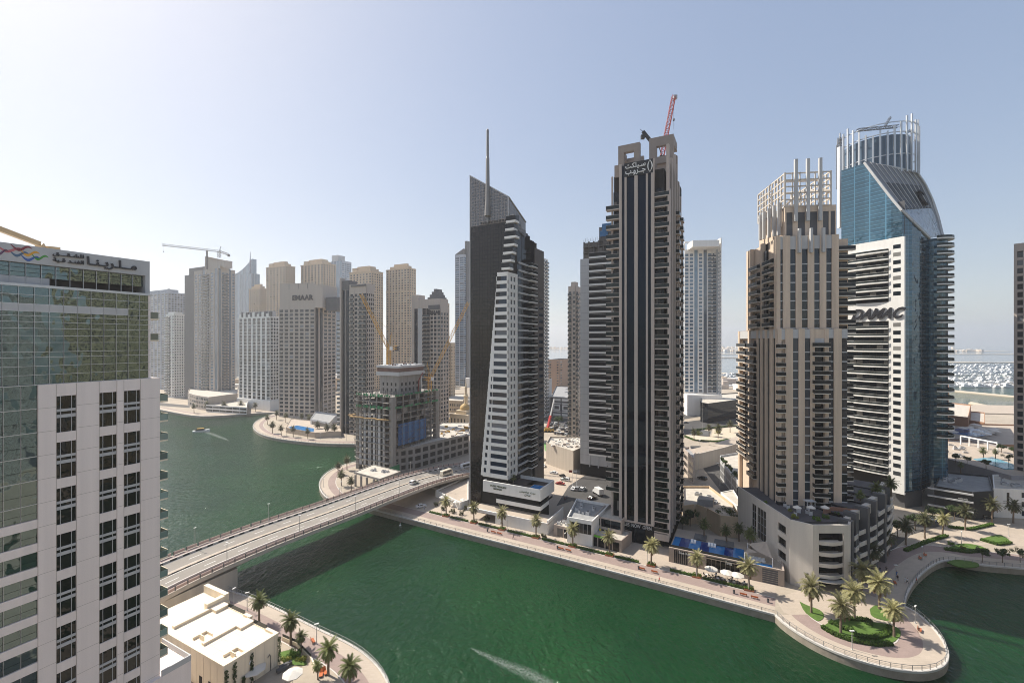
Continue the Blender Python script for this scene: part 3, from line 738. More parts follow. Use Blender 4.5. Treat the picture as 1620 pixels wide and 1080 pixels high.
 frame(X(978, y1), X(1012, y1), y1, zc - 3, zA, 2.0, 2.6, None, 1.8); frame(X(985, y1 + 8), X(1018, y1 + 8), y1 + 8, zc - 2, zA - 1.8, 1.4, 2.0, None, 1.5)
 fr.box(X(978, y1) , X(978, y1) + 1.2, y1 + 1.81, y1 + 7.9, zA - 3.4, zA - .8)
 frame(X(972, 1), X(983, 1), 1.0, zl - .5, zc + 1, 1.2, 1.0, None, 1.2)
 y2 = 14; zB = t.Z(212, -1, y2)
 frame(X(1027, y2), -.6, y2, zr + 2, zB, 2.6, 3.4, None, 1.8); frame(X(1030, y2 + 9), -.6, y2 + 9, zr + 2, zB - 4.5, 2.2, 3.6, None, 1.6)
 fr.box(-2.0, -.61, y2 + 1.81, y2 + 8.99, zB - 3.3, zB - .1); fr.box(-2.0, -.61, y2 + 1.81, y2 + 8.99, zr - 2, zr + 3)
 fr.fb((0, y2), E, X(1027, y2) + 2.6, -3.2, -1.7, -.02, zr + 6.3, zr + 8.8)
 fr.box(X(1027, y2), -1.0, y2 + .01, D - 2, zr - 1, zr + 2); fr.box(xl + 1, X(1020), 2.2, D - 3, zl - 4, zc - 1)
 fr.build('roof_frame', mat('dark_frame_stone', (.29, .245, .215), .7, .1, .4), t.th)
 w.build('wall', [M_brownstone, M_interior], t.th)
 t.win = rw; t.panes(M_glassdark, 'balcony_window'); t.win = gl; t.panes(M_blackglass, 'glazing_strip')
 # red crane and a dark maintenance cradle standing on the roof
 p = t.P(-6, 22); zb = zB - 6
 c = T('roof_crane', 'red lattice crane jib rising above the black tower roof', 'crane', (p.x, p.y, zb)); m = MB()
 tip = Vector((XD(1066, p.y + 4).x, p.y + 4, ZP(152, p.y + 4))); m.truss((p.x, p.y, zb + 1.5), tip, 1.3, 1.6, .16)
 m.build('jib', paint('crane_red', (.42, .06, .04)), c, world=True)
 m = MB(); m.box(p.x - 1.2, p.x + 1.2, p.y - 1.2, p.y + 1.2, zb, zb + 1.6); m.bar((p.x, p.y, zb + 1.6), (p.x - 1.0, p.y, zb + 5), .3); m.bar((p.x - 1, p.y, zb + 5), tip, .05); m.build('slewing_base', M_dgrey, c, world=True)
 m = MB(); m.tube([tip, (tip.x, tip.y, ZP(205, tip.y))], .06, 4); m.build('hoist_rope', M_dgrey, c, world=True); m = MB(); m.lathe((tip.x, tip.y, ZP(192, tip.y)), ((.1, 0), (.35, .3), (.35, .9), (.1, 1.2)), 8); m.build('hook_block', M_dgrey, c, world=True)
 m = MB(); m.box(tip.x - .1, tip.x + 1.2, tip.y - .6, tip.y + .6, tip.z - 1.2, tip.z + .2); m.build('jib_head', paint('crane_grey', (.4, .4, .4)), c, world=True)
 d = p.y + 1; q = XD(1026, d); c = T('maintenance_cradle', 'dark window cleaning cradle hanging out beside the roof frame', 'cradle', (q.x, d, ZP(222, d)))
 m = MB(); m.bar((q.x + 1, d, ZP(224, d)), (XD(1017, d).x, d, ZP(208, d)), .9, 1.1); m.bar((XD(1017, d).x, d, ZP(208, d)), (XD(1013, d).x, d, ZP(205, d)), .15); m.build('boom', M_black, c, world=True)
 m = MB(); m.box(XD(1014, d).x, XD(1019.5, d).x, d - .6, d + .6, ZP(220, d), ZP(214, d)); m.build('basket', M_black, c, world=True)
 return t
black_tower()
# ------------------------------------------------------------------ the spire tower with the leaning bronze slab
def spire_tower():
 CROWN = glass('crown_glass', (.055, .045, .036), ior=1.5, curtains=.0, grid=(1.3, 1.3, 3.0, .12)); CROWN.node_tree.nodes['Principled BSDF'].inputs['Alpha'].default_value = .72
 t = Tw('spire_tower', 'dark bronze glass tower with a slanting crown, needle spire and white bay', 'building', 803, 178)
 A, E = (0, 0), (1, 0); X = t.X; w = t.wall; D = 35
 X0 = X(743); Xb, Xt = X(757.5), X(800)
 z_b, z_t = 4, t.Z(351, Xt); zpk = t.Z(278, X0); zrd = t.Z(311, X(805));
 zs = lambda z: Xb + (Xt - Xb) * (z - z_b) / (z_t - z_b)
 # bronze slab as a thick leaning wedge
 sl = MB(); y0, y1 = .2, 9.0
 def quadprism(mb, poly, ya, yb, m=0):
  n = len(poly); b = len(mb.v); mb.v += [(x, ya, z) for x, z in poly] + [(x, yb, z) for x, z in poly]
  mb.f.append(tuple(b + i for i in range(n))); mb.m.append(m); mb.f.append(tuple(b + n + i for i in reversed(range(n)))); mb.m.append(m)
  for i in range(n): j = (i + 1) % n; mb.f.append((b + j, b + i, b + n + i, b + n + j)); mb.m.append(m)
 quadprism(sl, [(X0, 2), (Xb, 2), (Xt, z_t), (X0, z_t)], y0, y1); sl.build('leaning_slab', M_brownglass, t.th)
 # crown screen
 cr = MB(); xr = X(804); quadprism(cr, [(X0, z_t + .02), (xr, z_t + .02), (xr, zrd), (X0, zpk)], y0, y0 + .3)
 yb_ = t.Y(832, xr); b = len(cr.v)
 zq = t.Z(352, xr, yb_)
 cr.v += [(xr - .02, y0 + .31, z_t + .02), (xr - .02, yb_, z_t - 3), (xr - .02, yb_, zq), (xr - .02, y0 + .31, zrd), (xr - .3, y0 + .31, z_t + .02), (xr - .3, yb_, z_t - 3), (xr - .3, yb_, zq), (xr - .3, y0 + .31, zrd)]
 for f in ((0, 1, 2, 3), (7, 6, 5, 4), (3, 2, 6, 7), (0, 4, 5, 1)): cr.f.append(tuple(b + k for k in f)); cr.m.append(0)
 cr.build('crown_screen', CROWN, t.th)
 fr = MB(); fr.bar((X0, y0 - .05, zpk + .1), (xr, y0 - .05, zrd + .1), .5, .35); fr.bar((xr, y0, zrd + .1), (xr, yb_, zq + .1), .5, .35); fr.bar((xr, y0 - .1, z_t - 1), (xr, y0 - .1, zrd), .3)
 fr.bar((X0 + .15, y0 - .1, 4), (X0 + .15, y0 - .1, zpk), .3)
 for q in range(1, 8):
  xx = X0 + (xr - X0) * q / 8; zz = zpk + (zrd - zpk) * q / 8; fr.bar((xx, y0 + .5, z_t), (xx, y0 + .5, zz), .12)
  yy = y0 + (yb_ - y0) * q / 8; fr.bar((xr - .5, yy, z_t - 2), (xr - .5, yy, zrd + (zq - zrd) * q / 8), .12)
 fr.build('crown_edge', M_lgrey, t.th)
 # body: black, right flank with slabs, brown end panel
 zb1 = t.Z(347, 0, 3); xbod = X(757)
 for k in range(3): w.box(Xb + .2 + k * 0, .0 - .4, 1.2 + k * 9, min(D, 1.2 + k * 9 + 9.0), 2, zb1 - k * 2.4, 1)
 A2, E2 = (0, 0), (0, 1); fh = 3.12; ya = t.Y(819); yc = t.Y(846); yd = t.Y(860)
 zbay = 17.5; nf = 33
 gl = [(A2, E2, ya + .2 + k * (yc - ya) / 4, .0 - .35, 8, (yc - ya) / 4 - .3, zb1 - 8 - k * 1.5) for k in range(4)]
 w.fb(A2, E2, yc, yd, -.6, .15, 6, t.Z(392, 0, yc), 2)
 win = []
 for i in range(24): win.append((A2, E2, yc + (yd - yc) * .45, .16, 18 + i * fh * 1.0, (yd - yc) * .42, 1.5))
 sl2 = balcony_mb(6.2, 1.9, .45, 1.1); xfs = []
 for i in range(29):
  xfs.append(FM(A2, E2, yc - 6.4, -.3, 17 + i * fh))
 inst('side_balcony', sl2, [M_white, M_railglass, M_white], t.th, xfs)
 sm = MB()
 for i in range(29): sm.fb(A2, E2, ya + 1, yc - 6.6, -.35, .1, 17 + i * fh, 17 + i * fh + .75)
 sm.build('floor_band', M_lgrey, t.th)
 # white bay with a slanting left edge, wrapping the near corner
 zt_ = t.Z(437, X(790)); bay = MB(); nb = 26; fb_ = (zt_ - zbay) / nb
 lx = lambda z: X(760.5) + (X(789.5) - X(763.5)) * (z - zbay) / (zt_ - zbay)
 yr = t.Y(819)
 for i in range(nb):
  za = zbay + i * fb_; zb = za + fb_
  l0, l1 = lx(za), lx(zb)
  wl, wr = X(775) + (X(785.5) - X(775)) * i / nb, X(801.5)
  low = i == 0
  # spandrel (full width) and the solids between windows
  for (p0, p1, q0, q1, u, v) in ((l0, l0 + (l1 - l0) * .42, 0, 0, za, za + fb_ * .42),):
   b = len(bay.v); bay.v += [(p0, -.0, u), (0, 0, u), (0, 0, v), (p1, 0, v), (p0, 1.2, u), (0, 1.2, u), (0, 1.2, v), (p1, 1.2, v)]
   for f in ((0, 1, 2, 3), (7, 6, 5, 4), (3, 2, 6, 7), (0, 4, 5, 1), (0, 3, 7, 4)): bay.f.append(tuple(b + k for k in f)); bay.m.append(0)
  u, v = za + fb_ * .42, zb
  lm = lx(u)
  segs = [(lm + .3, wl)] if i > 13 else [(lm + .35, lm + 1.2), (lm + 2.4 if lm + 2.4 < wl else wl - .4, wl)]
  for a_, b_ in segs: bay.box(a_ - (.3 if a_ == segs[0][0] else 0), b_, .05, 1.15, u, v)
  bay.box(wr, -.02, .05, 1.15, u, v)
  win.append((A, E, wl, -.35, u, wr - wl, v - u))
  if len(segs) > 1: win.append((A, E, segs[0][1], -.35, u, segs[1][0] - segs[0][1], v - u))
  # right return
  bay.fb(A2, E2, 1.21, yr, -1.2, -.001, za, u)
  ps = [1.16, yr * .30, yr * .48, yr * .60, yr * .78, yr]
  for a_, b_ in ((ps[0], ps[1]), (ps[2], ps[3]), (ps[4], ps[5])): bay.fb(A2, E2, a_, b_, -1.2, -.04, u, v)
  for a_, b_ in ((ps[1], ps[2]), (ps[3], ps[4])): win.append((A2, E2, a_, -.35, u, b_ - a_, v - u))
 bay.box(lx(zt_), 0, 0, yr, zt_ + .001, zt_ + 1.6)
 bay.box(Xb, -.01, .3, yr - .3, zbay - .45, zbay - .01)
 bay.build('white_bay', M_white, t.th)
 # balconies between the slab and the bay
 bs = MB(); rl = MB(); z = zbay
 for i in range(nb + 1):
  za = zbay + i * fb_; xa = zs(za) + .1; xb = lx(za) - .05
  if xb - xa > .4: bs.fb(A, E, xa, xb, -1.4, -.3, za, za + .35)
  if xb - xa > .4: rl.fb(A, E, xa, xb, -.42, -.36, za + .35, za + 1.2)
 bs.build('corner_slab', M_white, t.th); rl.build('corner_rail', M_raildark, t.th)
 k = 0; xf = []; zz = zt_ + 2.5
 xfm = []
 for k in range(7):
  za = t.Z(427 - k * 12.2, X(795)); xa = zs(za) + .2; xb = X(812 + 2.4 * k if k < 5 else 806 + 2.5 * k, 3)
  b = balcony_mb(xb - xa, 3.2, .9, 1.9, 1, .06); b.build('roof_terrace', [M_white, M_raildark, M_white], t.th).matrix_local = FM((xa, 3.1), E, 0, 0, za)
  gl.append(((xa, 3.1), E, .2, -.1, za + .9, (xb - xa) - .3, 2.4))
 w.box(zs(zt_), -.2, 3.3, 8, zt_, t.Z(352, 0, 3), 1)
 w.build('wall', [M_brownstone, M_interior, mat('brown_panel', (.12, .105, .095), .6, .15)], t.th)
 t.win = win; t.panes(M_spirewin, 'window'); t.win = gl; t.panes(M_blackglass, 'glazing_strip')
 # needle
 sp = MB(); xs = X(771.5, -.6); d = t.P(xs, -.6).y
 prof = [(352, .35), (343, .35), (342, 1.45), (335, 1.35), (318, 1.0), (290, .85), (262, .75), (250, .7), (249, .58), (206, .5), (204, .2)]
 sp.tube([(xs, -.6, ZP(p, d)) for p, r in prof], [r for p, r in prof], 8); sp.build('spire', mat('dull_spire_metal', (.22, .21, .20), .4, .1, metal=.4), t.th)
 # hotel podium: a floating white box with a pool deck, a second terrace band and a dark recess
 pd = T('hotel_podium', 'white box podium with a rooftop pool at the foot of the spire tower', 'building', (XD(855, 170).x, 170, 0), RZ)
 q = Tw.__new__(Tw); q.O = Vector((XD(855, 170).x, 170)); q.rz = RZ; q.ux, q.uy = UX, UY
 xl = q.X(764); yr = q.Y(877); zt = q.Z(774.5); zb = q.Z(793)
 pw = MB()
 pw.fb(A, E, xl, 0, -.5, 0, zb, zt); pw.fb(A2, E2, .501, yr, -.5, 0, zb, zt - .003); pw.fb((xl, yr), (0, -1), .01, yr - .501, -.5, 0, zb, zt - .003)
 pw.fb((0, yr), (-1, 0), .501, -xl - .501, -.5, 0, zb, zt - .005); pw.box(xl + .5, -.5, .5, yr - .5, zb, zt - 1.25)
 xl2 = q.X(785); z2t, z2b = q.Z(804), q.Z(808.5)
 z2t, z2b = q.Z(801.5), q.Z(808)
 pw.fb(A, E, xl2, 0, -1.0, 0, z2b, z2t); pw.fb(A2, E2, 1.001, q.Y(868.5), -1.0, 0, z2b, z2t - .003); pw.box(xl2, -1.001, 1.0, 9, z2b, z2t - 1)
 pw.box(xl - 1, -2, 2.0, yr - 1, 2, zb, 1)
 zd = 6.2; xd = q.X(758, -4); fx = q.X(873, -4)
 pw.fb((0, -5.5), E, xl + 9, 5.2, -.3, 0, 2, zd); pw.box(xl - 2, 5.2, -5.2, 3, zd - .9, zd - .4, 2); pw.fb((5.2, -5.5), (0, 1), .31, 16, -.3, 0, 2, zd + .8)
 pw.fb((0, -5.5), E, xl - 4, xl + 9, -.6, 0, zd - 1.1, zd)
 pw.build('wall', [M_white, M_interior, M_pave], pd)
 b = MB(); b.box(xl2 + .1, -.15, .1, .16, z2t, z2t + .9); b.fb(A2, E2, .2, 12, -.16, -.1, z2t, z2t + .9); b.build('terrace_rail', M_raildark, pd)
 b = MB(); b.box(q.X(834), -1.0, 1.6, 6.2, zt - 1.25, zt - .45); b.box(q.X(834) + .3, -1.3, 1.9, 5.9, zt - .45, zt - .42, 1); b.build('pool', [M_pave, M_pool], pd)
 b = MB(); b.box(xl + 1, q.X(832), .8, yr - .8, zt - 1.25, zt - 1.15, 0); b.box(-9, -.8, 6.5, yr - .8, zt - 1.25, zt - 1.15); b.build('deck', mat('dark_timber_deck', (.09, .07, .06), .8, .3), pd)
 zmid = (zt + zb) / 2
 sign(pd, 'sign_lettering', 'DUSIT PRINCESS', A, E, q.X(776), q.X(801), .0, zmid + .3, zmid + 1.0, mat('green_sign_letters', (.07, .09, .03), .6), depth=.15)
 sign(pd, 'sign_lettering', 'RESIDENCES', A, E, q.X(781), q.X(794), .0, zmid - .7, zmid - .1, mat('green_sign_letters', (.07, .09, .03), .6), depth=.15)
 sign(pd, 'sign_lettering', '\uFEB2\uFEF4\uFEB4\uFEE7\uFEAE\uFE91  \uFE96\uFEF3\uFEA9', A, E, q.X(822), q.X(847), .0, zmid - .1, zmid + .8, mat('green_sign_letters', (.07, .09, .03), .6), depth=.15)
 sign(pd, 'sign_lettering', '\uFEE5\uFEA8\uFEB3', A, E, q.X(830), q.X(839), .0, zmid - 1.2, zmid - .3, mat('green_sign_letters', (.07, .09, .03), .6), depth=.15)
 return t, q, zt, xl
M_pool = water_mat('pool_water', (.02, .20, .48), (.015, .15, .40), wave=.15, scale=1.2)
M_spirewin = glass('navy_window_glass', (.010, .024, .045), ior=1.5, curtains=.1, curtain=(.15, .17, .2))
SPIRE = spire_tower()
# ------------------------------------------------------------------ the tan tower with roof fins, and its terraced podium
M_finstone = mat('stained_tan_stone', (.62, .495, .385), .75, .20, .4, .03, streak=.45)
M_palestone = mat('pale_stone_panel', (.58, .53, .47), .7, .10, .4, .03, streak=.5)
M_finwin = glass('slate_window_glass', (.012, .020, .032), ior=1.55, curtains=.12, curtain=(.2, .22, .25), grid=(4, 2.95, .35, .06))
def fin_tower():
 rz = R(-8); t = Tw('fin_tower', 'tan and slate apartment tower crowned by an open lattice with three fins', 'building', 1231.5, 145, rz)
 A, E = (0, 0), (1, 0); X, Y = t.X, t.Y; w = t.wall; fh = 2.97
 zl = t.Z(520); z0 = 12; xr = X(1342); yl = Y(1168)
 w.box(1.6, xr - .1, 1.6, yl - .5, z0, zl - .5, 1)
 def fr(lst, a=A, z0_=z0, z1_=zl, y=0, ww=w, cap=3.0, m=0):
  gl = []; n = int((z1_ - cap - z0_) / fh)
  for k, p0, p1 in lst:
   s0, s1 = X(p0, y), X(p1, y)
   if k == 'p': ww.fb(a, E, s0, s1, -1.0, .12, z0_, z1_, m)
   else:
    gl.append((a, E, s0, -.3, z0_, s1 - s0, z1_ - z0_ - cap)); ww.fb(a, E, s0, s1, -1.0, -.05, z1_ - cap, z1_ - .15, 2)
    for i in range(n): ww.fb(a, E, s0, s1, -.4, -.12, z0_ + i * fh, z0_ + i * fh + .35, 2)
  return gl
 gl = fr([('p', 1242.3, 1254.4), ('g', 1254.4, 1263.4), ('p', 1263.4, 1273), ('g', 1273, 1282), ('p', 1282, 1289), ('p', 1304.5, 1311), ('g', 1311, 1319), ('p', 1319, 1331.5), ('g', 1331.5, 1341)])
 # balcony bays
 nb = int((zl - 4 - z0) / fh); win = []
 b1 = balcony_mb(X(1310) - X(1285), 1.5, .3, 1.1); xf = []
 for i in range(nb):
  zz = zl - 5.9 - i * fh; s0, s1 = X(1289), X(1304.5)
  xf.append(FM((X(1285), -.1), E, 0, 0, zz)); win.append((A, E, s0, -.9, zz + .3, s1 - s0, fh - .35))
 w.fb(A, E, X(1289), X(1304.5), -1.0, -.02, zl - 3.0, zl - .1); w.fb(A, E, X(1289), X(1304.5), -.5, -.1, zl - 5.6, zl - 3.01, 2)
 inst('balcony', b1, [M_palestone, M_raildark, M_palestone], t.th, xf)
 xc = X(1242.3); b2 = balcony_mb(xc + .5, 1.3, .3, 1.1); xf = []
 w.box(.8, xc, .6, 1.7, z0, zl - .4, 0)
 for i in range(nb):
  zz = zl - 6.4 - i * fh; xf.append(FM((-.5, .6), E, 0, 0, zz)); win.append(((0, .6), E, 1.0, .02, zz + .4, xc - 1.6, 2.1))
 inst('corner_balcony', b2, [M_palestone, M_raildark, M_palestone], t.th, xf)
 w.fb(A, E, .2, xc, -1, -.1, zl - 3.5, zl - .1, 2)
 # left flank
 A2, E2 = (0, yl), (0, -1); S = lambda p: yl - Y(p)
 f = [('p', 1227, 1231.3), ('g', 1223, 1227), ('p', 1218, 1223), ('g', 1213.5, 1218), ('p', 1210.3, 1213.5), ('g', 1206, 1210.3), ('p', 1203, 1206), ('g', 1199.5, 1203), ('p', 1197, 1199.5), ('p', 1183.5, 1187), ('p', 1168, 1170.5)]
 for k, p0, p1 in f:
  s0, s1 = S(p0), S(p1); s0, s1 = min(s0, s1), max(s0, s1)
  if k == 'p': w.fb(A2, E2, s0, s1, -1, .15, z0, zl)
  else:
   gl.append((A2, E2, s0, -.3, z0, s1 - s0, zl - z0 - 3)); w.fb(A2, E2, s0, s1, -1, -.05, zl - 3, zl - .2, 2)
 xf = []
 for p0, p1 in ((1187, 1197), (1170.5, 1183.5)):
  s0, s1 = sorted((S(p0), S(p1))); w.fb(A2, E2, s0, s1, -1.6, -1.0, z0, zl - .2); w.fb(A2, E2, s0, s1, -.99, -.05, zl - 3, zl - .2, 2)
  b = balcony_mb(s1 - s0 + .8, 1.5, .3, 1.1); xf = []
  for i in range(nb - (3 if p0 > 1180 else 5)):
   zz = zl - 6.3 - i * fh; xf.append(FM(A2, E2, s0 - .4, -.2, zz)); win.append((A2, E2, s0 + .6, -.98, zz + .35, (s1 - s0) * .55, 2.1))
  inst('side_balcony', b, [M_palestone, M_raildark, M_palestone], t.th, xf)
 # right side bay with balconies
 xe = X(1347, 2.0); w.box(xr - .1, xe - 1.2, 2.2, 20, z0, zl - 2); b = balcony_mb(2.2, 1.4, .3, 1.1)
 inst('end_balcony', b, [M_palestone, M_raildark, M_palestone], t.th, [FM((xr, 2.2), E, -.2, 0, zl - 4 - i * fh) for i in range(24)])
 # upper block
 y1 = 1.5; xL = X(1229, y1); zu = t.Z(373, 3, y1); A3 = (0, y1); zU0 = zl
 yl1 = t.Y(1181.5, xL)
 w.box(xL + 1.1, X(1327, y1), y1 + 1.1, yl1 - .5, zl - .6, zu - .3, 1); w.box(xL, xr, y1 + .2, yl - 1, zl - .5, zl - .02, 3)
 gl += fr([('g', 1229.5, 1238.5), ('p', 1238.5, 1250), ('g', 1250, 1259), ('p', 1259, 1268.5), ('g', 1268.5, 1278), ('p', 1278, 1288), ('g', 1288, 1297), ('p', 1297, 1307), ('g', 1307, 1316), ('p', 1316, 1327)], A3, zl, zu, y1, w, 4.4)
 xq = X(1327, y1); xq2 = X(1349, y1 + 2.5)
 w.box(xq, xq2 - 1.4, y1 + 2.5, 22, zl, zu - 1); b = balcony_mb(xq2 - xq, 1.6, .32, 1.1)
 inst('end_balcony', b, [M_palestone, M_raildark, M_palestone], t.th, [FM((xq, y1 + 2.4), E, 0, 0, zl - 1.5 + i * fh) for i in range(10)])
 win += [((xq, y1 + 2.4), E, .3, .02, zl - 1 + i * fh, xq2 - xq - 2, 2.0) for i in range(9)]
 A4, E4 = (xL, yl1), (0, -1); S4 = lambda p: yl1 - t.Y(p, xL)
 for k, p0, p1 in (('p', 1225, 1229.4), ('b', 1211, 1224.5), ('g', 1206.5, 1211), ('p', 1203.5, 1206.5), ('b', 1189, 1203.5), ('p', 1186, 1189), ('g', 1184, 1186), ('p', 1181.5, 1184)):
  s0, s1 = sorted((S4(p0), S4(p1)))
  if k == 'p': w.fb(A4, E4, s0, s1, -1.0, .15, zl, zu)
  elif k == 'g': gl.append((A4, E4, s0, -.3, zl, s1 - s0, zu - zl - 3))
  else:
   w.fb(A4, E4, s0, s1, -1.6, -1.0, zl, zu - .2); b = balcony_mb(s1 - s0, 1.5, .3, 1.1)
   inst('side_balcony', b, [M_palestone, M_raildark, M_palestone], t.th, [FM(A4, E4, s0, -.2, zl + .8 + i * fh) for i in range(8)])
   win += [(A4, E4, s0 + .8, -.98, zl + 1.2 + i * fh, (s1 - s0) * .5, 2.0) for i in range(8)]
 # crown: louvred base, lattice of beams, fins
 y2 = 4; A5 = (0, y2); xa, xb = X(1241.5, y2), X(1323, y2); zc = t.Z(327, 3, y2); zt = t.Z(275, 3, y2); xb2 = X(1314, y2); yb = t.Y(1199.5, xa)
 w.box(xa + .4, xb - .1, y2 + .4, yb, zu - .5, zc - .1, 0); w.fb(A5, E, xa, xb, -.39, .1, zu - .6, zu + .4); w.fb(A5, E, xa, xb, -.39, 0, zc - 2, zc)
 for p0, p1 in ((1241.5, 1244), (1254, 1262), (1273.5, 1281), (1293, 1302), (1311, 1314), (1321, 1323)): w.fb(A5, E, X(p0, y2), X(p1, y2), -.39, .06, zu + .4, zc - 2)
 lv = MB()
 for p0, p1 in ((1244, 1254), (1262, 1273.5), (1281, 1293), (1302, 1311), (1314, 1321)): lv.fb(A5, E, X(p0, y2), X(p1, y2), -.3, -.1, zu + .4, zc - 2)
 lv.build('louvre', M_dgrey, t.th)
 la = MB()
 rows = [zc + (zt - zc) * i / 5 for i in range(6)]
 for z in rows:
  la.bar((xa, y2, z), (xb2, y2, z), .32, .38); la.bar((xa, y2 + .1, z), (xa, yb, z), .32, .38); la.bar((xb2, y2 + .1, z), (xb2, yb, z), .3, .35); la.bar((xa, yb, z), (xb2, yb, z), .3, .35)
 for k in range(7):
  xx = xa + (xb2 - xa) * k / 6; la.bar((xx, y2 - .02, zc), (xx, y2 - .02, zt + .3), .5 if k % 3 == 0 else .28); la.bar((xx, yb, zc), (xx, yb, zt), .4)
 for k in range(1, 9):
  yy = y2 + (yb - y2) * k / 9; la.bar((xa - .02, yy, zc - 6), (xa - .02, yy, zt), .4); la.bar((xb2, yy, zc), (xb2, yy, zt), .4)
 la.bar((xa, y2, zc + .2), (xb2, yb, zt), .6); la.bar((xa, y2 + 8, zt), (xb2, y2 + 8, zt), .6); la.bar((xb2, y2, zt - 6), (xa, yb, zt), .5)
 la.build('roof_lattice', M_palestone, t.th)
 fn = MB(); fa = MB()
 for p in (1259, 1278, 1297.5):
  xx = X(p, y2 - .9); fa.box(xx - .45, xx + .45, y2 - 1.4, y2 - .5, t.Z(352, 3, y2), t.Z(255, 3, y2))
 for p in (1265, 1283.5, 1303): xx = X(p, y1 - .8); fa.box(xx - .35, xx + .35, y1 - 1.2, y1 - .2, t.Z(401, 3, y1), t.Z(363, 3, y1))
 for p, za, zb in ((1232, 372, 320), (1225, 374, 325), (1217, 376, 330), (1209, 378, 335), (1203, 380, 340)):
  yy = t.Y(p, xa - .8); fa.box(xa - 1.3, xa - .4, yy - .4, yy + .4, t.Z(za, xa, yy), t.Z(zb, xa, yy))
 fa.build('roof_fin', M_lgrey, t.th)
 w.build('wall', [M_finstone, M_interior, M_lgrey, M_pave], t.th)
 t.win = win; t.panes(M_glassdark, 'window'); t.win = gl; t.panes(M_finwin, 'glazing_strip')
 # podium: tall frontal block with curved balconies, long stepped wing
 pl = [(80.4, 144), (80.4, 130), (84.5, 126.2), (95.0, 126.2), (96.6, 128.4)]
 pd = T('terraced_podium', 'pale stone podium block with four curved balcony openings facing the palms', 'building', (88, 130, 0))
 zt = 20.5; b = MB(); g = []
 yl_ = 165
 # left wall
 a, e = (80.4, 160), (0, -1); L = 160 - 130
 for s0, s1, z0_, z1_ in ((0, 9.5, 2, zt), (9.5, 12.0, 2, 8), (9.5, 12, 18, zt), (12, 12.8, 2, zt), (12.8, 17.8, 2, 8), (12.8, 17.8, 18, zt), (17.8, 24, 2, zt), (24, 28, 2, 7.2), (24, 28, 9.6, 11.2), (24, 28, 13.6, 15.2), (24, 28, 17.6, zt), (28, L, 2, zt)):
  b.fb(a, e, s0, s1, -.5, 0, z0_, z1_)
 b.fb(a, e, 9.5, 12, -.4, -.2, 8, 18, 1); b.fb(a, e, 12.8, 17.8, -.4, -.2, 8, 18, 1); b.fb(a, e, 24, 28, -1.5, -1.2, 7, 18, 1)
 mu = MB()
 for s in (10.7, 14.4, 16.1): mu.fb(a, e, s - .06, s + .06, -.25, -.1, 8, 18)
 for z in (10.5, 13, 15.5): mu.fb(a, e, 9.5, 12, -.25, -.12, z - .06, z + .06); mu.fb(a, e, 12.8, 17.8, -.25, -.12, z - .06, z + .06)
 mu.build('mullion', M_metal, pd, world=True)
 # chamfer and front
 def seg(p, q, lst, dep=.6, m=0):
  e_ = (Vector(q) - Vector(p)); L_ = e_.length; e_ /= L_
  for s0, s1, z0_, z1_ in lst: b.fb(p, e_, s0 * L_, s1 * L_, -dep, 0, z0_, z1_, m)
 seg((80.4, 129.99), (84.5, 126.2), [(0, 1, 2, zt)])
 seg((84.51, 126.2), (94.9, 126.2), [(0, .16, 2, zt), (.84, 1, 2, zt), (.16, .84, 18.2, zt - .002)])
 seg((94.91, 126.2), (97, 128.6), [(0, 1, 2, zt)])
 # curved slabs with low walls in the openings
 x0, x1 = 86.2, 93.2
 for z in (5.6, 8.7, 11.8, 14.9):
  n = 8; pts = [(x0 + (x1 - x0) * i / n, 126.4 - .9 * math.sin(math.pi * i / n)) for i in range(n + 1)]
  b.prism(pts + [(x1, 128.5), (x0, 128.5)], z, z + .35)
  for i in range(n): b.prism([pts[i], pts[i + 1], (pts[i + 1][0], pts[i + 1][1] + .18), (pts[i][0], pts[i][1] + .18)], z + .351, z + 1.05, 0 if z > 6 else 2)
 n = 8; pts = [(x0 - 1 + (x1 - x0 + 2) * i / n, 125.6 - 1.5 * math.sin(math.pi * i / n)) for i in range(n + 1)]
 b.prism(pts + [(x1 + 1, 126.1), (x0 - 1, 126.1)], 5.0, 5.25, 2)
 b.box(x0 - 1, x1 + 1, 129.4, 131, 2, 18, 1)
 b.box(80.95, 96.4, 131.0, 162, 17, zt - 1.0, 3); b.box(81, 96, 131.01, 161, 2.1, 17, 1)
 sg = MB(); sg.box(82.9, 84.4, 126.9, 127.0, 5.4, 6.6); sg.build('sign_plate', M_black, pd, world=True)
 # stepped wing to the right with slanted balconies
 wing = [(97, 128.6), (101, 131.8), (106.2, 134.6), (112, 138.2), (118, 142.5), (124.5, 148), (130.5, 154)]
 zs_ = [20.2, 21.0, 21.8, 22.4, 23.0, 23.4]
 bal = []
 for i in range(6):
  p, q = Vector(wing[i]), Vector(wing[i + 1]); e_ = (q - p); L_ = e_.length; e_ /= L_; nn = Vector((e_.y, -e_.x)); zt_ = zs_[i]
  o = p - nn * (i % 2) * .4
  b.fb(o, e_, .001 * i, L_, -16, -2.2, 2, zt_ - 1.2, 1); b.fb(o, e_, 0, L_, -15.8, -2.3, zt_ - 1.2, zt_ - .9, 3)
  b.fb(o, e_, -.2, 1.5, -3, .35, 2 if i > 2 else 5, zt_ + .4, 4); b.fb(o, e_, 1.51, L_ - .25, -2.6, -1.2, zt_ - 2.8, zt_)
  for k in range(5):
   z = 5.2 + k * 3.25
   if z > zt_ - 4: continue
   b.fb(o, e_, 1.51, L_ - .2, -2.3, .5 + .25 * math.sin(k + i), z - .3, z, 0); b.fb(o, e_, 1.51, L_ - .2, .32 + .25 * math.sin(k + i), .5 + .25 * math.sin(k + i), z + .001, z + .95, 0)
 pts = [Vector(v) for v in wing]
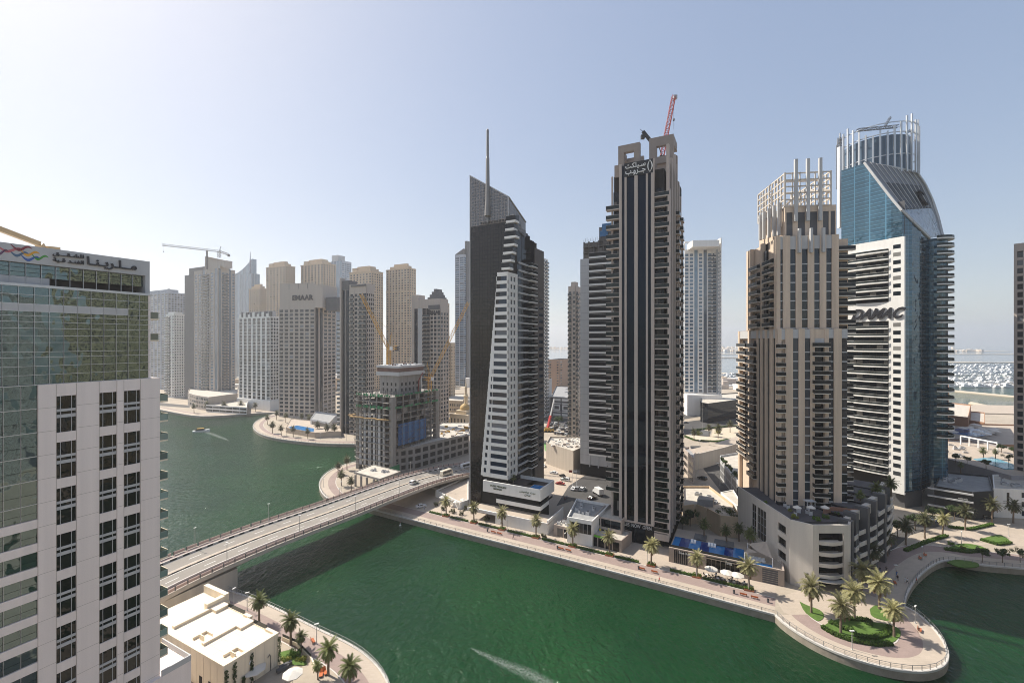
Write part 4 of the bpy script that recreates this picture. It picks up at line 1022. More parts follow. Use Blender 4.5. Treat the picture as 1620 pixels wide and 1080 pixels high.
 b.build('wall', [M_palestone, M_glassdark, M_metal, M_dpave, M_dgrey], pd, world=True)
 # roof terrace dressing
 m = MB();
 for (x, y, sx, sy) in ((92, 140, 2.4, 1.6), (104, 147, 3, 2)):
  for (dx, dy) in ((0, 0), (sx, 0), (0, sy), (sx, sy)): m.box(x + dx - .08, x + dx + .08, y + dy - .08, y + dy + .08, zt - 1, zt + 1.6)
  m.box(x - .3, x + sx + .3, y - .3, y + sy + .3, zt + 1.6, zt + 1.75)
 m.build('pergola', M_lgrey, pd, world=True)
 m = MB()
 for i in range(9): m.prism([(95 + i * 1.1, 137 + .9 * math.sin(i * .5)), (96.1 + i * 1.1, 137 + .9 * math.sin(i * .5 + .5)), (96.1 + i * 1.1, 137.3 + .9 * math.sin(i * .5 + .5)), (95 + i * 1.1, 137.3 + .9 * math.sin(i * .5))], zt - 1, zt + .7)
 m.build('planter_wall', mat('brick_planter', (.30, .16, .11), .8, .2), pd, world=True)
M_dpave = mat('dark_roof_paving', (.10, .095, .10), .85, .2, .4)
fin_tower()
# ------------------------------------------------------------------ the curved blue tower with the big black sign
def blue_tower():
 pts = [XD(1345, 205).to_2d(), XD(1428, 188).to_2d()]
 th = T('blue_glass_tower', 'curved blue glass tower with white balcony front and a sloping grey roof sail', 'building', (170, 200, 0))
 a = pts[0]; e = (pts[1] - pts[0]); L = e.length; e /= L; n = Vector((e.y, -e.x)); fh = 3.3
 zw = ZP(374, 188); w = MB(); win = []; gl = []
 S = lambda px: along(a, e, px)
 def Z(py, s): return ZP(py, (a + e * s).y)
 # white front: frame column with windows on the right, long curved balconies on the left
 s1, s2 = S(1406), S(1431); sl = -3.5
 w.fb(a, e, s1, L + .6, -1, 0, 8, zw); w.fb(a, e, sl, s1, -1, -.02, zw - 4.2, zw - .1)
 w.fb(a, e, sl, L, -14, -1.9, 8, zw - 1, 1)
 zl0, zl1 = Z(508, 5), Z(480, 5); w.fb(a, e, sl, s1, -1.5, -.03, zl0 - .2, zl1)
 levels = [zw - 5.6 - i * fh for i in range(36)]
 xf = []; n_ = 8; bm = MB()
 def arc(o): return [(s_, o * math.sin(math.pi * (.12 + .76 * i / n_))) for i, s_ in ((i, sl + (s1 - .1 - sl) * i / n_) for i in range(n_ + 1))]
 def ribbon(mb, prof, z0, z1, back, m):
  for i in range(n_):
   q = [a + e * prof[i][0] + n * prof[i][1], a + e * prof[i + 1][0] + n * prof[i + 1][1]]
   r_ = [a + e * prof[i + 1][0] + n * (back if back is not None else prof[i + 1][1] - .08), a + e * prof[i][0] + n * (back if back is not None else prof[i][1] - .08)]
   mb.prism([tuple(v) for v in q + r_], z0, z1, m)
 base = MB(); ribbon(base, arc(1.6), 0, .55, -1.8, 0); ribbon(base, arc(1.55), .551, 1.35, None, 1); ribbon(base, arc(1.58), 1.351, 1.43, None, 0)
 zz = [z for z in levels if not (zl0 - 1.5 < z < zl1 + 1) and z > 14]
 inst('long_balcony', base, [M_white, M_railglass, M_white], th, [Matrix.Translation((-170, -200, z)) for z in zz])
 for z in zz:
  k = 7
  for i in range(k):
   u = sl + (s1 - sl) * i / k; win.append((a - Vector((170, 200)), e, u + .15, -1.75, z + .6, (s1 - sl) / k - .3, 2.3))
 for z in levels:
  if z > 14 and not (zl0 - 1 < z < zl1): win.append((a - Vector((170, 200)), e, S(1413), .02, z + .9, S(1425) - S(1413), 1.7))
 # blue glass wall: from the white front round the right corner, cut by the sloping roof
 c0, c1, c2, c3 = pts[1] + e * .6, XD(1456, 190.5).to_2d(), XD(1472, 196).to_2d(), XD(1484, 212).to_2d()
 g = MB(); cuts = [(1331, 270), (1350, 264), (1368, 258), (1390, 287), (1410, 313), (1427, 333), (1443, 350), (1457, 364), (1470, 377)]
 f2 = [a - n * 1.2 + e * along(a - n * 1.2, e, 1331)]
 lead = []
 for px, py in cuts:
  if px <= 1428:
   o = a - n * 1.2; s = along(o, e, px); p = o + e * s
  else:
   q0, q1 = (c0, c1) if px <= 1456 else (c1, c2); dd = (q1 - q0); p = q0 + dd * along(q0, dd, px)
  lead.append((p, ZP(py, p.y)))
 for (p, zp), (q, zq) in zip(lead[:-1], lead[1:]):
  zlow_p = zw - .5 if p.y > 0 and lead.index((p, zp)) < 5 else 9; zlow = zlow_p
  b = len(g.v); ww = (q - p).normalized(); nn = Vector((ww.y, -ww.x)) * .4
  g.v += [(p.x, p.y, zlow), (q.x, q.y, zlow), (q.x, q.y, zq), (p.x, p.y, zp), (p.x - nn.x, p.y - nn.y, zlow), (q.x - nn.x, q.y - nn.y, zlow), (q.x - nn.x, q.y - nn.y, zq), (p.x - nn.x, p.y - nn.y, zp)]
  for f in ((0, 1, 2, 3), (7, 6, 5, 4), (3, 2, 6, 7), (0, 4, 5, 1)): g.f.append(tuple(b + k for k in f)); g.m.append(0)
 for q0, q1 in ((c0, c1), (c1, c2), (c2, c3)):
  dd = (q1 - q0); g.fb(q0, dd.normalized(), 0, dd.length, -.4, 0, 9, ZP(378, 196) - (0 if q0 is not c0 else 0) if q0 is not c0 else 9.5)
 g.fb(c0, (c1 - c0).normalized(), 0, (c1 - c0).length, -.9, -.45, 9, ZP(372, 190))
 g.build('glass_wall', M_blueglass, th, world=True)
 # roof sail between the front cut and the far outer curve
 outer = [(1368, 258, 203), (1400, 263, 207), (1430, 268.5, 211), (1450, 273, 214), (1463, 292, 216), (1475, 318, 217), (1484, 345, 216), (1491, 374, 212)]
 inner = [lead[2]];
 ins = [Vector((p.x, p.y, z)) for p, z in lead[2:]]
 def resample(P, k):
  S_ = [0]
  for u, v in zip(P[:-1], P[1:]): S_.append(S_[-1] + (v - u).length)
  out = []
  for i in range(k + 1):
   q = S_[-1] * i / k
   for j in range(len(P) - 1):
    if S_[j + 1] >= q - 1e-6: out.append(P[j].lerp(P[j + 1], (q - S_[j]) / max(1e-6, S_[j + 1] - S_[j]))); break
  return out
 top = [Vector(XD(px, d, ZP(py, d))) for px, py, d in outer[:4]]; rt = [Vector(XD(px, d, ZP(py, d))) for px, py, d in outer[3:]]
 I = resample(ins, 16); O_ = resample(rt, 16); Tp = resample(top, 10)
 sail = MB(); rim = MB(); lou = MB()
 def Q(i, j):      # i down the slope, j across
  u = j / 10; p = I[i].lerp(O_[i], u)
  if i < 16: p.z += (Tp[j].z - I[0].lerp(O_[0], u).z) * (1 - i / 16)
  return p
 for i in range(16):
  for j in range(10):
   sail.face([Q(i, j), Q(i + 1, j), Q(i + 1, j + 1), Q(i, j + 1)], 0 if (i < 4 or i >= 9 and j == 9 or j == 9) else (1 if i >= 9 else 0))
 sail.build('roof_sail', [mat('grey_sail_panel', (.17, .17, .18), .5, .12), glass('sail_glass', (.05, .08, .10), ior=2.4, rough=.08, curtains=0, warp=.5, wscale=.35)], th, world=True)
 for i in range(4, 9):
  for j in range(1, 9):
   c = [Q(i, j).lerp(Q(i, j + 1), .18), Q(i + 1, j).lerp(Q(i + 1, j + 1), .18), Q(i + 1, j).lerp(Q(i + 1, j + 1), .82), Q(i, j).lerp(Q(i, j + 1), .82)]
   nn = (c[1] - c[0]).cross(c[3] - c[0]).normalized(); nn = nn if nn.dot(Vector((-170, -200, 0))) > 0 else -nn
   lou.hexa([p + nn * .05 for p in c] + [p + nn * .2 for p in c])
 lou.build('louvre_slot', M_black, th, world=True)
 for P_ in (I, O_, Tp):
  for u, v in zip(P_[:-1], P_[1:]): rim.bar(u, v, 1.1, .9)
 for j in range(1, 10):
  for i in range(9): rim.bar(Q(i, j) + Vector((0, -.1, .1)), Q(i + 1, j) + Vector((0, -.1, .1)), .28)
 rim.build('sail_rim', M_lgrey, th, world=True)
 em = MB(); cc = Q(7, 7); u1 = (Q(7, 9) - Q(7, 5)).normalized(); v1 = (Q(5, 7) - Q(9, 7)).normalized(); nn = v1.cross(u1).normalized(); nn = nn if nn.y < 0 else -nn
 ring = [cc + nn * 1.0 + u1 * 3.0 * math.cos(k * .45) + v1 * 3.6 * math.sin(k * .45) for k in range(1, 13)]
 em.tube(ring, [.35 + .5 * math.sin(math.pi * k / 11) for k in range(12)], 5); em.build('roof_emblem', M_black, th, world=True)
 # rounded balconies at the right corner
 def rb():
  b = MB(); cen = c2.lerp(c3, .25) - Vector((170, 200)); nq = 9
  def arcpts(r0, r1):
   out = []
   for i in range(nq + 1):
    an = R(-128) + R(150) * i / nq; out.append((cen.x + r0 * math.cos(an), cen.y + r1 * math.sin(an)))
   return out
  o = arcpts(6.3, 7.8); i_ = arcpts(6.1, 7.6)
  b.prism(o, 0, .5, 0)
  for k in range(nq): b.prism([o[k], o[k + 1], i_[k + 1], i_[k]], .501, 1.5, 1)
  return b
 zr = ZP(377, 196); inst('corner_balcony', rb(), [M_white, M_railglass], th, [Matrix.Translation((0, 0, zr - .7 - i * fh)) for i in range(27)])
 ob = MB(); cen = c2.lerp(c3, .25); ob.lathe((cen.x, cen.y, 0), ((5.0, 10), (5.0, zr)), 14); ob.build('corner_core', M_blueglass, th, world=True)
 # back volume
 bk = MB(); back = [tuple(a - n * 2 + e * -4), tuple(a + e * L - n * 2), tuple(c1 - n * 1.5), tuple(c2 + Vector((-3, 2))), tuple(c3 + Vector((-4, 2))), tuple(XD(1462, 230).to_2d()), tuple(XD(1385, 240).to_2d())]
 bk.prism(back, 2, ZP(382, 196)); bk.prism([back[0], back[1], tuple(XD(1410, 208).to_2d()), tuple(XD(1400, 222).to_2d()), tuple(XD(1345, 228).to_2d())], ZP(382, 196) - .5, ZP(325, 196)); bk.build('rear_body', M_dgrey, th, world=True)
 # crown of white fins round a glazed drum
 cr = MB(); cc = XD(1386, 226).to_2d(); zb, zt = ZP(275, 226), ZP(208, 226); gd = MB(); gd.lathe((cc.x, cc.y, 0), ((13.8, zb - 6), (13.8, ZP(232, 226)), (9, ZP(226, 226))), 14); gd.build('crown_drum', mat('blue_grey_glass_drum', (.10, .15, .21), .15, .15, spec=.8), th, world=True)
 for k in range(26):
  an = R(150) + k * R(240) / 25; r_ = 16.2; x, y = cc.x + r_ * math.cos(an), cc.y + r_ * math.sin(an); zz = zt - 3.5 + 4.5 * math.sin(k * .55) * (1 if k % 3 else .5)
  t_ = Vector((-math.sin(an), math.cos(an))); cr.fb((x, y), t_, -.34, .34, -.3, .3, zb - 5, zz)
 for zz in (zt - 3.2, zt - 8, zb + 3):
  pr = None
  for k in range(27):
   an = R(150) + k * R(240) / 26; p = (cc.x + 15.6 * math.cos(an), cc.y + 15.6 * math.sin(an), zz + (k / 26) * 1.5)
   if pr: cr.bar(pr, p, .35)
   pr = p
 cr.build('crown_fin', M_metal, th, world=True)
 tr = MB(); tr.truss(XD(1357, 212, ZP(206, 212)), XD(1421, 214, ZP(200, 214)), 1.1, 2.2, .16); tr.truss(XD(1328, 218, ZP(232, 218)), XD(1329, 218, ZP(217, 218)), 1.2, 1.5, .14); tr.truss(XD(1434, 222, ZP(210, 222)), XD(1443, 222, ZP(205, 222)), 1.0, 1.5, .14); tr.truss(XD(1400, 214, ZP(200, 214)), XD(1409, 214, ZP(185, 214)), .7, 1.2, .1)
 tr.build('scaffold_truss', M_dgrey, th, world=True)
 ms = MB(); p = XD(1330.5, 214); ms.box(p.x - .7, p.x + .7, p.y, p.y + 1.6, ZP(360, 214), ZP(232, 214)); ms.build('mast', M_steel, th, world=True)
 for k in range(14): pass
 w.build('wall', [M_white, M_interior], th, world=True)
 inst('window', PANE, M_window, th, [FM(*q) for q in win], 100)
 sign(th, 'sign_lettering', 'DAMAC', a - Vector((170, 200)), e, S(1347), S(1434), .1, Z(505, 8), Z(488, 8), M_letter, shear=.5, depth=.4, bold=.035)
blue_tower()
# ------------------------------------------------------------------ pale tower with white balcony bands and a bare concrete top
def band_tower():
 t = Tw('balcony_band_tower', 'grey white tower with dark balcony bands and an unfinished concrete top', 'building', 918, 236)
 A, E = (0, 0), (1, 0); X = t.X; w = t.wall; fh = 3.52; zt = t.Z(410); z0 = t.Z(718); D = 22; xe = X(985)
 nf = int((zt - z0) / fh)
 w.box(.6, xe, 2.4, D, 2, zt, 1); x1 = X(931.5)
 win = []
 w.fb(A, E, 0, x1, -.8, 0, 8, zt)
 j = MB()
 for i in range(nf): win.append((A, E, x1 * .42, .015, z0 + 2.0 + i * fh, x1 * .42, .95)); j.fb(A, E, .05, x1 - .05, -.01, .008, z0 + i * fh, z0 + i * fh + .06)
 j.build('panel_joint', M_dgrey, t.th)
 b = balcony_mb(xe - x1 - .8, 2.0, .95, 1.9, 1)
 inst('balcony', b, [M_white, M_raildark, M_white], t.th, [FM((x1 + .05, 2.0), E, 0, 0, z0 + i * fh) for i in range(nf + 1)])
 for i in range(nf):
  for k in range(6): win.append(((0, 2.0), E, x1 + .3 + k * (xe - x1 - 1) / 6, -.2, z0 + 1 + i * fh, (xe - x1 - 1) / 6 - .25, 2.3))
 w.fb(A, E, x1 + .01, xe, -2, .1, 8, z0 - .1); w.fb(A, E, 0, xe, -2, -.3, 2, 7.9, 1)
 for r in range(3):
  for k in range(3): win.append((A, E, x1 + 1.0 + k * 4.4, .12, 9.5 + r * 2.0 * 1.0, 3.2, .9))
 for k in range(3): w.fb(A, E, x1 + .3 + k * 4.6, x1 + .8 + k * 4.6, .1, .35, 7, z0 - .3)
 w.build('wall', [M_lgrey, M_interior], t.th); t.panes(M_window)
 un = MB(); zc = t.Z(385)
 for i in range(3):
  z = zt + i * 3.0; un.box(1.2, xe - 1, 1, D - 2, z, z + .4)
  for k in range(6):
   un.box(1.3 + k * 2.6, 2.0 + k * 2.6, 1.1, 1.8, z + .401, z + 2.99);
   if (k + i) % 2 == 0: un.box(2.01 + k * 2.6, 3.6 + k * 2.6, 1.2, 1.4, z + .401, z + 2.2)
 un.box(1.5, xe - 2, 3, D - 3, zt, zt + 8.9); z = zt + 9.0; un.box(X(946), xe - 1, 2, D - 3, zt + 8.5, zt + 16)
 for k in range(16): un.bar((1.5 + k * .9, 1.3, z), (1.5 + k * .9, 1.3, z + 1.2 + (k * 7 % 3) * .6), .1)
 un.build('unfinished_floors', mat('dark_raw_concrete', (.13, .12, .11), .9, .3, .3, .2), t.th)
 nt = MB(); nt.box(X(947), X(960), 1.7, 1.9, zt + 11, zt + 14); nt.box(X(951), X(966), 1.5, 1.68, zt + 13, zt + 17.5); nt.build('blue_netting', mat('blue_net', (.05, .16, .32), .8, .2), t.th)
band_tower()
# ------------------------------------------------------------------ cream pavilion by the near left quay
def pavilion():
 t = Tw('cream_pavilion', 'low cream stone pavilion with stepped flat roof and parapets', 'building', 354, FPX * 63 / 513)
 zr = 9.0; L = lambda px, py, z=zr: t.L(W(px, py, z)); b = MB(); A2 = (0, 0)
 c1 = L(441, 1000); y1 = c1.y                           # right end of the near bay
 c2 = L(362, 961); d12 = L(372, 986); d12b = L(315, 1022); d23 = L(326, 962); d23b = L(271, 995); top = L(283, 926); tr = L(328, 949)
 x2 = (d12.x + d12b.x) / 2; x3 = (d23.x + d23b.x) / 2; y2 = L(388, 968).y; y3 = L(350, 940).y; xe = -32
 for (xa, xb, yb) in ((x2, 0, y1), (x3, x2 - .002, y2), (xe, x3 - .002, y3)):
  b.box(xa, xb, 0, yb, 1.9, zr - .5)
 # parapets: along the near edges, the bay dividers and the stepped outer edge
 def par(x0, x1, y0, y1_, h=zr): b.box(x0, x1, y0, y1_, zr - .5, h)
 par(xe, 0, -.05, .75); par(-.75, .05, .751, y1 + .05); par(x2 - .4, x2 + .4, 1.8, y1 - 3); par(x3 - .4, x3 + .4, 1.8, y2 - 3, zr + .1)
 par(x2 - .4, x2 + 2.2, y1 - 2.999, y1 + .06); par(x2 + 2.201, -3.8, y1 - .35, y1 + .02, zr - .35); par(-3.79, -.751, y1 - .6, y1 + .05)
 par(x3 - .4, x3 + 2.4, y2 - 2.999, y2 + .06, zr + .1); par(x2 - 2.4, x2 - .003, y2 - .7, y2 + .05); par(x3 + 2.401, x2 - 2.41, y2 - .35, y2 + .02, zr - .35)
 par(xe, x3 - .41, y3 - 1.0, y3 + .05, zr + 1.3); par(x3 - 1.6, x3 - .42, y3 - 5, y3 - 1.01, zr + 1.0)
 for x in (-3.2, x2 - 3.6):
  b.box(x - .2, x + .05, 1.8, 4.6, zr - .499, zr + .02); b.box(x + .051, x + 2.2, 4.4, 4.6, zr - .499, zr + .02); b.box(x + .9, x + 2.4, 2.6, 2.8, zr - .499, zr + .55)
 b.build('wall', M_cream, t.th)
 for q in ((x2 + 2.3, -3.9, y1 - .2, y1 - .12), (x3 + 2.5, x2 - 2.5, y2 - .2, y2 - .12)): g = MB(); g.box(*q, zr - .34, zr + .55); g.build('glass_balustrade', M_railglass, t.th)
 j = MB()
 for i in range(12): j.box(-2.2 - 2.4 * i, -2.15 - 2.4 * i, -.058, -.05, 2, zr - .4)
 for i in range(5): j.box(.05, .058, 2.0 + i * 2.1, 2.05 + i * 2.1, 2, zr - .4)
 for x in (-8.5, -16, -5.2): j.box(x, x + 1.0, -.075, -.051, 2.05, 4.3, 1)
 j.build('wall_joint', [M_brownstone, M_interior], t.th)
 lt = MB(); q = Vector((.06, 5.3, 6.4)); lt.tube([q, q + Vector((.12, 0, 0))], [.42, .42], 14); lt.build('round_wall_lamp', M_steel, t.th)
 pp = MB(); pp.tube([(.12, 9.6, 2), (.12, 9.6, 5), (.2, 9.3, 5.6), (.2, 8.9, 5.2)], .08, 6); pp.build('vent_pipe', M_dgrey, t.th)
 rj = MB()
 for i in range(3): rj.box(-3 - i * 3, -2.96 - i * 3, .8, y1 - .6, zr - .5, zr - .495)
 for i in range(3): rj.box(x2 + .5, -.8, 2.6 + i * 2.4, 2.64 + i * 2.4, zr - .5, zr - .494)
 rj.build('roof_joint', M_brownstone, t.th)
 return t
PAV = pavilion()
# ------------------------------------------------------------------ pool podium between the black tower and the terraced block
def pool_podium():
 t = Tw('pool_podium', 'low stone podium with a blue striped rooftop pool facing the promenade', 'building', 1241, FPX * 70 / 388)
 A, E = (0, 0), (1, 0); X = t.X; zt = t.Z(902.5); zd = zt - 1.0; xl = X(1058); D = 19; b = MB()
 x1 = X(1092); x2 = X(1117); x3 = X(1172); x4 = X(1200)
 b.fb(A, E, xl, 0, -.5, 0, 6.2, zt)
 for s0, s1 in ((xl, X(1066)), (X(1088), X(1117)), (x3 + 1, X(1206)), (X(1231), 0)): b.fb(A, E, s0, s1, -.5, -.004, 1.9, 6.199)
 b.fb(A, E, X(1206), X(1231), -.4, -.15, 1.9, 6.19, 2); b.fb(A, E, xl, 0, -5, -2.2, 1.9, zd - .2, 1); b.fb(A, E, X(1066), X(1088), -.6, -.3, 1.9, 6.19, 1)
 b.fb((0, 0), (0, 1), .501, D, -.5, 0, 1.9, zt - .003); b.box(xl, -.51, .501, D, zd - .3, zd, 3); b.fb((xl, D), (0, -1), 0, D - .51, -.5, 0, 1.9, zd - .31)
 b.build('wall', [mat('taupe_stone', (.40, .33, .28), .75, .1, joints=(1.2, .6, .85)), M_glassdark, M_dgrey, M_pave], t.th)
 m = MB()
 for i in range(8): m.fb(A, E, X(1066) + i * (X(1088) - X(1066)) / 7 - .05, X(1066) + i * (X(1088) - X(1066)) / 7 + .05, -.3, -.1, 2, 6.1)
 for i in range(9): m.fb(A, E, X(1117) + i * (x3 + 1 - X(1117)) / 8 - .05, X(1117) + i * (x3 + 1 - X(1117)) / 8 + .05, -2.2, -2.0, 2, 6.1)
 for i in range(7): m.fb(A, E, X(1206), X(1231), -.15, -.1, 2.5 + i * .6, 2.56 + i * .6)
 m.build('mullion', M_brownstone, t.th)
 # pool with lighter and darker tile bays
 px0, px1 = xl + .3, X(1176, .6); n = 6; py1 = t.L(W(1066, 848, zd)).y
 pw = MB(); pw.box(px0, px1, .7, py1, zd - .02, zd + .12); pw.build('pool', [M_pool], t.th)
 st_ = MB()
 for a_, c_ in ((.10, .24), (.40, .53), (.74, .86)): st_.box(px0 + (px1 - px0) * a_, px0 + (px1 - px0) * c_, .72, py1 - .02, zd + .1, zd + .125)
 st_.build('pool_shelf', water_mat('deep_pool_water', (.010, .035, .20), (.008, .03, .16), wave=.15, scale=1.2), t.th)
 gl = MB(); gl.box(px0, px1, .52, .58, zd, zt + .75); gl.build('glass_balustrade', M_railglass, t.th)
 sp = MB(); sx0, sx1 = X(1180, 2), X(1222, 2); sp.box(sx0 + 1, sx1, 1.6, 4.2, zd - .02, zd + .13); sp.build('small_pool', M_pool, t.th)
 dk = MB()
 for (a_, c_, y0, y1) in ((.28, .46, 12, 16.5), (.58, .86, 10.5, 15)): dk.box(px0 + (px1 - px0) * a_, px0 + (px1 - px0) * c_, y0, y1, zd + .0, zd + .5)
 dk.build('planting_bed', M_dgrey, t.th)
 sign(t.th, 'sign_lettering', 'Blue Reef', A, E, X(1074), X(1094), .02, zt - 1.3, zt - .6, M_letterw, depth=.08)
 sign(t.th, 'sign_lettering', 'Fitness', A, E, X(1148), X(1158), .02, zt - 1.6, zt - .7, M_letterw, depth=.08)
 # shade sails on masts
 s = T('shade_sail', 'beige shade sail stretched on masts over the small pool', 'shade sail', tuple(t.P(X(1190, 5), 5)) + (zd,))
 P = lambda px, y, z: Vector((*t.P(X(px, y), y), z)); m = MB()
 a, c, d, e = P(1183, 7, zd + 4.0), P(1212, 10, zd + 4.6), P(1222, 3, zd + 2.6), P(1199, 4.5, zd + 3.2)
 for tri in ((a, c, e), (c, d, e), (a + Vector((0, 0, -1.2)), e + Vector((0, 0, -.3)), P(1178, 2.5, zd + 2.8))):
  for k in range(6):
   for l in range(6 - k):
    f = lambda u, v: tri[0] * (1 - u - v) + tri[1] * u + tri[2] * v + Vector((0, 0, -2.2 * u * v * (1 - u - v) * 3))
    u, v = k / 6, l / 6; m.face([f(u, v), f(u + 1 / 6, v), f(u, v + 1 / 6)])
    if k + l < 5: m.face([f(u + 1 / 6, v), f(u + 1 / 6, v + 1 / 6), f(u, v + 1 / 6)])
 m.build('canopy', mat('shade_cloth', (.50, .42, .34), .9, .08), s, world=True)
 for p in (a, c, d, P(1178, 2.5, zd + 2.8)):
  m = MB(); m.tube([(p.x, p.y, zd), (p.x, p.y, p.z + .2)], .09, 8); m.build('mast', M_steel, s, world=True)
 return t, zd, px0, px1, py1
PP, PPZ, PPX0, PPX1, PPY1 = pool_podium()
def slab_building(name, label, poly, z0, z1, wallm, roofm, par=.9, cat='building', extra=None):
 """low building from a ground outline (world xy) with a parapet and a recessed roof"""
 c = sum((Vector(p) for p in poly), Vector((0, 0))) / len(poly); th = T(name, label, cat, (c.x, c.y, 2))
 if sum(poly[i][0] * poly[(i + 1) % len(poly)][1] - poly[(i + 1) % len(poly)][0] * poly[i][1] for i in range(len(poly))) < 0: poly = poly[::-1]
 b = MB(); n = len(poly); b.prism(poly, z0, z1 - par, 0, 1)
 for i in range(n):
  p, q = Vector(poly[i]), Vector(poly[(i + 1) % n]); e = (q - p); L = e.length; e /= L
  b.fb(p, e, .0, L - .35, -.35, .003, z1 - par, z1 - .001 * (i % 2))
 if extra: extra(b, poly)
 b.build('wall', [wallm, roofm, M_glassdark, M_lgrey], th, world=True)
 return th
def wins_on(th, p, q, z0, nf, fh, n, frac=.6, hfrac=.55, m=None, name='window', d=.02, cap=100):
 p, q = Vector(p), Vector(q); e = (q - p); L = e.length; e /= L; xf = []
 for f in range(nf):
  for k in range(n):
   w = L / n; xf.append(FM(p, e, k * w + w * (1 - frac) / 2, d, z0 + f * fh, w * frac, fh * hfrac))
 inst(name, PANE, m or M_window, th, xf, cap, True)
def PXW(l, z=2.0): return [tuple(W(x, y, z).to_2d()) for x, y in l]
M_roofpale = mat('pale_roof', (.50, .46, .40), .9, .2, .4, .1); M_roofgrey = mat('grey_roof', (.30, .30, .30), .9, .2, .4, .1)
M_tanwall = mat('tan_render', (.55, .42, .28), .85, .1, .3, streak=.4)
# shops to the left of the black tower
zs = 8.2
sh = slab_building('shop_pavilion', 'white framed two storey restaurant pavilion with a terrace roof', PXW([(897, 817), (937, 824), (965, 797), (912, 788)], zs + 2.6), 2, zs + 2.6, M_white, M_roofgrey)
p0, p1 = Vector(PXW([(897, 817)], zs + 2.6)[0]), Vector(PXW([(937, 824)], zs + 2.6)[0])
wins_on(sh, p0.lerp(p1, .16), p0.lerp(p1, .97), zs - 2.2, 1, 3.6, 5, .94, .95, M_glassdark)
zz = 6.0
s2 = slab_building('shop_row', 'low stone row of shops with dark glass fronts along the promenade', PXW([(876, 829), (983, 855), (1000, 840), (900, 815)], zz), 2, zz, mat('shop_stone', (.36, .30, .26), .75, .12), M_roofpale, .5)
p0, p1 = [Vector(v) for v in PXW([(876, 829), (983, 855)], zz)]
wins_on(s2, p0.lerp(p1, .05), p0.lerp(p1, .98), 2.1, 1, 3.0, 9, .85, 1, M_glassdark)
def sgn(th, p, q, u0, u1, d, z0, z1, txt, m): e = (q - p).normalized(); return sign(th, 'sign_lettering', txt, (p - Vector(th.location[:2])), e, (q - p).length * u0, (q - p).length * u1, d, z0 - 2, z1 - 2, m, depth=.1)
M_green = paint('green_sign', (.10, .42, .03)); sb_ = MB(); e_ = (p1 - p0).normalized(); Lq = (p1 - p0).length
sb_.fb(p0, e_, Lq * .62, Lq * .76, .03, .15, 5.25, 5.9); tag(sb_.build('sign_board', M_green, s2, world=True), 'green shop sign board')
sgn(s2, p0, p1, .25, .40, .04, 5.3, 5.7, 'restaurant', M_letterw)
s3 = slab_building('cafe_terrace', 'stone framed cafe block with a glass terrace beside the black tower', PXW([(940, 815), (983, 824), (998, 806), (958, 797)], 10.2), 2, 10.2, M_brownstone, M_roofpale, .6)
p0, p1 = [Vector(v) for v in PXW([(940, 815), (983, 824)], 10.2)]
wins_on(s3, p0.lerp(p1, .02), p0.lerp(p1, .22), 7.2, 1, 2.6, 1, .9, .9, M_blackglass); wins_on(s3, p0.lerp(p1, .26), p0.lerp(p1, .98), 7.0, 1, 2.8, 2, .97, .95, M_blackglass); wins_on(s3, p0.lerp(p1, .02), p0.lerp(p1, .8), 3.2, 1, 3.0, 3, .95, .95, M_glassdark)
# balloons in the cafe window
for (u, c, nm, z) in ((.07, (.8, .35, .03), 'orange', 5.6), (.13, (.75, .08, .02), 'red', 5.0), (.2, (.03, .12, .6), 'blue', 4.6), (.24, (.75, .6, .05), 'yellow', 5.3)):
 p = p0.lerp(p1, u); e = (p1 - p0).normalized(); p = p + Vector((e.y, -e.x)) * .5
 b = MB(); b.lathe((p.x, p.y, z), ((.02, 0), (.3, .22), (.42, .55), (.3, .9), (.02, 1.05)), 10)
 o = b.build('balloon', paint('balloon_' + nm, c, .3), None, smooth=True); tag(o, nm + ' balloon in front of the cafe block by the black tower', 'balloon', 'balloons outside the cafe')
# tan building behind the pool and the little carpark blocks
zt_ = 9.5
tn = slab_building('tan_clubhouse', 'sandy low building with a curved wall and angled roof behind the pool', PXW([(1080, 800), (1100, 797), (1118, 803), (1140, 815), (1172, 818), (1160, 797), (1122, 768), (1080, 768)], zt_), 2, zt_, M_tanwall, M_roofpale)
q = [Vector(v) for v in PXW([(1080, 800), (1100, 797)], zt_)]; wins_on(tn, q[0], q[1], 4.5, 1, 2.4, 2, .5, .8)
b = MB(); w_ = PXW([(1103, 790), (1128, 792), (1130, 787), (1106, 784)], 11.0); b.prism(w_, zt_ - .95, 11.2); b.build('plant_enclosure', M_roofgrey, tn, world=True)
cp = slab_building('parking_deck', 'grey louvred parking deck with planted roof beside the tan tower', PXW([(1139, 727), (1180, 775), (1196, 770), (1170, 715), (1139, 720)], 11), 2, 11, M_lgrey, M_roofpale)
q = [Vector(v) for v in PXW([(1139, 727), (1180, 775)], 11)]; wins_on(cp, q[0], q[1], 3.0, 2, 3.4, 4, .88, .85, M_rail, 'louvre_panel')
bt = slab_building('stone_villa_block', 'dark stone low block with balconies just right of the black tower', PXW([(1081, 708), (1097, 724), (1100, 716), (1090, 706)], 15), 2, 15, M_brownstone, M_roofgrey)
q = [Vector(v) for v in PXW([(1081, 708), (1097, 724)], 15)]; wins_on(bt, q[0], q[1], 3, 3, 3.7, 2, .8, .55, M_glassdark)
cn = slab_building('white_canopy_block', 'flat white entrance canopy between the parking deck and the clubhouse', PXW([(1140, 778), (1166, 800), (1174, 796), (1160, 774)], 6), 2, 6, M_white, M_roofpale, .3)
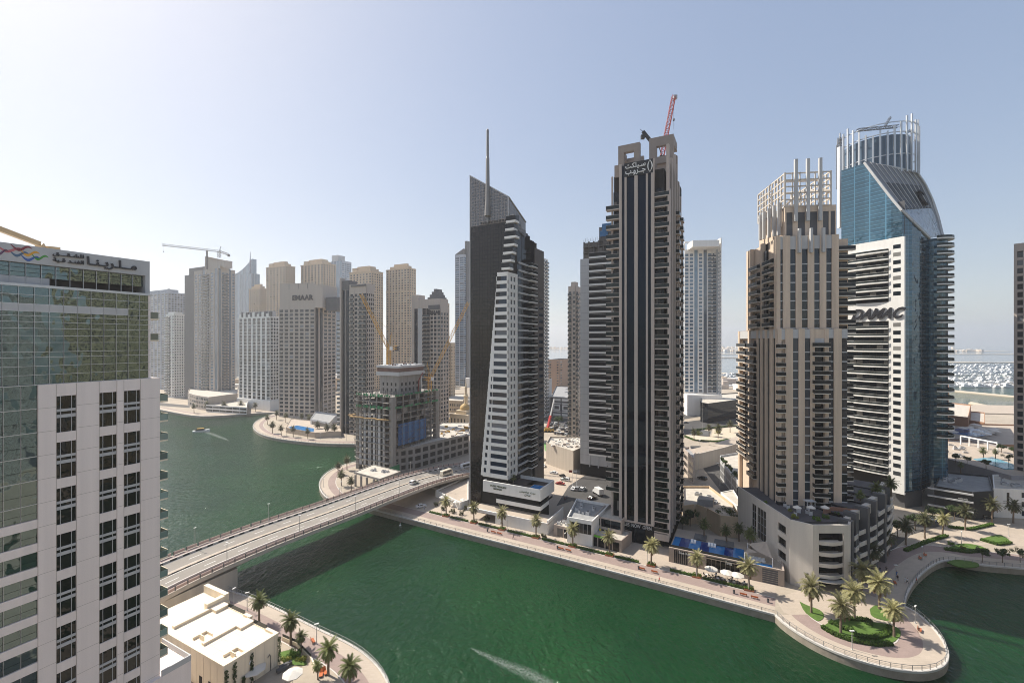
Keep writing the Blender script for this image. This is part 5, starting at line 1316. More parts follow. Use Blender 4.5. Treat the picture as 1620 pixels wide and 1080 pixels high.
# retail concrete box with a rubble roof, behind
zt_ = 14
cb = slab_building('concrete_hall', 'blank beige concrete hall with a cluttered roof behind the spire tower', PXW([(864, 700), (907, 713), (935, 700), (925, 690), (870, 690)], zt_), 2, zt_, mat('beige_concrete_panels', (.46, .40, .33), .85, .12, streak=.4), M_roofpale)
b = MB()
for i in range(60):
 x, y = W(random.uniform(872, 925), random.uniform(692, 706), zt_)[:2]; s = random.uniform(.3, 1.2); b.box(x, x + s * 1.5, y, y + s, zt_ - .9, zt_ - .9 + random.uniform(.3, 1.2), random.randrange(3))
tag(b.build('roof_clutter', [M_white, M_brownstone, M_lgrey], cb, world=True), kind='stuff')
# striped retail block
rt = slab_building('panelled_retail_block', 'dark retail block with three square framed panels', PXW([(872, 627), (918, 630), (930, 612), (880, 610)], 20), 2, 20, M_dgrey, M_roofgrey)
p0, p1 = [Vector(v) for v in PXW([(872, 627), (918, 630)], 20)]; e = (p1 - p0).normalized(); L = (p1 - p0).length; b = MB(); c = MB()
for k in range(3):
 s0 = L * (.06 + .315 * k); s1 = s0 + L * .27; b.fb(p0, e, s0, s1, .02, .25, 16.3, 18.6); b.fb(p0, e, s0, s1, .02, .25, 13.6, 14.6); b.fb(p0, e, s0, s1, .02, .25, 5.8, 6.8); b.fb(p0, e, s0, s1, .02, .25, 2.6, 4.6)
 m0, m1 = s0 + .4, s1 - .4
 for (a0, a1, z0, z1) in ((m0, m1, 11.6, 12.8), (m0, m1, 7.4, 8.6), (m0, m0 + 1.2, 8.601, 11.599), (m1 - 1.2, m1, 8.601, 11.599)): b.fb(p0, e, a0, a1, .02, .25, z0, z1)
b.fb(p0, e, -1, L + 4, -.3, .8, 19.6, 20.4); b.build('white_band', M_white, rt, world=True)
# low white terrace by the bridge landing
wt = slab_building('white_terrace', 'flat white terrace building beside the bridge landing', PXW([(689, 775), (741, 752), (741, 790), (728, 794)], 5.0), 2, 5.0, M_white, M_pave, .6)
# right hand side: dark shop front, hotel terrace with pools, edge tower
dk = slab_building('dark_shopfront_block', 'dark curved shopping block with white bands beside the blue tower', PXW([(1478, 768), (1540, 778), (1572, 776), (1565, 752), (1490, 745)], 13), 2, 13, M_black, M_roofgrey, .7)
p0, p1 = [Vector(v) for v in PXW([(1478, 768), (1540, 778)], 13)]; e = (p1 - p0).normalized(); L = (p1 - p0).length; b = MB()
for z in (4.8, 8.6, 11.6): b.fb(p0, e, -2, L, .02, .9, z, z + .55)
b.build('white_band', M_lgrey, dk, world=True); sgn(dk, p0, p1, .62, .86, .95, 9.6, 10.3, 'marina walk', M_letterw)
p2 = Vector(PXW([(1572, 776)], 13)[0]); wt2 = slab_building('white_corner_block', 'white framed corner block with glazed front at the right edge', PXW([(1572, 772), (1625, 774), (1640, 750), (1570, 750)], 13.5), 2, 13.5, M_white, M_roofpale)
q = [Vector(v) for v in PXW([(1576, 772), (1598, 773)], 13.5)]; wins_on(wt2, q[0], q[1], 6.5, 1, 5.5, 1, .9, 1, M_glassdark); q = [Vector(v) for v in PXW([(1602, 773), (1624, 774)], 13.5)]; wins_on(wt2, q[0], q[1], 3, 3, 3.6, 2, .85, .55, M_window)
gr = slab_building('grey_pool_terrace', 'long grey walled terrace block with a pale pool on its roof', PXW([(1480, 720), (1600, 752), (1680, 752), (1640, 715), (1530, 695), (1478, 690)], 14.5), 2, 14.5, mat('mauve_grey_wall', (.33, .31, .32), .8, .1), M_pave)
b = MB(); b.prism(PXW([(1540, 725), (1590, 741), (1625, 741), (1570, 722)], 14), 13.62, 13.9); b.build('pool', water_mat('pale_pool', (.12, .32, .40), (.10, .28, .36), .1, 1), gr, world=True)
b = MB(); f0 = [Vector((*v, 0)) for v in PXW([(1520, 700), (1578, 712)], 14.5)]
for k in range(5):
 p = f0[0].lerp(f0[1], k / 4); b.bar((p.x, p.y, 13.6), (p.x, p.y, 18.2), .5)
b.bar((f0[0].x, f0[0].y, 18.4), (f0[1].x, f0[1].y, 18.4), .6); b.build('white_pergola', M_steel, gr, world=True)
hb = slab_building('brown_hotel_terrace', 'brown hotel terrace wall with planted ledge and lagoon pool', PXW([(1462, 690), (1586, 703), (1640, 703), (1640, 672), (1470, 668)], 14), 2, 14, mat('brown_render', (.36, .20, .12), .85, .12), M_pave)
b = MB(); b.prism(PXW([(1485, 690), (1500, 684), (1545, 690), (1570, 687), (1560, 679), (1510, 677), (1486, 679)], 13.3), 13.05, 13.3); b.build('lagoon_pool', M_pool, hb, world=True)
p0, p1 = [Vector(v) for v in PXW([(1462, 692), (1588, 705)], 14)]; e = (p1 - p0).normalized(); b = MB(); b.fb(p0, e, 0, (p1 - p0).length, .1, 5, 8.4, 9.6); b.fb(p0, e, 0, (p1 - p0).length, -.2, 3.4, 2, 7.6, 2); b.build('planted_ledge', mat('brown_render', (.36, .20, .12), .85, .12), hb, world=True) if False else b.build('planted_ledge', [mat('brown_ledge', (.36, .20, .12), .85, .12), M_interior, M_interior], hb, world=True)
hb2 = slab_building('brown_hotel_wing', 'stepped brown hotel wing above the lagoon pool', PXW([(1490, 655), (1532, 660), (1536, 640), (1490, 635)], 20), 2, 20, mat('brown_render_wing', (.38, .21, .13), .85, .12), M_roofpale)
hb3 = slab_building('brown_hotel_annex', 'small brown block at the end of the hotel terrace', PXW([(1534, 664), (1558, 668), (1558, 652), (1536, 650)], 15), 2, 15, mat('brown_render_annex', (.36, .20, .12), .85, .12), M_roofpale)
hb4 = slab_building('brown_hotel_tower', 'plain dark brown tower block behind the blue tower', PXW([(1482, 612), (1501, 613), (1501, 600), (1482, 600)], 45), 2, 45, mat('dark_brown_render', (.20, .11, .08), .85, .12), M_roofgrey)
# slice of a tower at the right edge
et = Tw('edge_tower', 'brown stone tower sliced by the right edge of the view', 'building', 1604, 205, R(-60))
zt_ = et.Z(386); w_ = et.wall; A, E = (0, 0), (1, 0); w_.box(.6, 26, .6, 24, 2, zt_ - .5, 1)
n_ = 9
for k in range(n_ + 1): w_.fb(A, E, k * 2.8, k * 2.8 + 1.0, -.8, .1, 2, zt_)
for i in range(29):
 z = 8 + i * 3.6
 if z < zt_ - 4:
  w_.fb(A, E, 1.01, 25, -.8, -.06, z, z + 1.2)
  for k in range(n_): et.win.append((A, E, k * 2.8 + 1.05, -.4, z + 1.2, 1.7, 2.35))
w_.box(0, 26, 0, 24, zt_ - 3.5, zt_); A2, E2 = (0, 24), (0, -1)
for k in range(6): w_.fb(A2, E2, 4 * k + .5, 4 * k + 2, -.8, .1, 2, zt_ - 3.6)
w_.build('wall', [M_brownstone, M_interior], et.th); et.panes(M_finwin)
# ------------------------------------------------------------------ the tower under construction
def crane(name, label, base, zb, zj, tip, back, col, group='tower cranes', mast_w=2.0, jw=1.6, aframe=6, t=.22):
 th = T(name, label, 'crane', (base[0], base[1], zb), 0, group)
 b = MB(); b.truss((base[0], base[1], zb), (base[0], base[1], zj), mast_w, mast_w * 1.1, t); b.build('mast', col, th, world=True)
 top = Vector((base[0], base[1], zj)); tip = Vector(tip); back = Vector(back)
 b = MB(); b.truss(top + Vector((0, 0, .5)), tip, jw, jw * 1.2, t * .9, tri=True); b.build('jib', col, th, world=True)
 b = MB(); b.truss(top + Vector((0, 0, .3)), back, jw, jw * 1.4, t * .9); b.build('counter_jib', col, th, world=True)
 b = MB(); b.box(back.x - 1.1, back.x + 1.1, back.y - .8, back.y + .8, back.z - 2.2, back.z + .3); b.build('counterweight', M_dgrey, th, world=True)
 ap = top + Vector((0, 0, aframe)) + (back - top).normalized() * 1.6
 b = MB()
 for o in (-.6, .6): b.bar(top + Vector((o, 0, .2)), ap, t * .9)
 b.bar(ap, top.lerp(tip, .75), t * .35); b.bar(ap, back, t * .35); b.build('a_frame', col, th, world=True)
 b = MB(); b.box(top.x + .9, top.x + 2.3, top.y - 1.6, top.y - .2, zj - .2, zj + 1.7); b.build('cab', M_white, th, world=True)
 b = MB(); h = top.lerp(tip, .97); b.tube([h, h + Vector((0, 0, -7))], .05, 4); b.box(h.x - .3, h.x + .3, h.y - .3, h.y + .3, h.z - 8, h.z - 7); b.build('hook_block', M_dgrey, th, world=True)
 return th
M_craney = paint('crane_yellow', (.55, .30, .04)); M_netg = mat('green_safety_net', (.05, .22, .10), .9, .25); M_slab = mat('site_concrete', (.30, .28, .255), .9, .25, .4, .15)
def site():
 t = Tw('unfinished_tower', 'half built concrete tower with open floors, blue sheeting and green nets', 'building', 621, 235)
 A, E = (0, 0), (1, 0); X, Y = t.X, t.Y; xl = X(563); yr = Y(695); zt = t.Z(628); fh = 3.15; z0 = 2; nf = int((zt - z0) / fh)
 fl = MB(); co = MB(); wl = MB(); nt = MB()
 for i in range(nf + 1):
  z = z0 + i * fh + (zt - z0 - nf * fh); o = .25 * ((i * 5) % 3)
  fl.box(xl - o, -.05, -o, yr, z - .32, z)
  # ragged balcony edges on the left end and front corner
  fl.box(xl - 2.6 - (i * 7 % 3) * .35, xl - o - .01, 1.5, 9, z - .28, z - .02); fl.box(-5.2, -1.2, -1.5 - (i * 3 % 2) * .4, -o - .01, z - .27, z - .03)
 for x in [xl + .6 + k * (-xl - 3) / 5 for k in range(6)]: co.box(x - .3, x + .3, .4, 1.0, z0, zt - .33)
 for k in range(7): y = 3 + k * (yr - 4) / 6; co.box(-1.1, -.5, y - .35, y + .35, z0, zt - .33)
 co.box(-2.0, .25, -.25, 2.4, z0, zt - .2); co.box(xl - .4, xl + 1.8, .3, 3, z0, zt - 2); co.box(-2.0, .12, yr - 3.6, yr, z0, zt - .2)
 wl.box(xl + 6, -5, 8, yr - 7, z0, zt - .33, 1)
 # blockwork infill on the lower floors of the left face, openings left dark
 k0 = [xl + 2 + k * (-xl - 6) / 6 for k in range(7)]
 for i in range(0, 10):
  z = z0 + i * fh + (zt - z0 - nf * fh)
  for k in range(6):
   if (i * 3 + k * 5) % 7 == 0 and i > 7: continue
   wl.box(k0[k] + .02, k0[k] + (k0[k + 1] - k0[k]) * (.4 if (k % 2) else .52), .45, .75, z, z + fh - .33, 2 if i < 9 else 0)
 for i in range(3, nf):
  z = z0 + i * fh + (zt - z0 - nf * fh)
  for k in range(6):
   if (i + k * 3) % 4 == 0: wl.box(-1.4, -.9, 4 + k * 5.2, 7.4 + k * 5.2, z, z + fh * .8)
  for k in range(4):
   if (i * 2 + k) % 3 == 0: wl.box(xl + 3 + k * 6, xl + 6.4 + k * 6, 3.2, 3.5, z, z + fh - .33)
 # edge protection: nets along the two top floors, orange boards half way
 for z in (zt, zt - fh * 2):
  n = 26
  for k in range(n):
   if (k * 7) % 5 == 0: continue
   x = xl + (-xl) * k / n; nt.box(x, x - xl / n * .9, -.6 - .2 * (k % 2), -.52 - .2 * (k % 2), z - .1 - .2 * (k % 3), z + .8 + .25 * (k % 3))
   y = yr * k / n; nt.box(.32 + .2 * (k % 2), .4 + .2 * (k % 2), y, y + yr / n * .9, z - .1, z + .8 + .25 * (k % 2))
 fl.build('floor_slab', M_slab, t.th); co.build('column', M_greycon, t.th); wl.build('blockwork', [M_greycon, M_interior, M_lgrey], t.th); nt.build('safety_net', M_netg, t.th)
 pb = MB(); zz = z0 + 9 * fh + .3
 for k in range(9): pb.box(xl - 3 + k * 3.2, xl + .1 + k * 3.2, -2.2, -.55, zz + .15 * (k % 3), zz + .3 + .15 * (k % 3))
 for k in range(4): pb.box(xl - 6 + k * 1.1, xl - 3.1 + k * .2, -.4 + k * 2, 1.2 + k * 2, zz + .5, zz + .75)
 pb.build('plywood_platform', mat('plywood', (.42, .27, .12), .8, .3), t.th)
 # blue sheeting on the right face
 sh = MB(); y0 = Y(629); y1 = Y(673)
 zb_, zt2 = t.Z(703, 0, y0), t.Z(676, 0, y0) ; n = 9
 for k in range(n):
  ya, yb = y0 + (y1 - y0) * k / n, y0 + (y1 - y0) * (k + 1) / n
  sh.box(.45 + .12 * (k % 2), .55 + .12 * (k % 2), ya, yb - .05, t.Z(705, 0, y0), t.Z(671, 0, y0), k % 2)
 sh.build('blue_sheeting', [mat('blue_sheet', (.02, .08, .22), .6, .3, 1), mat('light_blue_sheet', (.05, .15, .33), .6, .3, 1)], t.th)
 sc_ = MB(); zz = zt - 1
 for k in range(12):
  x = xl + .4 - xl * k / 12
  if k in (0, 1, 2, 10, 11): sc_.bar((x, -1.5, 10), (x, -1.5, zt + 1.6), .09); sc_.bar((x, -.7, 10), (x, -.7, zt + 1.6), .09)
 for k in range(9):
  y = 1.5 + (yr - 3) * k / 8; sc_.bar((1.3, y, 14), (1.3, y, zt + 1.6), .1)
 for i in range(8):
  z = 15 + i * 4; sc_.bar((1.3, 1.2, z), (1.3, yr - 1, z), .09); sc_.bar((1.3, 1.5 + (yr - 3) * (i % 4) / 4, z), (1.3, 1.5 + (yr - 3) * (i % 4 + 1) / 4, z + 4), .08); sc_.bar((xl - .5, -1.5, z), (xl * .76, -1.5, z), .09); sc_.bar((-4.8, -1.5, z), (0, -1.5, z), .09); sc_.box(.9, 1.6, 2 + i % 3 * 8, 9 + i % 3 * 8, z - .06, z)
 sc_.build('scaffolding', mat('rusty_scaffold', (.16, .11, .08), .7, .3), t.th)
 # lift core with climbing formwork
 c = MB(); x0, x1, ya, yb = xl + 9, -4, 9, yr - 12; zc = t.Z(585, -4, 9); zf0 = t.Z(592, -4, 9); zf1 = t.Z(578.5, -4, 9)
 c.box(x0, x1, ya, yb, zt - .5, zf0)
 for i in range(2):
  for k in range(4): c.box(x0 + 2 + k * 3, x0 + 3.1 + k * 3, ya - .02, ya + .1, zt + 1.6 + i * 3.1, zt + 3.3 + i * 3.1, 1)
  for k in range(5): c.box(x1 - .1, x1 + .02, ya + 2 + k * 3.2, ya + 3.3 + k * 3.2, zt + 1.6 + i * 3.1, zt + 3.3 + i * 3.1, 1)
 c.build('lift_core', [M_greycon, M_interior], t.th)
 f = MB(); f.box(x0 - 1.4, x1 + 1.4, ya - 1.4, yb + 1.4, zf0 - .8, zf0 + 1.2, 0); f.box(x0 - 1.0, x1 + 1.0, ya - 1.0, yb + 1.0, zf0 + 1.2, zf0 + 3.4, 1); f.box(x0 - 1.4, x1 + 1.4, ya - 1.4, yb + 1.4, zf0 + 3.401, zf1, 0)
 for k in range(30): x = random.uniform(x0, x1); y = random.uniform(ya, yb); f.box(x, x + .5, y, y + .8, zf1, zf1 + random.uniform(.2, .9), random.randrange(2))
 f.build('climbing_formwork', [M_lgrey, mat('rust_panel', (.17, .10, .08), .8, .3)], t.th)
 # starter bars and scaffold clutter on the top deck
 rb = MB()
 for k in range(150):
  x, y = (random.uniform(xl, -1), random.uniform(0, 6)) if k % 2 else (random.uniform(-7, -1), random.uniform(1, yr - 2)); rb.bar((x, y, zt), (x + random.uniform(-.1, .1), y, zt + random.uniform(1.6, 3.6)), .09)
 tag(rb.build('starter_bar', M_dgrey, t.th), kind='stuff')
 pm = MB(); pm.bar((x1 + 2, ya + 14, zt), (x1 + 2.4, ya + 14, zt + 7), .5); pm.bar((x1 + 2.4, ya + 14, zt + 7), (x1 + 1.0, ya + 20, zt + 12), .45); pm.build('placing_boom', paint('dark_red_boom', (.20, .03, .03)), t.th)
 # lower podium along the road, with ragged openings
 pd = slab_building('site_podium', 'bare concrete podium with square openings beside the bridge road', PXW([(621, 711), (655, 706), (742, 685), (742, 668), (700, 668), (640, 700)], 15), 2, 15, M_greycon, M_roofpale, .4)
 p0, p1 = [Vector(v) for v in PXW([(655, 706), (742, 685)], 15)]
 wins_on(pd, p0, p1, 3, 3, 4, 8, .7, .6, M_interior, 'opening'); q0, q1 = [Vector(v) for v in PXW([(621, 711), (655, 706)], 15)]; wins_on(pd, q0, q1, 3.5, 3, 3.8, 3, .6, .6, M_interior, 'opening')
 b = MB()
 for k in range(70):
  x, y = W(random.uniform(690, 742), random.uniform(672, 690), 15)[:2]; s = random.uniform(.3, 1.4); b.box(x, x + 2 * s, y, y + s, 14.6, 14.6 + random.uniform(.2, 1.2), random.randrange(4))
 tag(b.build('building_material', [M_white, M_brownstone, M_lgrey, M_craney], pd, world=True), kind='stuff')
 dk = slab_building('concrete_deck', 'low unfinished concrete deck on columns in front of the half built tower', PXW([(560, 746), (601, 757), (634, 745), (590, 734)], 8.5), 7.6, 8.5, M_slab, M_roofpale, .3)
 b = MB()
 for p in PXW([(562, 748), (571, 749.5), (580, 752), (591, 754.5), (600, 757), (612, 752), (624, 747)], 8.5): b.box(p[0] - .4, p[0] + .4, p[1], p[1] + .8, 2, 7.6)
 b.build('column', M_greycon, dk, world=True)
 q = PXW([(596, 762), (632, 748)], 2); fe = T('green_hoarding', 'green netted hoarding along the kerb below the building site', 'hoarding', (*q[0], 2))
 b = MB(); b.bar((*q[0], 4.6), (*q[1], 4.6), .1, 4.2); b.build('net', M_netg, fe, world=True)
 b = MB()
 for k in range(8): p = Vector(q[0]).lerp(Vector(q[1]), k / 7); b.box(p.x - .08, p.x + .08, p.y + .07, p.y + .2, 2, 6.8)
 b.build('post', M_rail, fe, world=True)
 # two luffing cranes
 p = t.P(-9, 20); d = p.y; zj = ZP(553, d); pk = lambda px, py, d: XD(px, d, ZP(py, d))
 crane('tower_crane', 'yellow luffing crane standing on the lift core of the half built tower', (XD(615, d).x, d), ZP(578, d), zj, pk(571, 465, d - 6), pk(628, 549, d + 3), M_craney, aframe=9)
 p = t.P(-2, yr - 6); d = p.y
 crane('tower_crane', 'yellow luffing crane rising behind the right end of the half built tower', (XD(680, d).x, d), ZP(640, d), ZP(601, d), pk(741, 478, d + 4), pk(671, 598, d), M_craney, aframe=10)
 return t
site()
# ------------------------------------------------------------------ unseen towers added round the viewer for glass reflections and bounced fill light
M_behind = [mat('unseen_bounce_cream', (.50, .43, .27), .8, .1), mat('unseen_bounce_grey', (.45, .45, .44), .8, .1), mat('unseen_bounce_tan', (.36, .28, .18), .8, .1)]
def unseen_bounce(label, x, y, w, d, h, k, rz):
 th = T('unseen_bounce_tower', label, 'building', (x, y, 2), rz); b = MB(); fh = 3.4; n = max(4, int(w / 4)); nd = max(4, int(d / 4)); nf = int(h / fh)
 b.box(-w / 2 + .5, w / 2 - .5, -d / 2 + .5, d / 2 - .5, 0, h - .2, 1)
 for (a, e, L, q) in (((-w / 2, -d / 2), (1, 0), w, n), ((w / 2, -d / 2), (0, 1), d, nd), ((w / 2, d / 2), (-1, 0), w, n), ((-w / 2, d / 2), (0, -1), d, nd)):
  for i in range(q + 1): b.fb(a, e, max(.01, L * i / q - .6), min(L - .01, L * i / q + .6), -.5, .0, 0, h)
  for i in range(nf): b.fb(a, e, .02, L - .02, -.5, -.06, i * fh, i * fh + 1.3)
 b.build('wall', [M_behind[k], M_glassdark], th)
for i, (lab, x, y, w, d, h, k, rz) in enumerate((
  ('unseen cream apartment tower added on the right bank for reflections', 190, 40, 34, 30, 120, 0, .3), ('unseen dark grey tower added on the right bank for reflections', 168, -12, 26, 34, 95, 1, .3), ('unseen tan tower added on the right bank for reflections', 240, 95, 26, 26, 70, 2, .2),
  ('unseen cream slab tower added for bounced light directly behind the viewer', -25, -62, 46, 30, 84, 1, -.49), ('unseen dark tower added for bounced light behind the viewer to the right', 62, -75, 36, 30, 92, 1, -.49), ('unseen tan tower added for bounced light behind the viewer to the far right', 128, -102, 38, 30, 80, 2, -.49),
  ('unseen grey tower added for bounced light behind the left hotel block', -170, -30, 36, 40, 95, 1, -.49), ('unseen cream tower added for bounced light behind the viewer to the left', -105, -95, 44, 30, 88, 0, -.49))):
 unseen_bounce(lab, x, y, w, d, h, k, rz)
# ------------------------------------------------------------------ towers further back
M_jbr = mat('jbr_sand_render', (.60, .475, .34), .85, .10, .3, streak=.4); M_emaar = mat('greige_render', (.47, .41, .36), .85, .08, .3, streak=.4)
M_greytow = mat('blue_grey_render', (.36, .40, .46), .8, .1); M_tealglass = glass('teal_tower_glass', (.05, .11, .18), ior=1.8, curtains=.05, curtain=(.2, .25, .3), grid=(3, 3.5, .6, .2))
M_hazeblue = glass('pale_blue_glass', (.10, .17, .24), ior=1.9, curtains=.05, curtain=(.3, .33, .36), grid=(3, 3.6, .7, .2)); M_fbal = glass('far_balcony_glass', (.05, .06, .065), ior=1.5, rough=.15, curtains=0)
class Far(Tw):
 def __init__(s, name, label, pl, pc, pr, d, pytop, wallm, rz=RZ, fh=3.4, z0=2, group=None, top=1.2):
  Tw.__init__(s, name, label, 'building', pc, d, rz, group); s.xl = s.X(pl); s.yr = s.Y(pr); s.zt = s.Z(pytop); s.fh = fh; s.z0 = z0
  s.nf = int((s.zt - z0 - top) / fh); s.top = s.zt - z0 - s.nf * fh; s.m = wallm
  s.wall.box(s.xl + .4, -.4, .4, max(.9, s.yr - .3), z0, s.zt - .4, 1)
 def front(s, n, pier=.45, sp=.35, dep=.45, px=None, kinds=None, m=0, z0=None, nf=None):
  x0, x1 = (s.xl, 0) if px is None else (s.X(px[0]), s.X(px[1])); w = (x1 - x0) / n; sp_ = []
  for k in range(n):
   a = x0 + k * w; kd = (kinds or 'w')[k % len(kinds or 'w')]
   sp_ += [('p', a, a + w * pier / 2), (kd, a + w * pier / 2, a + w * (1 - pier / 2)), ('p', a + w * (1 - pier / 2), a + w)] if kd != 'c' else [('p', a, a + w)]
  cols(s.wall, s.win, (0, 0), (1, 0), sp_, z0 or s.z0, nf or s.nf, s.fh, sp, dep, m, s.top if nf is None else 0)
 def side(s, n, pier=.45, sp=.35, dep=.45, kinds=None, py=None, m=0):
  y0, y1 = (0, s.yr) if py is None else (s.Y(py[0]), s.Y(py[1])); w = (y1 - y0) / n; sp_ = []
  for k in range(n):
   a = y0 + k * w; kd = (kinds or 'w')[k % len(kinds or 'w')]
   sp_ += [('p', a, a + w * pier / 2), (kd, a + w * pier / 2, a + w * (1 - pier / 2)), ('p', a + w * (1 - pier / 2), a + w)] if kd != 'c' else [('p', a, a + w)]
  cols(s.wall, s.win, (0, 0), (0, 1), sp_, s.z0, s.nf, s.fh, sp, dep, m, s.top)
 def bands(s, px, proj=1.4, y=0, side=False, i0=1, i1=None, m=(0, 1, 0), rail=1.0, slab=.4):
  if side: a, e = (0, 0), (0, 1); s0, s1 = s.Y(px[0]), s.Y(px[1])
  else: a, e = (0, 0), (1, 0); s0, s1 = s.X(px[0]), s.X(px[1])
  b = balcony_mb(s1 - s0, proj, slab, slab + rail)
  inst('balcony', b, [s.m, M_fbal, s.m], s.th, [FM(a, e, s0, 0, s.z0 + i * s.fh - .1) for i in range(i0, i1 or s.nf)])
 def step(s, inx0, inx1, iny0, iny1, z1, z0=None, m=0): s.wall.box(s.xl + inx0, -inx1, iny0, s.yr - iny1, (s.zt if z0 is None else z0) - .5, z1, m)
 def done(s, gm=None, extra=()):
  s.wall.build('wall', [s.m, M_interior, M_lgrey, M_dgrey] + list(extra), s.th); s.panes(gm or M_wingrey); return s
# hazy group at the left end
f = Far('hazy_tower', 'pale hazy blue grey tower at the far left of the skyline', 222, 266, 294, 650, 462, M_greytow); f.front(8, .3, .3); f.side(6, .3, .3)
for k in range(7): f.wall.box(-2.2 - k * 5, -.2 - k * 5, .1, 3, f.zt - .3, f.zt + 3 - k * .25 + (2 if k == 0 else 0))
f.step(6, 8, 4, 6, f.zt + 5); f.done()
f = Far('slim_tower', 'slim pale apartment slab with white balconies before the hazy tower', 262, 276, 294, 560, 496, M_white); f.front(3, .5, .3); f.side(5, .5, .45); f.bands((262, 269), 1.6); f.step(2, 2, 2, 3, f.zt + 2.4, m=0); f.done()
f = Far('brown_tower', 'brown framed tower with curved balcony bays and a tan slanted roof block', 307, 345, 372, 515, 424, M_emaar)
f.front(6, .35, .3, kinds='wwgwwg'); f.side(5, .35, .3, kinds='gwwgw'); f.bands((320, 331), 1.8); f.bands((352, 361), 1.8, side=True); xd = f.X(293.5, 4)
f.wall.box(xd, f.xl - .02, 3, 22, 2, f.Z(428), 3); f.wall.box(xd + 4, f.X(322), 6, 20, f.Z(428) - .5, f.Z(416), 3)
f.wall.box(f.X(321), f.X(345), 2, 12, f.zt - .5, f.Z(412)); f.wall.prism([(f.X(321), 2.2), (f.X(352), 2.2), (f.X(352), 11), (f.X(321), 11)], f.Z(412) - .1, lambda x, y: f.Z(401) - (x - f.X(321)) * .42); f.wall.box(f.X(325) - .6, f.X(325) + 1.2, 1.0, 2.1, f.zt - 2, f.Z(392), 3); f.wall.box(-3, -.5, 2, 14, f.zt - .4, f.zt + 3.2, 2); f.done(M_tealglass)
pd = slab_building('curved_podium', 'beige curved podium with terrace below the brown tower', PXW([(297, 621), (310, 625), (330, 628), (376, 622), (376, 612), (300, 612)], 16), 2, 16, M_emaar, M_roofpale); q = [Vector(v) for v in PXW([(310, 625), (330, 628)], 16)]; wins_on(pd, q[0], q[1], 4, 3, 4, 5, .8, .6); q = [Vector(v) for v in PXW([(297, 621), (310, 625)], 16)]; wins_on(pd, q[0], q[1], 4, 3, 4, 4, .8, .6)
pd = slab_building('white_terraced_podium', 'white terraced waterfront podium with long dark window bands', PXW([(326, 640), (390, 644), (392, 634), (335, 630)], 9), 2, 9, M_white, M_roofpale); q = [Vector(v) for v in PXW([(326, 640), (390, 644)], 9)]; wins_on(pd, q[0], q[1], 2.8, 2, 3.2, 6, .96, .6)
ct = (f.P(-12, 8)); crane('tower_crane', 'long white hammerhead crane above the brown tower roof', ct, f.Z(404), ZP(398, ct.y), XD(256, ct.y - 30, ZP(387, ct.y - 30)), XD(362, ct.y + 8, ZP(403, ct.y + 8)), paint('crane_pale', (.38, .37, .35)), aframe=7, mast_w=2.4, jw=2.0, t=.3)
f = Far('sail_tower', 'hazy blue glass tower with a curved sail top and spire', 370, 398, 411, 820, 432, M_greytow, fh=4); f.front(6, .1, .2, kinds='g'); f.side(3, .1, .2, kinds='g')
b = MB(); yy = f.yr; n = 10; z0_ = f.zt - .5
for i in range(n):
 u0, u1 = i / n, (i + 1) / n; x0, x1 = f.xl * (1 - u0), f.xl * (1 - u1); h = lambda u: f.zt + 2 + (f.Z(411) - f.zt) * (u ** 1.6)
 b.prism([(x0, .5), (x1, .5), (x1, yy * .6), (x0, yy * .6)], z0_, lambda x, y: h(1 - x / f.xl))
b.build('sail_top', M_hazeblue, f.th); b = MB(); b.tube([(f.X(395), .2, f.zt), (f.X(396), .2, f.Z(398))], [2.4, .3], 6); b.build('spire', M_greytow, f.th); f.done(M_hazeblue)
# sandy towers in the back row
for nm, pl, pc, pr, d, py, lab, n1, n2 in (('a', 394, 412, 424, 690, 456, 'short sandy tower half hidden behind its taller neighbours', 5, 4), ('b', 421, 452, 467, 640, 420, 'sandy stone tower with a stepped crown left of the sign tower', 6, 4), ('c', 476, 512, 531, 640, 416, 'wide sandy stone tower with twin crown behind the sign tower', 7, 5), ('d', 553, 588, 606, 590, 428, 'sandy stone tower behind the dark glass striped tower', 7, 5), ('e', 611, 648, 658, 600, 424, 'tall plain sandy tower standing free above the crane', 8, 3)):
 f = Far('sandy_tower', lab, pl, pc, pr, d, py, M_jbr, group='sandy towers behind the waterfront')
 f.front(n1, .5, .42); f.side(n2, .5, .42); k = -f.xl
 f.step(k * .12, k * .12, 2, 3, f.zt + 4.2); f.step(k * .25, k * .2, 4, 5, f.zt + 7.5); f.wall.fb((0, 0), (1, 0), f.xl - .4, .4, -1, .5, f.zt - .8, f.zt + .4); f.wall.fb((0, 0), (0, 1), .51, f.yr, -1, .5, f.zt - .8, f.zt + .4)
 for zq in (.82, .55): f.wall.fb((0, 0), (1, 0), f.xl - .3, .3, -.3, .35, f.zt * zq, f.zt * zq + 1.0); f.wall.fb((0, 0), (0, 1), .31, f.yr, -.3, .35, f.zt * zq, f.zt * zq + 1.0)
 if nm in 'bcd':
  for xk in (.1, .7): f.wall.box(f.xl * (xk + .2), f.xl * xk, 1, 7, f.zt - .2, f.zt + 5.6)
 f.done()
f = Far('back_glass_tower', 'pale blue glass tower with offset top far behind the sandy towers', 523, 541, 556, 880, 412, M_greytow, fh=4); f.front(4, .1, .25, kinds='g'); f.side(4, .1, .25); f.step(1, 14, 2, 4, f.Z(402), m=2); f.done(M_hazeblue)
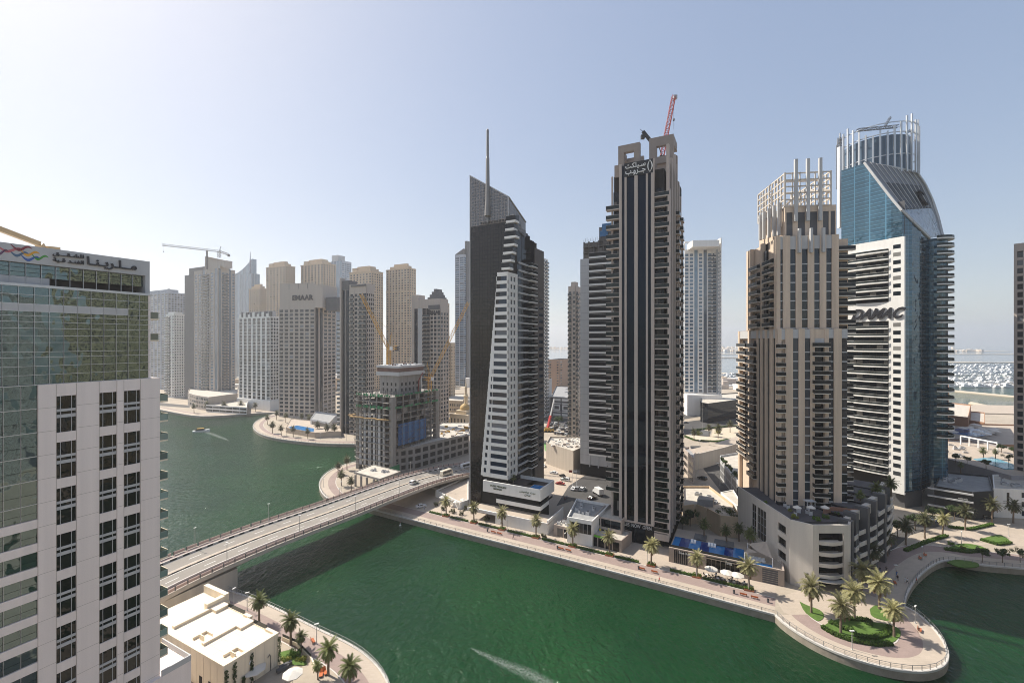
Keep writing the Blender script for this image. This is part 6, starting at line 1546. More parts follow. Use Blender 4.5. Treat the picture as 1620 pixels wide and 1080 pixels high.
# slab with white ribs
f = Far('ribbed_tower', 'dark tower with white vertical ribs and a checkered crown', 377.5, 428, 441, 455, 500, M_white, fh=3.5, z0=12)
f.front(7, .36, .14); f.side(3, .3, .25);
for k in range(7): w_ = -f.xl / 7; f.wall.box(f.xl + k * w_ + .2, f.xl + k * w_ + w_ * .55, .2, 2, f.zt - .3, f.zt + 3 + 1.6 * (k % 2)); f.wall.box(f.xl + k * w_ + w_ * .56, f.xl + k * w_ + w_, .3, 2, f.zt - .3, f.zt + 5, 3)
f.step(1, 1, 2.1, 2, f.zt + 5.5, m=2); f.wall.box(f.xl - 1, 1, -1.5, f.yr, 2, 11.9); f.done(M_finwin)
f = Far('sign_tower', 'greige apartment tower with black roof sign facing the curved quay', 441, 498, 531, 410, 486, M_emaar, rz=R(-14), fh=3.55)
f.front(7, .3, .34); f.side(5, .3, .34, kinds='ggwww'); zt = f.Z(447)
f.wall.box(f.X(442.5), f.X(510), .0, f.yr * .7, f.zt - .3, zt - 2); f.wall.box(f.X(442.5), f.X(498), -.02, 1.5, zt - 2, zt); f.wall.box(f.X(512), f.X(530), 3, f.yr, f.zt - 3, f.Z(470), 3)
for k in range(3): f.wall.fb((0, 0), (1, 0), f.X(442.5) + (k + 1) * 10, f.X(442.5) + (k + 1) * 10 + .5, 0, .06, f.Z(456), zt, 3)
sign(f.th, 'sign_lettering', 'EMAAR', (0, 0), (1, 0), f.X(463), f.X(496), .05, f.Z(474.5), f.Z(466), M_letter, depth=.5, bold=.03); f.done(M_finwin)
# dark striped tower by the curved quay
f = Far('striped_tower', 'dark glass striped tower with white side balconies beside the curved quay', 540, 580, 592, 332, 456, M_emaar, fh=3.3); f.bands((567.5, 579.5), 1.2); f.bands((553.5, 560), .9)
f.front(2, .12, .1, px=(541, 553), kinds='g'); f.front(4, .35, .35, px=(553, 580)); f.side(4, .4, .35); f.wall.box(f.X(539.5), f.X(541.2), -1.2, 3, 2, f.Z(436)); f.wall.box(f.X(541.3), f.X(552), 0, 8, f.zt - .3, f.Z(441), 3); f.wall.box(f.X(552), -.6, .4, 9, f.zt - .3, f.Z(448)); f.wall.fb((0, 0), (1, 0), f.X(556), -1, .0, .5, f.Z(452), f.Z(449), 3)
b = balcony_mb(5, 3, .5, 1.3); inst('end_balcony', b, [M_white, M_fbal, M_white], f.th, [FM((f.X(533.5), 2.5), (1, 0), 0, 0, 4 + i * f.fh) for i in range(f.nf - 6)]); f.wall.box(f.X(534), f.X(539.4), 2.6, 12, 2, f.Z(480)); f.done(M_blackglass)
f = Far('second_sign_tower', 'greige tower with black roof sign and dark glass corner behind the site', 651, 697, 710, 352, 486, M_emaar, fh=3.2)
f.front(1, .1, .1, px=(655, 661), kinds='g'); f.front(1, .2, .1, px=(651, 655), kinds='c'); f.front(1, 0, .1, px=(661, 668), kinds='c', m=2); f.front(2, .1, .1, px=(668, 680), kinds='g'); f.bands((669, 680), .9); f.front(3, .3, .3, px=(680, 697)); f.side(3, .35, .3)
f.wall.box(f.X(651), f.X(661), .1, 9, f.zt - .3, f.Z(464)); f.wall.box(f.X(661.2), -.2, .0, 10, f.zt - .3, f.Z(472)); f.wall.fb((0, 0), (1, 0), f.X(678), -.8, 0, .4, f.Z(488) - .5, f.Z(482), 3)
sign(f.th, 'sign_lettering', 'EMAAR', (0, 0), (1, 0), f.X(679), f.X(697), .06, f.Z(496.5), f.Z(490.5), M_letter, depth=.4, bold=.03); f.done(M_finwin)
f = Far('domed_tower', 'beige tower with a dark domed stepped top behind the second sign tower', 671, 697, 711, 470, 478, M_jbr, fh=3.4); f.front(5, .45, .4); f.side(3, .45, .4)
for k in range(5): f.wall.box(f.xl + 1 + k * 2.0, -1 - k * 2.0, 1 + k, f.yr - 1, f.zt - .3 + k * 3, f.zt + 3 + k * 3, 3)
f.done()
f = Far('beige_slab', 'narrow beige slab block left of the blue twin towers', 706, 713, 720, 480, 542, M_jbr, fh=3.4); f.front(2, .6, .5); f.side(3, .6, .5); f.done()
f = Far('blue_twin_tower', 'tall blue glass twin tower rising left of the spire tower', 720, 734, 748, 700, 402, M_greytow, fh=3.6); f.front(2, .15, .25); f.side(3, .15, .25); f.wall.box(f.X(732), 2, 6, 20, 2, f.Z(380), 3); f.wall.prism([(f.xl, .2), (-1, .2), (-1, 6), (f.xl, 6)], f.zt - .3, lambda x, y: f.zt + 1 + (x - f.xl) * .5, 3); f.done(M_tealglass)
# right of the spire tower
f = Far('white_sliver_tower', 'white balcony tower showing as a sliver right of the spire tower', 838, 850, 867, 400, 404, M_white, fh=3.3); f.front(2, .5, .4); f.side(4, .5, .4); f.bands((862, 866.5), 1.6, side=True); f.done()
f = Far('brown_office', 'wide brown office block seen down the gap beside the spire tower', 862, 885, 908, 600, 569, M_tanwall, fh=3.6); f.front(4, .5, .5, kinds='cwcw'); f.side(4, .5, .5, kinds='wccc'); f.m = mat('terracotta_render', (.36, .24, .17), .85, .1); f.done()
f = Far('grey_gap_block', 'plain grey concrete block low in the gap beside the spire tower', 858, 866, 873, 420, 600, M_lgrey, fh=4); f.front(1, .6, .5, kinds='c'); f.side(1, .6, .5, kinds='c'); f.done()
f = Far('tan_sliver_tower', 'narrow tan and grey balcony tower left of the balcony band tower', 899, 911, 924, 320, 452, M_emaar, fh=3.2); f.front(2, .4, .4); f.side(3, .4, .35); f.bands((899, 904), 1.3); f.bands((911.5, 914), 1.2, side=True); f.wall.box(-4, -.5, 1, 6, f.zt, f.zt + 3); f.done()
f = Far('white_grid_tower', 'white gridded tower with blue glass bands right of the black tower', 1083, 1134, 1141.5, 433, 394, M_white, rz=R(-6), fh=3.55, z0=22)
f.front(7, .28, .3, kinds='wwgwgww'); f.side(6, .3, .3, kinds='ggwwgw'); f.bands((1120, 1132), 1.2)
for k in range(8): f.wall.box(f.xl + (-f.xl) * k / 7 - .6, f.xl + (-f.xl) * k / 7 + .6, -.2, 1, f.zt - .5, f.Z(384));
for k in range(6): f.wall.box(-.8, .2, f.yr * k / 5 + (.0 if k else 1.01), f.yr * k / 5 + 2.2, f.zt - .5, f.Z(384))
f.wall.fb((0, 0), (1, 0), f.xl, 0, -1, .1, f.Z(384) + .002, f.Z(381)); f.wall.fb((0, 0), (0, 1), .11, f.yr, -1, .1, f.Z(384) + .002, f.Z(381)); f.wall.box(f.xl + 3, -3, 3, f.yr - 3, f.zt - .5, f.Z(385)); f.wall.box(-2.4, .3, -.3, 1.5, f.zt - 10, f.Z(380)); f.wall.box(f.xl - 1, .6, -.6, f.yr, 2, 21.8)
for r in range(3): f.win.append(((0, -.6), (1, 0), -16, .02, 6 + r * 4.5, 6, 1.8)); f.win.append(((0, -.6), (1, 0), -8, .02, 6 + r * 4.5, 6, 1.8))
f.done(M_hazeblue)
dg = slab_building('dark_glass_annex', 'low dark glass annex below the white gridded tower', PXW([(1108, 636), (1120, 638), (1180, 630), (1180, 620), (1110, 624)], 19), 2, 19, M_blackglass, M_roofpale); q = [Vector(v) for v in PXW([(1108, 636), (1120, 638)], 19)]; b = MB(); e = (q[1] - q[0]).normalized(); b.fb(q[0], e, -1, (q[1] - q[0]).length + 60, -1, .5, 19, 19.6); b.build('white_coping', M_white, dg, world=True) if False else None
# flyover ramp and roundabout
b = MB(); L1 = [(1076, 722, 10), (1110, 718, 10), (1150, 708, 10), (1180, 698, 10), (1230, 680, 10)]; pts = [W(*p) for p in L1]
fo = T('flyover_ramp', 'curving concrete flyover ramp between the black and tan towers', 'flyover', (pts[1].x, pts[1].y, 2))
for p, q in zip(pts[:-1], pts[1:]):
 nn = Vector((-(q - p).y, (q - p).x)).normalized() * 11
 b.prism([p.to_2d(), q.to_2d(), q.to_2d() + nn, p.to_2d() + nn], 2, 9.6, 0, 1); b.prism([p.to_2d(), q.to_2d(), q.to_2d() + nn * .05, p.to_2d() + nn * .05], 9.6, 10.6)
b.build('ramp', [M_bridgecon, M_pave], fo, world=True)
# mosque
ms = T('mosque', 'cream mosque with a small dome and one slim minaret', 'mosque', W(722, 672).to_tuple()); mw = mat('mosque_stone', (.62, .52, .38), .85, .08)
p0 = W(712, 674); b = MB(); u, v = UX, UY; o = p0.to_2d()
def mbx(s0, s1, t0, t1, z0, z1): b.prism([tuple(o + u * s0 + v * t0), tuple(o + u * s1 + v * t0), tuple(o + u * s1 + v * t1), tuple(o + u * s0 + v * t1)], z0, z1)
mbx(0, 16, 0, 22, 2, 12); mbx(3, 13, 4, 18, 12, 15); mbx(-2.5, -.01, 1, 8, 2, 8); mbx(-.4, 16.4, -.4, -.01, 11, 12.6); b.build('wall', mw, ms, world=True)
b = MB(); c = o + u * 8 + v * 10; b.lathe((c.x, c.y, 15), ((4.2, 0), (4.3, 1.2), (3.6, 3.2), (2.0, 4.6), (.3, 5.5), (.05, 6.6)), 14); b.build('dome', mat('gold_dome', (.50, .34, .14), .6, .1), ms, world=True, smooth=True)
for s_, t_ in ((-1.2, 3), (-1.2, 6)): b = MB(); c = o + u * s_ + v * t_; b.lathe((c.x, c.y, 8), ((1.3, 0), (1.2, .6), (.7, 1.3), (.05, 1.8)), 10); b.build('dome', mat('gold_dome_small', (.50, .34, .14), .6, .1), ms, world=True, smooth=True)
b = MB(); c = W(737, 668).to_2d(); zt = ZP(604, c.y); b.lathe((c.x, c.y, 2), ((2.2, 0), (2.2, zt * .3), (1.6, zt * .32), (1.5, zt * .58), (2.2, zt * .6), (2.2, zt * .63), (1.2, zt * .64), (1.1, zt * .8), (1.5, zt * .81), (.9, zt * .84), (.05, zt)), 10); b.build('minaret', mw, ms, world=True)
wins_on(ms, o, o + u * 16, 4, 1, 5, 5, .35, 1, M_interior)
tb = slab_building('tan_school_block', 'flat tan block behind the mosque', PXW([(708, 633), (732, 634), (740, 622), (712, 622)], 14), 2, 14, M_tanwall, M_roofpale); q = [Vector(z) for z in PXW([(708, 633), (732, 634)], 14)]; wins_on(tb, q[0], q[1], 4, 2, 4.5, 8, .5, .5)
# pavilion and pool at the curved quay
pv = slab_building('grey_clubhouse', 'grey framed glass clubhouse between the sign tower and striped tower', PXW([(491, 662), (521, 668), (533, 655), (500, 650)], 10), 2, 10, M_lgrey, M_roofgrey, .5); q = [Vector(z) for z in PXW([(491, 662), (521, 668)], 10)]; wins_on(pv, q[0], q[1], 2.5, 1, 6, 1, .85, 1, M_glassdark)
pt = slab_building('pool_terrace', 'raised stone pool terrace among palms on the curved quay', PXW([(452, 676), (498, 684), (540, 682), (535, 668), (460, 662)], 6), 2, 6, mat('terrace_stone', (.42, .35, .28), .85, .12), M_pave, .4); b = MB(); b.prism(PXW([(456, 675), (470, 672), (497, 677), (496, 682), (470, 679)], 6), 5.55, 5.75); b.build('pool', M_pool, pt, world=True)
# low city beyond, breakwaters, harbour
b = MB(); rs = random.Random(5)
for k in range(900):
 y = rs.choice((rs.uniform(4150, 4700), rs.uniform(3180, 3330))); x = rs.uniform(-600, 4200) if y > 4000 else rs.uniform(700, 3400); s = rs.uniform(8, 26); h = rs.uniform(6, 14) * (1.6 if y > 4000 else 1)
 b.prism([(x, y), (x + s, y), (x + s, y + s), (x, y + s)], 2, 2 + h, rs.randrange(3))
tag(b.build('far_villas', [M_white, M_jbr, M_cream]), kind='stuff')
b = MB()
for k in range(240):
 x, y = rs.uniform(-500, 380), rs.uniform(640, 900)
 if y > 960 - max(0, x) * .35: continue
 s = rs.uniform(8, 22); b.prism([(x, y), (x + s, y), (x + s, y + s), (x, y + s)], 2, 2 + rs.uniform(5, 14), rs.randrange(3))
tag(b.build('distant_low_buildings', [M_white, M_jbr, M_emaar]), kind='stuff')
b = MB()
for l in ([(1500, 618), (1545, 622), (1610, 628), (1640, 632), (1640, 629), (1545, 620), (1502, 616)], [(1532, 637), (1565, 645), (1590, 652), (1600, 650), (1570, 642), (1536, 635)], [(1440, 597), (1650, 600), (1650, 598), (1440, 596)], [(1440, 606), (1650, 610), (1650, 608.5), (1440, 604.8)], [(1100, 590), (1200, 592), (1200, 590.5), (1100, 588.6)], [(1100, 604), (1200, 607), (1200, 605), (1100, 602.5)]):
 b.prism(PXW(l, 1.2), -1, 1.2)
struct('breakwater', b, M_sand)
b = MB(); b.prism(PXW([(1520, 652), (1660, 656), (1660, 642), (1540, 640), (1525, 645)], 3), -1, 3.0); struct('causeway', b, M_pave)
# yachts: hull, cabin, flybridge
def yacht():
 r = T('moored_yacht', 'white motor yacht moored in the rows of the far harbour', 'yacht', (0, 0, 0), 0, 'yachts moored in the far harbour')
 h = MB(); L_, B_ = 7.5, 2.2; sec = [(-L_, B_ * .8, 1.5), (-2, B_, 1.6), (3, B_ * .85, 2.0), (L_, .05, 2.7)]; ri = []
 for x, w_, z in sec: k = len(h.v); h.v += [(x, -w_ * .7, -.3), (x, -w_, z), (x, w_, z), (x, w_ * .7, -.3)]; ri.append(k)
 for a_, c_ in zip(ri[:-1], ri[1:]):
  for j in range(4): h.f.append((a_ + j, a_ + (j + 1) % 4, c_ + (j + 1) % 4, c_ + j)); h.m.append(0)
 h.f.append((ri[0] + 3, ri[0] + 2, ri[0] + 1, ri[0])); h.m.append(0); h.f.append((ri[-1], ri[-1] + 1, ri[-1] + 2, ri[-1] + 3)); h.m.append(0); h.build('hull', M_steel, r)
 c = MB(); c.prism([(-5, -1.6), (2, -1.6), (4, -.8), (4, .8), (2, 1.6), (-5, 1.6)], 1.5, 3.3); c.prism([(-4, -1.3), (0, -1.3), (1, 0), (0, 1.3), (-4, 1.3)], 3.3, 4.6); c.build('cabin', M_steel, r); c = MB(); c.prism([(-3, -1.63), (2, -1.63), (3.8, -.95), (3.8, .95), (2, 1.63), (-3, 1.63)], 2.4, 2.9); c.build('window_band', M_black, r)
 return r
Y0 = yacht(); first = True; rows = [(612, 1497, 1600, 20), (608, 1497, 1602, 20), (603.5, 1497, 1602, 22), (600, 1495, 1602, 22), (594, 1495, 1603, 24), (590, 1495, 1603, 24), (586, 1495, 1603, 24), (582, 1496, 1603, 22), (579, 1497, 1603, 20), (594, 1143, 1168, 6), (598, 1143, 1168, 6), (601, 1143, 1168, 6), (609, 1143, 1168, 6), (613, 1143, 1168, 5)]
for py, a_, c_, n in rows:
 for k in range(n):
  p = W(a_ + (c_ - a_) * (k + rs.uniform(.1, .9)) / n, py + rs.uniform(-.9, .9), 0); o = Y0 if first else copy_tree(Y0); first = False
  o.location = (p.x, p.y, 0); o.rotation_euler.z = rs.choice((0, math.pi)) + rs.uniform(-.2, .2); s = rs.uniform(.7, 1.5); o.scale = (s, s, s)
# ------------------------------------------------------------------ palms, hedges, lawns
M_trunk = mat('palm_trunk', (.20, .15, .11), .9, .3, 2, .4, fine=14)
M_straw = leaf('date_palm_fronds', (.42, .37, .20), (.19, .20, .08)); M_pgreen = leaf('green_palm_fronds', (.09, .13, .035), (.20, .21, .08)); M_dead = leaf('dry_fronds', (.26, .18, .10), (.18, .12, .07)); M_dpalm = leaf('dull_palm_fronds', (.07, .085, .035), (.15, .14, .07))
M_hedge = leaf('hedge_leaves', (.05, .12, .015), (.12, .20, .03)); M_tree = leaf('tree_leaves', (.035, .065, .02), (.08, .12, .035)); M_flower = leaf('yellow_green_shrub', (.16, .20, .03), (.28, .27, .05)); M_bougain = leaf('bougainvillea', (.06, .10, .02), (.30, .05, .10))
M_grass = mat('lawn', (.085, .15, .03), .9, .3, .8, .4, fine=20); M_terracotta = mat('terracotta_planter', (.32, .12, .06), .7, .15); M_soil = mat('soil', (.12, .08, .05), .9, .2)
def palm_crown(rs, n=38, L=3.2, dry=.25):
 b = MB()
 for k in range(n):
  az = k * 2.399963 + rs.uniform(-.2, .2); u = (k + .5) / n; el = R(78) - u * R(118) + rs.uniform(-.12, .12); ln = L * (.75 + .35 * rs.random()) * (1 - .18 * u)
  p = Vector((0, 0, 0)); d = Vector((math.cos(az) * math.cos(el), math.sin(az) * math.cos(el), math.sin(el))); pts = [p.copy()]; seg = 9
  for i in range(seg):
   d = (d + Vector((0, 0, -.13 - .05 * u))).normalized(); p = p + d * (ln / seg); pts.append(p.copy())
  mi = 1 if u > .84 else 0; b.tube(pts, [.05 * (1 - .8 * i / seg) + .006 for i in range(seg + 1)], 3, mi, False)
  for i in range(seg * 3):
   t = (i + 2) / (seg * 3 + 2); j = min(seg - 1, int(t * seg)); q = pts[j].lerp(pts[j + 1], t * seg - j); dd = (pts[j + 1] - pts[j]).normalized()
   side = dd.cross(Vector((0, 0, 1))); side = side.normalized() if side.length > .01 else Vector((1, 0, 0)); up = side.cross(dd); ll = .62 * math.sin(math.pi * (.12 + .82 * t)) * (.8 + .4 * rs.random()) * L / 3.2
   for sg in (-1, 1):
    tip = q + side * sg * ll * .75 + dd * ll * .6 + up * ll * (.18 + rs.uniform(-.2, .12)); w_ = dd * .06 * L / 3.2
    b.face([q - w_, q + w_, tip + w_ * .2, tip - w_ * .2], mi)
 return b
def trunk_mb(h, r0=.26, r1=.2, rs=random):
 b = MB(); n = 9; lean = rs.uniform(-.12, .12); pts = [(lean * (i / n) ** 2 * h * .4, 0, h * i / n) for i in range(n + 1)]
 b.tube(pts, [r0 * (1.25 if i == 0 else 1) + (r1 - r0) * i / n + (.03 if i % 2 else 0) for i in range(n + 1)], 8)
 b.tube([(lean * h * .4, 0, h - .7), (lean * h * .4, 0, h - .2), (lean * h * .4, 0, h + .15)], [.2, .42, .2], 8)
 return b, lean * h * .4
PT = {}
def palm(kind, px, py, label, group, h=6.2, L=3.4, z=2.0, m=M_straw, w=None):
 p = w or W(px, py, z); rs = random.Random(int(px * 7 + py)); key = (kind, rs.randrange(3))
 if key not in PT:
  th = T('date_palm' if kind != 'fan' else 'palm_tree', label, 'palm tree', (p.x, p.y, z), 0, group); r2 = random.Random(hash(key[1]) + len(kind)); tb, off = trunk_mb(h, rs=r2); tb.build('trunk', M_trunk, th)
  c = palm_crown(r2, 54, L).build('crown', [m, M_dead], th); c.location = (off, 0, h + .05); PT[key] = (th, h, L); th.rotation_euler.z = rs.uniform(0, 6.28)
 else:
  src, h0, L0 = PT[key]; th = copy_tree(src); th.location = (p.x, p.y, z); s = h / h0 * rs.uniform(.86, 1.1); th.scale = (s, s, s); th.rotation_euler = (rs.uniform(-.05, .05), rs.uniform(-.05, .05), rs.uniform(0, 6.28)); th['label'] = label; th['group'] = group
 return th
def leafy(b, x0, x1, y0, y1, z0, z1, n, s, rs, m=0):
 for _ in range(n):
  c = Vector((rs.uniform(x0, x1), rs.uniform(y0, y1), rs.uniform(z0, z1))); a = Vector((rs.gauss(0, 1), rs.gauss(0, 1), rs.gauss(0, 1))).normalized(); q = a.cross(Vector((.3, .5, .8))).normalized() * s * rs.uniform(.6, 1.2); r = a.cross(q).normalized() * s * rs.uniform(.6, 1.2)
  b.face([c - q, c + r, c + q, c - r], m)
def hedge(l, label, w=.9, h=.8, z=2.0, group='clipped hedges along the promenade', pts=None):
 pts = pts or [W(x, y, z) for x, y in l]; mid = pts[len(pts) // 2]; th = T('hedge', label, 'hedge', (mid.x, mid.y, z), 0, group); rs = random.Random(int(mid.x * 31)); b = MB(); c = MB()
 for p, q in zip(pts[:-1], pts[1:]):
  L = (q - p).length; d = (q - p) / L; nn = Vector((-d.y, d.x, 0)); c.bar(p + Vector((0, 0, h * .42)), q + Vector((0, 0, h * .42)), w * .82, h * .8)
  for _ in range(int(L * 70 * w * h)):
   u, v, zz = rs.random() * L, rs.uniform(-.5, .5) * w, rs.random() * h
   k = rs.randrange(3)
   if k == 0: zz = h
   elif k == 1: v = (.5 if rs.random() < .3 else -.5) * w
   o = p + d * u + nn * v + Vector((0, 0, zz)); a = Vector((rs.gauss(0, 1), rs.gauss(0, 1), rs.gauss(0, 1))).normalized(); e = a.cross(Vector((.2, .4, .9))).normalized() * .14; f = a.cross(e).normalized() * .14; b.face([o - e, o + f, o + e, o - f])
 b.build('foliage', M_hedge, th, world=True); c.build('stems', M_tree, th, world=True)
 return th
def bush_mb(rs, r=1.0, n=420, flat=.8):
 b = MB()
 cl = [(Vector((rs.gauss(0, .45) * r, rs.gauss(0, .45) * r, (.45 + rs.uniform(-.25, .4)) * r * flat * 1.6)), r * rs.uniform(.28, .5)) for _ in range(9)]
 for _ in range(n):
  c, q = cl[rs.randrange(len(cl))]; a = Vector((rs.gauss(0, 1), rs.gauss(0, 1), rs.gauss(0, 1))).normalized(); o = c + a * q * rs.uniform(.7, 1.05); e = a.cross(Vector((.2, .4, .9))).normalized() * .11 * r; f = a.cross(e).normalized() * .11 * r
  e = (e + a * rs.uniform(-.08, .08) * r); b.face([o - e, o + f, o + e, o - f])
 return b
def tree_mb(rs, h=5.0, r=1.8):
 t = MB(); c = MB(); t.tube([(0, 0, 0), (.05, 0, h * .3), (.1, .05, h * .55)], [.16, .12, .09], 7); top = Vector((.1, .05, h * .55))
 for k in range(6):
  a = k * 1.05 + rs.random(); e = top + Vector((math.cos(a) * r * .55, math.sin(a) * r * .55, h * .2 + rs.uniform(-.2, .5))); t.tube([(.08, .03, h * .42), top.lerp(e, .5) + Vector((0, 0, .1)), e], [.07, .05, .02], 5)
  for _ in range(3):
   cc = e + Vector((rs.gauss(0, .35) * r, rs.gauss(0, .35) * r, rs.gauss(0, .22) * r)); q = r * rs.uniform(.28, .45)
   for _ in range(70):
    aa = Vector((rs.gauss(0, 1), rs.gauss(0, 1), rs.gauss(0, 1))).normalized(); o = cc + aa * q * rs.uniform(.5, 1.1); e1 = aa.cross(Vector((.2, .4, .9))).normalized() * .15; f1 = aa.cross(e1).normalized() * .15; c.face([o - e1, o + f1, o + e1, o - f1])
 return t, c
TT = {}
def tree(px, py, label, group, h=5.0, r=1.8, z=2.0, m=None, name='tree'):
 p = W(px, py, z); rs = random.Random(int(px * 3 + py * 5)); key = (rs.randrange(3), name)
 if key not in TT:
  th = T(name, label, 'tree', (p.x, p.y, z), 0, group); t, c = tree_mb(random.Random(key[0] + 9), h, r); t.build('trunk', M_trunk, th); c.build('crown', m or M_tree, th); TT[key] = (th, h)
 else:
  src, h0 = TT[key]; th = copy_tree(src); th.location = (p.x, p.y, z); s = h / h0 * rs.uniform(.9, 1.1); th.scale = (s, s, s); th['label'] = label; th['group'] = group
 th.rotation_euler.z = rs.uniform(0, 6.28); return th
# lawns and beds on the tip
def lawn(l, z=2.03, m=None, name='lawn'): b = MB(); P_ = smooth_line(px_line(l + [l[0]], z), 2); b.prism([tuple(p) for p in P_[:-1]], 1.98, z + .08); return tag(b.build(name, m or M_grass), kind='stuff')
lawn([(1265, 951), (1276, 957), (1300, 965), (1305, 975), (1296, 983), (1288, 980), (1272, 967)]); lawn([(1302, 990), (1318, 980), (1345, 976), (1378, 984), (1398, 985), (1424, 993), (1426, 1006), (1410, 1018), (1385, 1019), (1345, 1012), (1320, 1003)]); lawn([(1376, 963), (1386, 955), (1400, 965), (1420, 975), (1424, 984), (1402, 982), (1378, 975)])
lawn([(1500, 866), (1520, 858), (1550, 862), (1562, 869), (1535, 873), (1505, 872)]); lawn([(1552, 852), (1580, 844), (1596, 852), (1598, 858), (1575, 861)]); lawn([(1498, 889), (1510, 884), (1545, 888), (1552, 896), (1520, 898)], 2.2)
for l, lab in (([(1301, 992), (1320, 1004), (1345, 1013), (1385, 1020), (1411, 1019)], 'long curved hedge round the front of the palm lawn'), ([(1312, 984), (1335, 995), (1352, 999)], 'hedge curving inside the palm lawn on the left'), ([(1352, 1006), (1380, 1010), (1402, 1004), (1410, 992)], 'hedge curving inside the palm lawn on the right'), ([(1340, 979), (1375, 982), (1376, 990)], 'short hedge at the back of the palm lawn')): hedge(l, lab, 1.3, .7)
for l, lab in (([(1494, 869), (1530, 874), (1562, 871)], 'hedge edging the triangular lawn by the basin'), ([(1551, 854), (1578, 862), (1599, 859)], 'hedge edging the small lawn under the right palms'), ([(1432, 872), (1465, 858), (1498, 848)], 'dark hedge along the shaded walkway before the shops'), ([(1500, 834), (1535, 838), (1570, 830)], 'dark hedge below the dark shopping block')): hedge(l, lab, 1.2, .8, group='hedges by the shaded basin')
# hedge strips and planters along the straight promenade (between walkway and paving)
def onprom(px, off):
 """point on the straight promenade at image column px, off metres in from the water"""
 best = None; q = offset(sp_, off)
 for a_, b_ in zip(q[:-1], q[1:]):
  for i in range(40):
   p = a_.lerp(b_, i / 40); x = CX + FPX * p.x / p.y
   if best is None or abs(x - px) < best[0]: best = (abs(x - px), p)
 return Vector((best[1].x, best[1].y, 2.0))
pcol = [(705, 'beside the bridge landing'), (749, 'left of the spire tower podium'), (796, 'before the spire tower podium'), (848, 'before the white podium wall'), (904, 'before the shop row'), (965, 'before the cafe terrace'), (1032, 'before the black tower lobby'), (1104, 'before the pool podium left end'), (1184, 'before the pool podium right end')]
for k, (px, where) in enumerate(pcol):
 p = onprom(px, 9.6); palm('straw', px, 800 + k, 'straw green date palm in a planter ' + where, 'date palms along the straight promenade', 5.9, 3.2, w=Vector((p.x, p.y, 2)), z=2.0)
 th = T('planter', 'low terracotta planter of clipped green ' + where, 'planter', (p.x, p.y, 2), RZ, 'palm planters along the promenade'); b = MB(); b.box(-1.3, 1.3, -1.0, 1.0, 0, .45); b.build('tub', M_terracotta, th); rs = random.Random(k); b = MB(); leafy(b, -1.2, 1.2, -.9, .9, .4, .95, 240, .16, rs); b.build('shrubs', M_hedge, th)
for a_, c_, where in ((680, 700, 'beside the bridge landing'), (712, 742, 'by the first palms'), (756, 790, 'left of the spire tower podium'), (803, 842, 'before the white podium wall'), (856, 898, 'before the left shops'), (911, 958, 'before the right shops'), (972, 1010, 'before the cafe terrace'), (1062, 1098, 'left of the parasols'), (1112, 1177, 'beside the parasols')):
 hedge(None, 'clipped green hedge strip ' + where, .8, .7, pts=[onprom(a_, 9.3), onprom((a_ + c_) / 2, 9.3), onprom(c_, 9.3)])
for k, (px, py, h, lab) in enumerate(((1283.5, 969, 6.6, 'leftmost pale palm on the round tip lawn'), (1330, 1001, 6.6, 'pale palm at the front left of the tip lawn'), (1352, 980, 6.8, 'pale palm in the middle of the tip lawn'), (1391, 963, 7.0, 'pale palm at the back right of the tip lawn'), (1414.5, 1007, 6.9, 'large pale palm at the front right of the tip lawn'), (1363, 942, 7.0, 'pale palm at the back of the tip near the podium'))): palm('tip', px, py, lab, 'palms on the round tip', h, 3.9)
for px, py, m_, lab in ((1491, 846, M_straw, 'sunlit straw palm standing among the dark palms by the shops'), (1433, 862, M_dpalm, 'dark palm by the terraced podium wing'), (1463, 851, M_dpalm, 'dark palm between podium wing and sunlit palm'), (1527, 838, M_dpalm, 'dark palm before the dark shopping block'), (1569, 827, M_dpalm, 'dark palm before the white corner block'), (1603, 827, M_dpalm, 'dark palm at the right edge by the white corner block'), (1404, 879, M_dpalm, 'dark palm close to the foot of the podium wing'), (1382, 906, M_dpalm, 'dark palm nearest the tip on the shaded walkway')): palm('straw' if m_ is M_straw else 'dark', px, py, lab, 'palms by the shaded basin', 6.6, 3.6, m=m_)  # darker fronds put the shade into these palms' colour; the lit one stays straw
for px, py, h, lab in ((410, 984, 5.2, 'green palm behind the cream pavilion nearest the bridge'), (460, 1020, 5.6, 'tall green palm at the corner of the cream pavilion'), (477, 1031, 3.2, 'short green palm by the garden bed'), (519, 1067, 5.7, 'green palm on the curved quay by the bench'), (503, 1074, 3.2, 'short green palm by the orange loungers'), (553, 1088, 4.2, 'green palm cut by the bottom edge')): palm('green', px, py, lab, 'green palms on the left quay', h, 2.9, m=M_pgreen)
for px, py, lab in ((556, 777, 'dull palm nearest the bridge below the site'), (540, 768, 'dull palm second from the bridge below the site'), (549, 743, 'dull palm beside the concrete deck'), (535, 750, 'dull palm nearest the water below the site')): palm('dark', px, py, lab, 'palms below the building site', 5.4, 3.3, m=M_dpalm)
ep = [(423, 671, 'nearest the round end'), (431, 685, 'on the front walk, first'), (445, 689, 'on the front walk, second'), (464, 691, 'before the pool, left'), (487, 694, 'before the pool, right'), (503, 685, 'right of the pool'), (517, 690, 'before the clubhouse'), (530, 690, 'by the striped tower foot'), (437, 664, 'behind the round end'), (452, 668, 'at the sign tower foot'), (477, 668, 'beside the clubhouse, left'), (489, 671, 'before the clubhouse door')]
for px, py, wh in ep: palm('dark', px, py, 'distant dull palm on the curved quay ' + wh, 'palms on the far curved quay', 6.2, 3.4, m=M_dpalm)
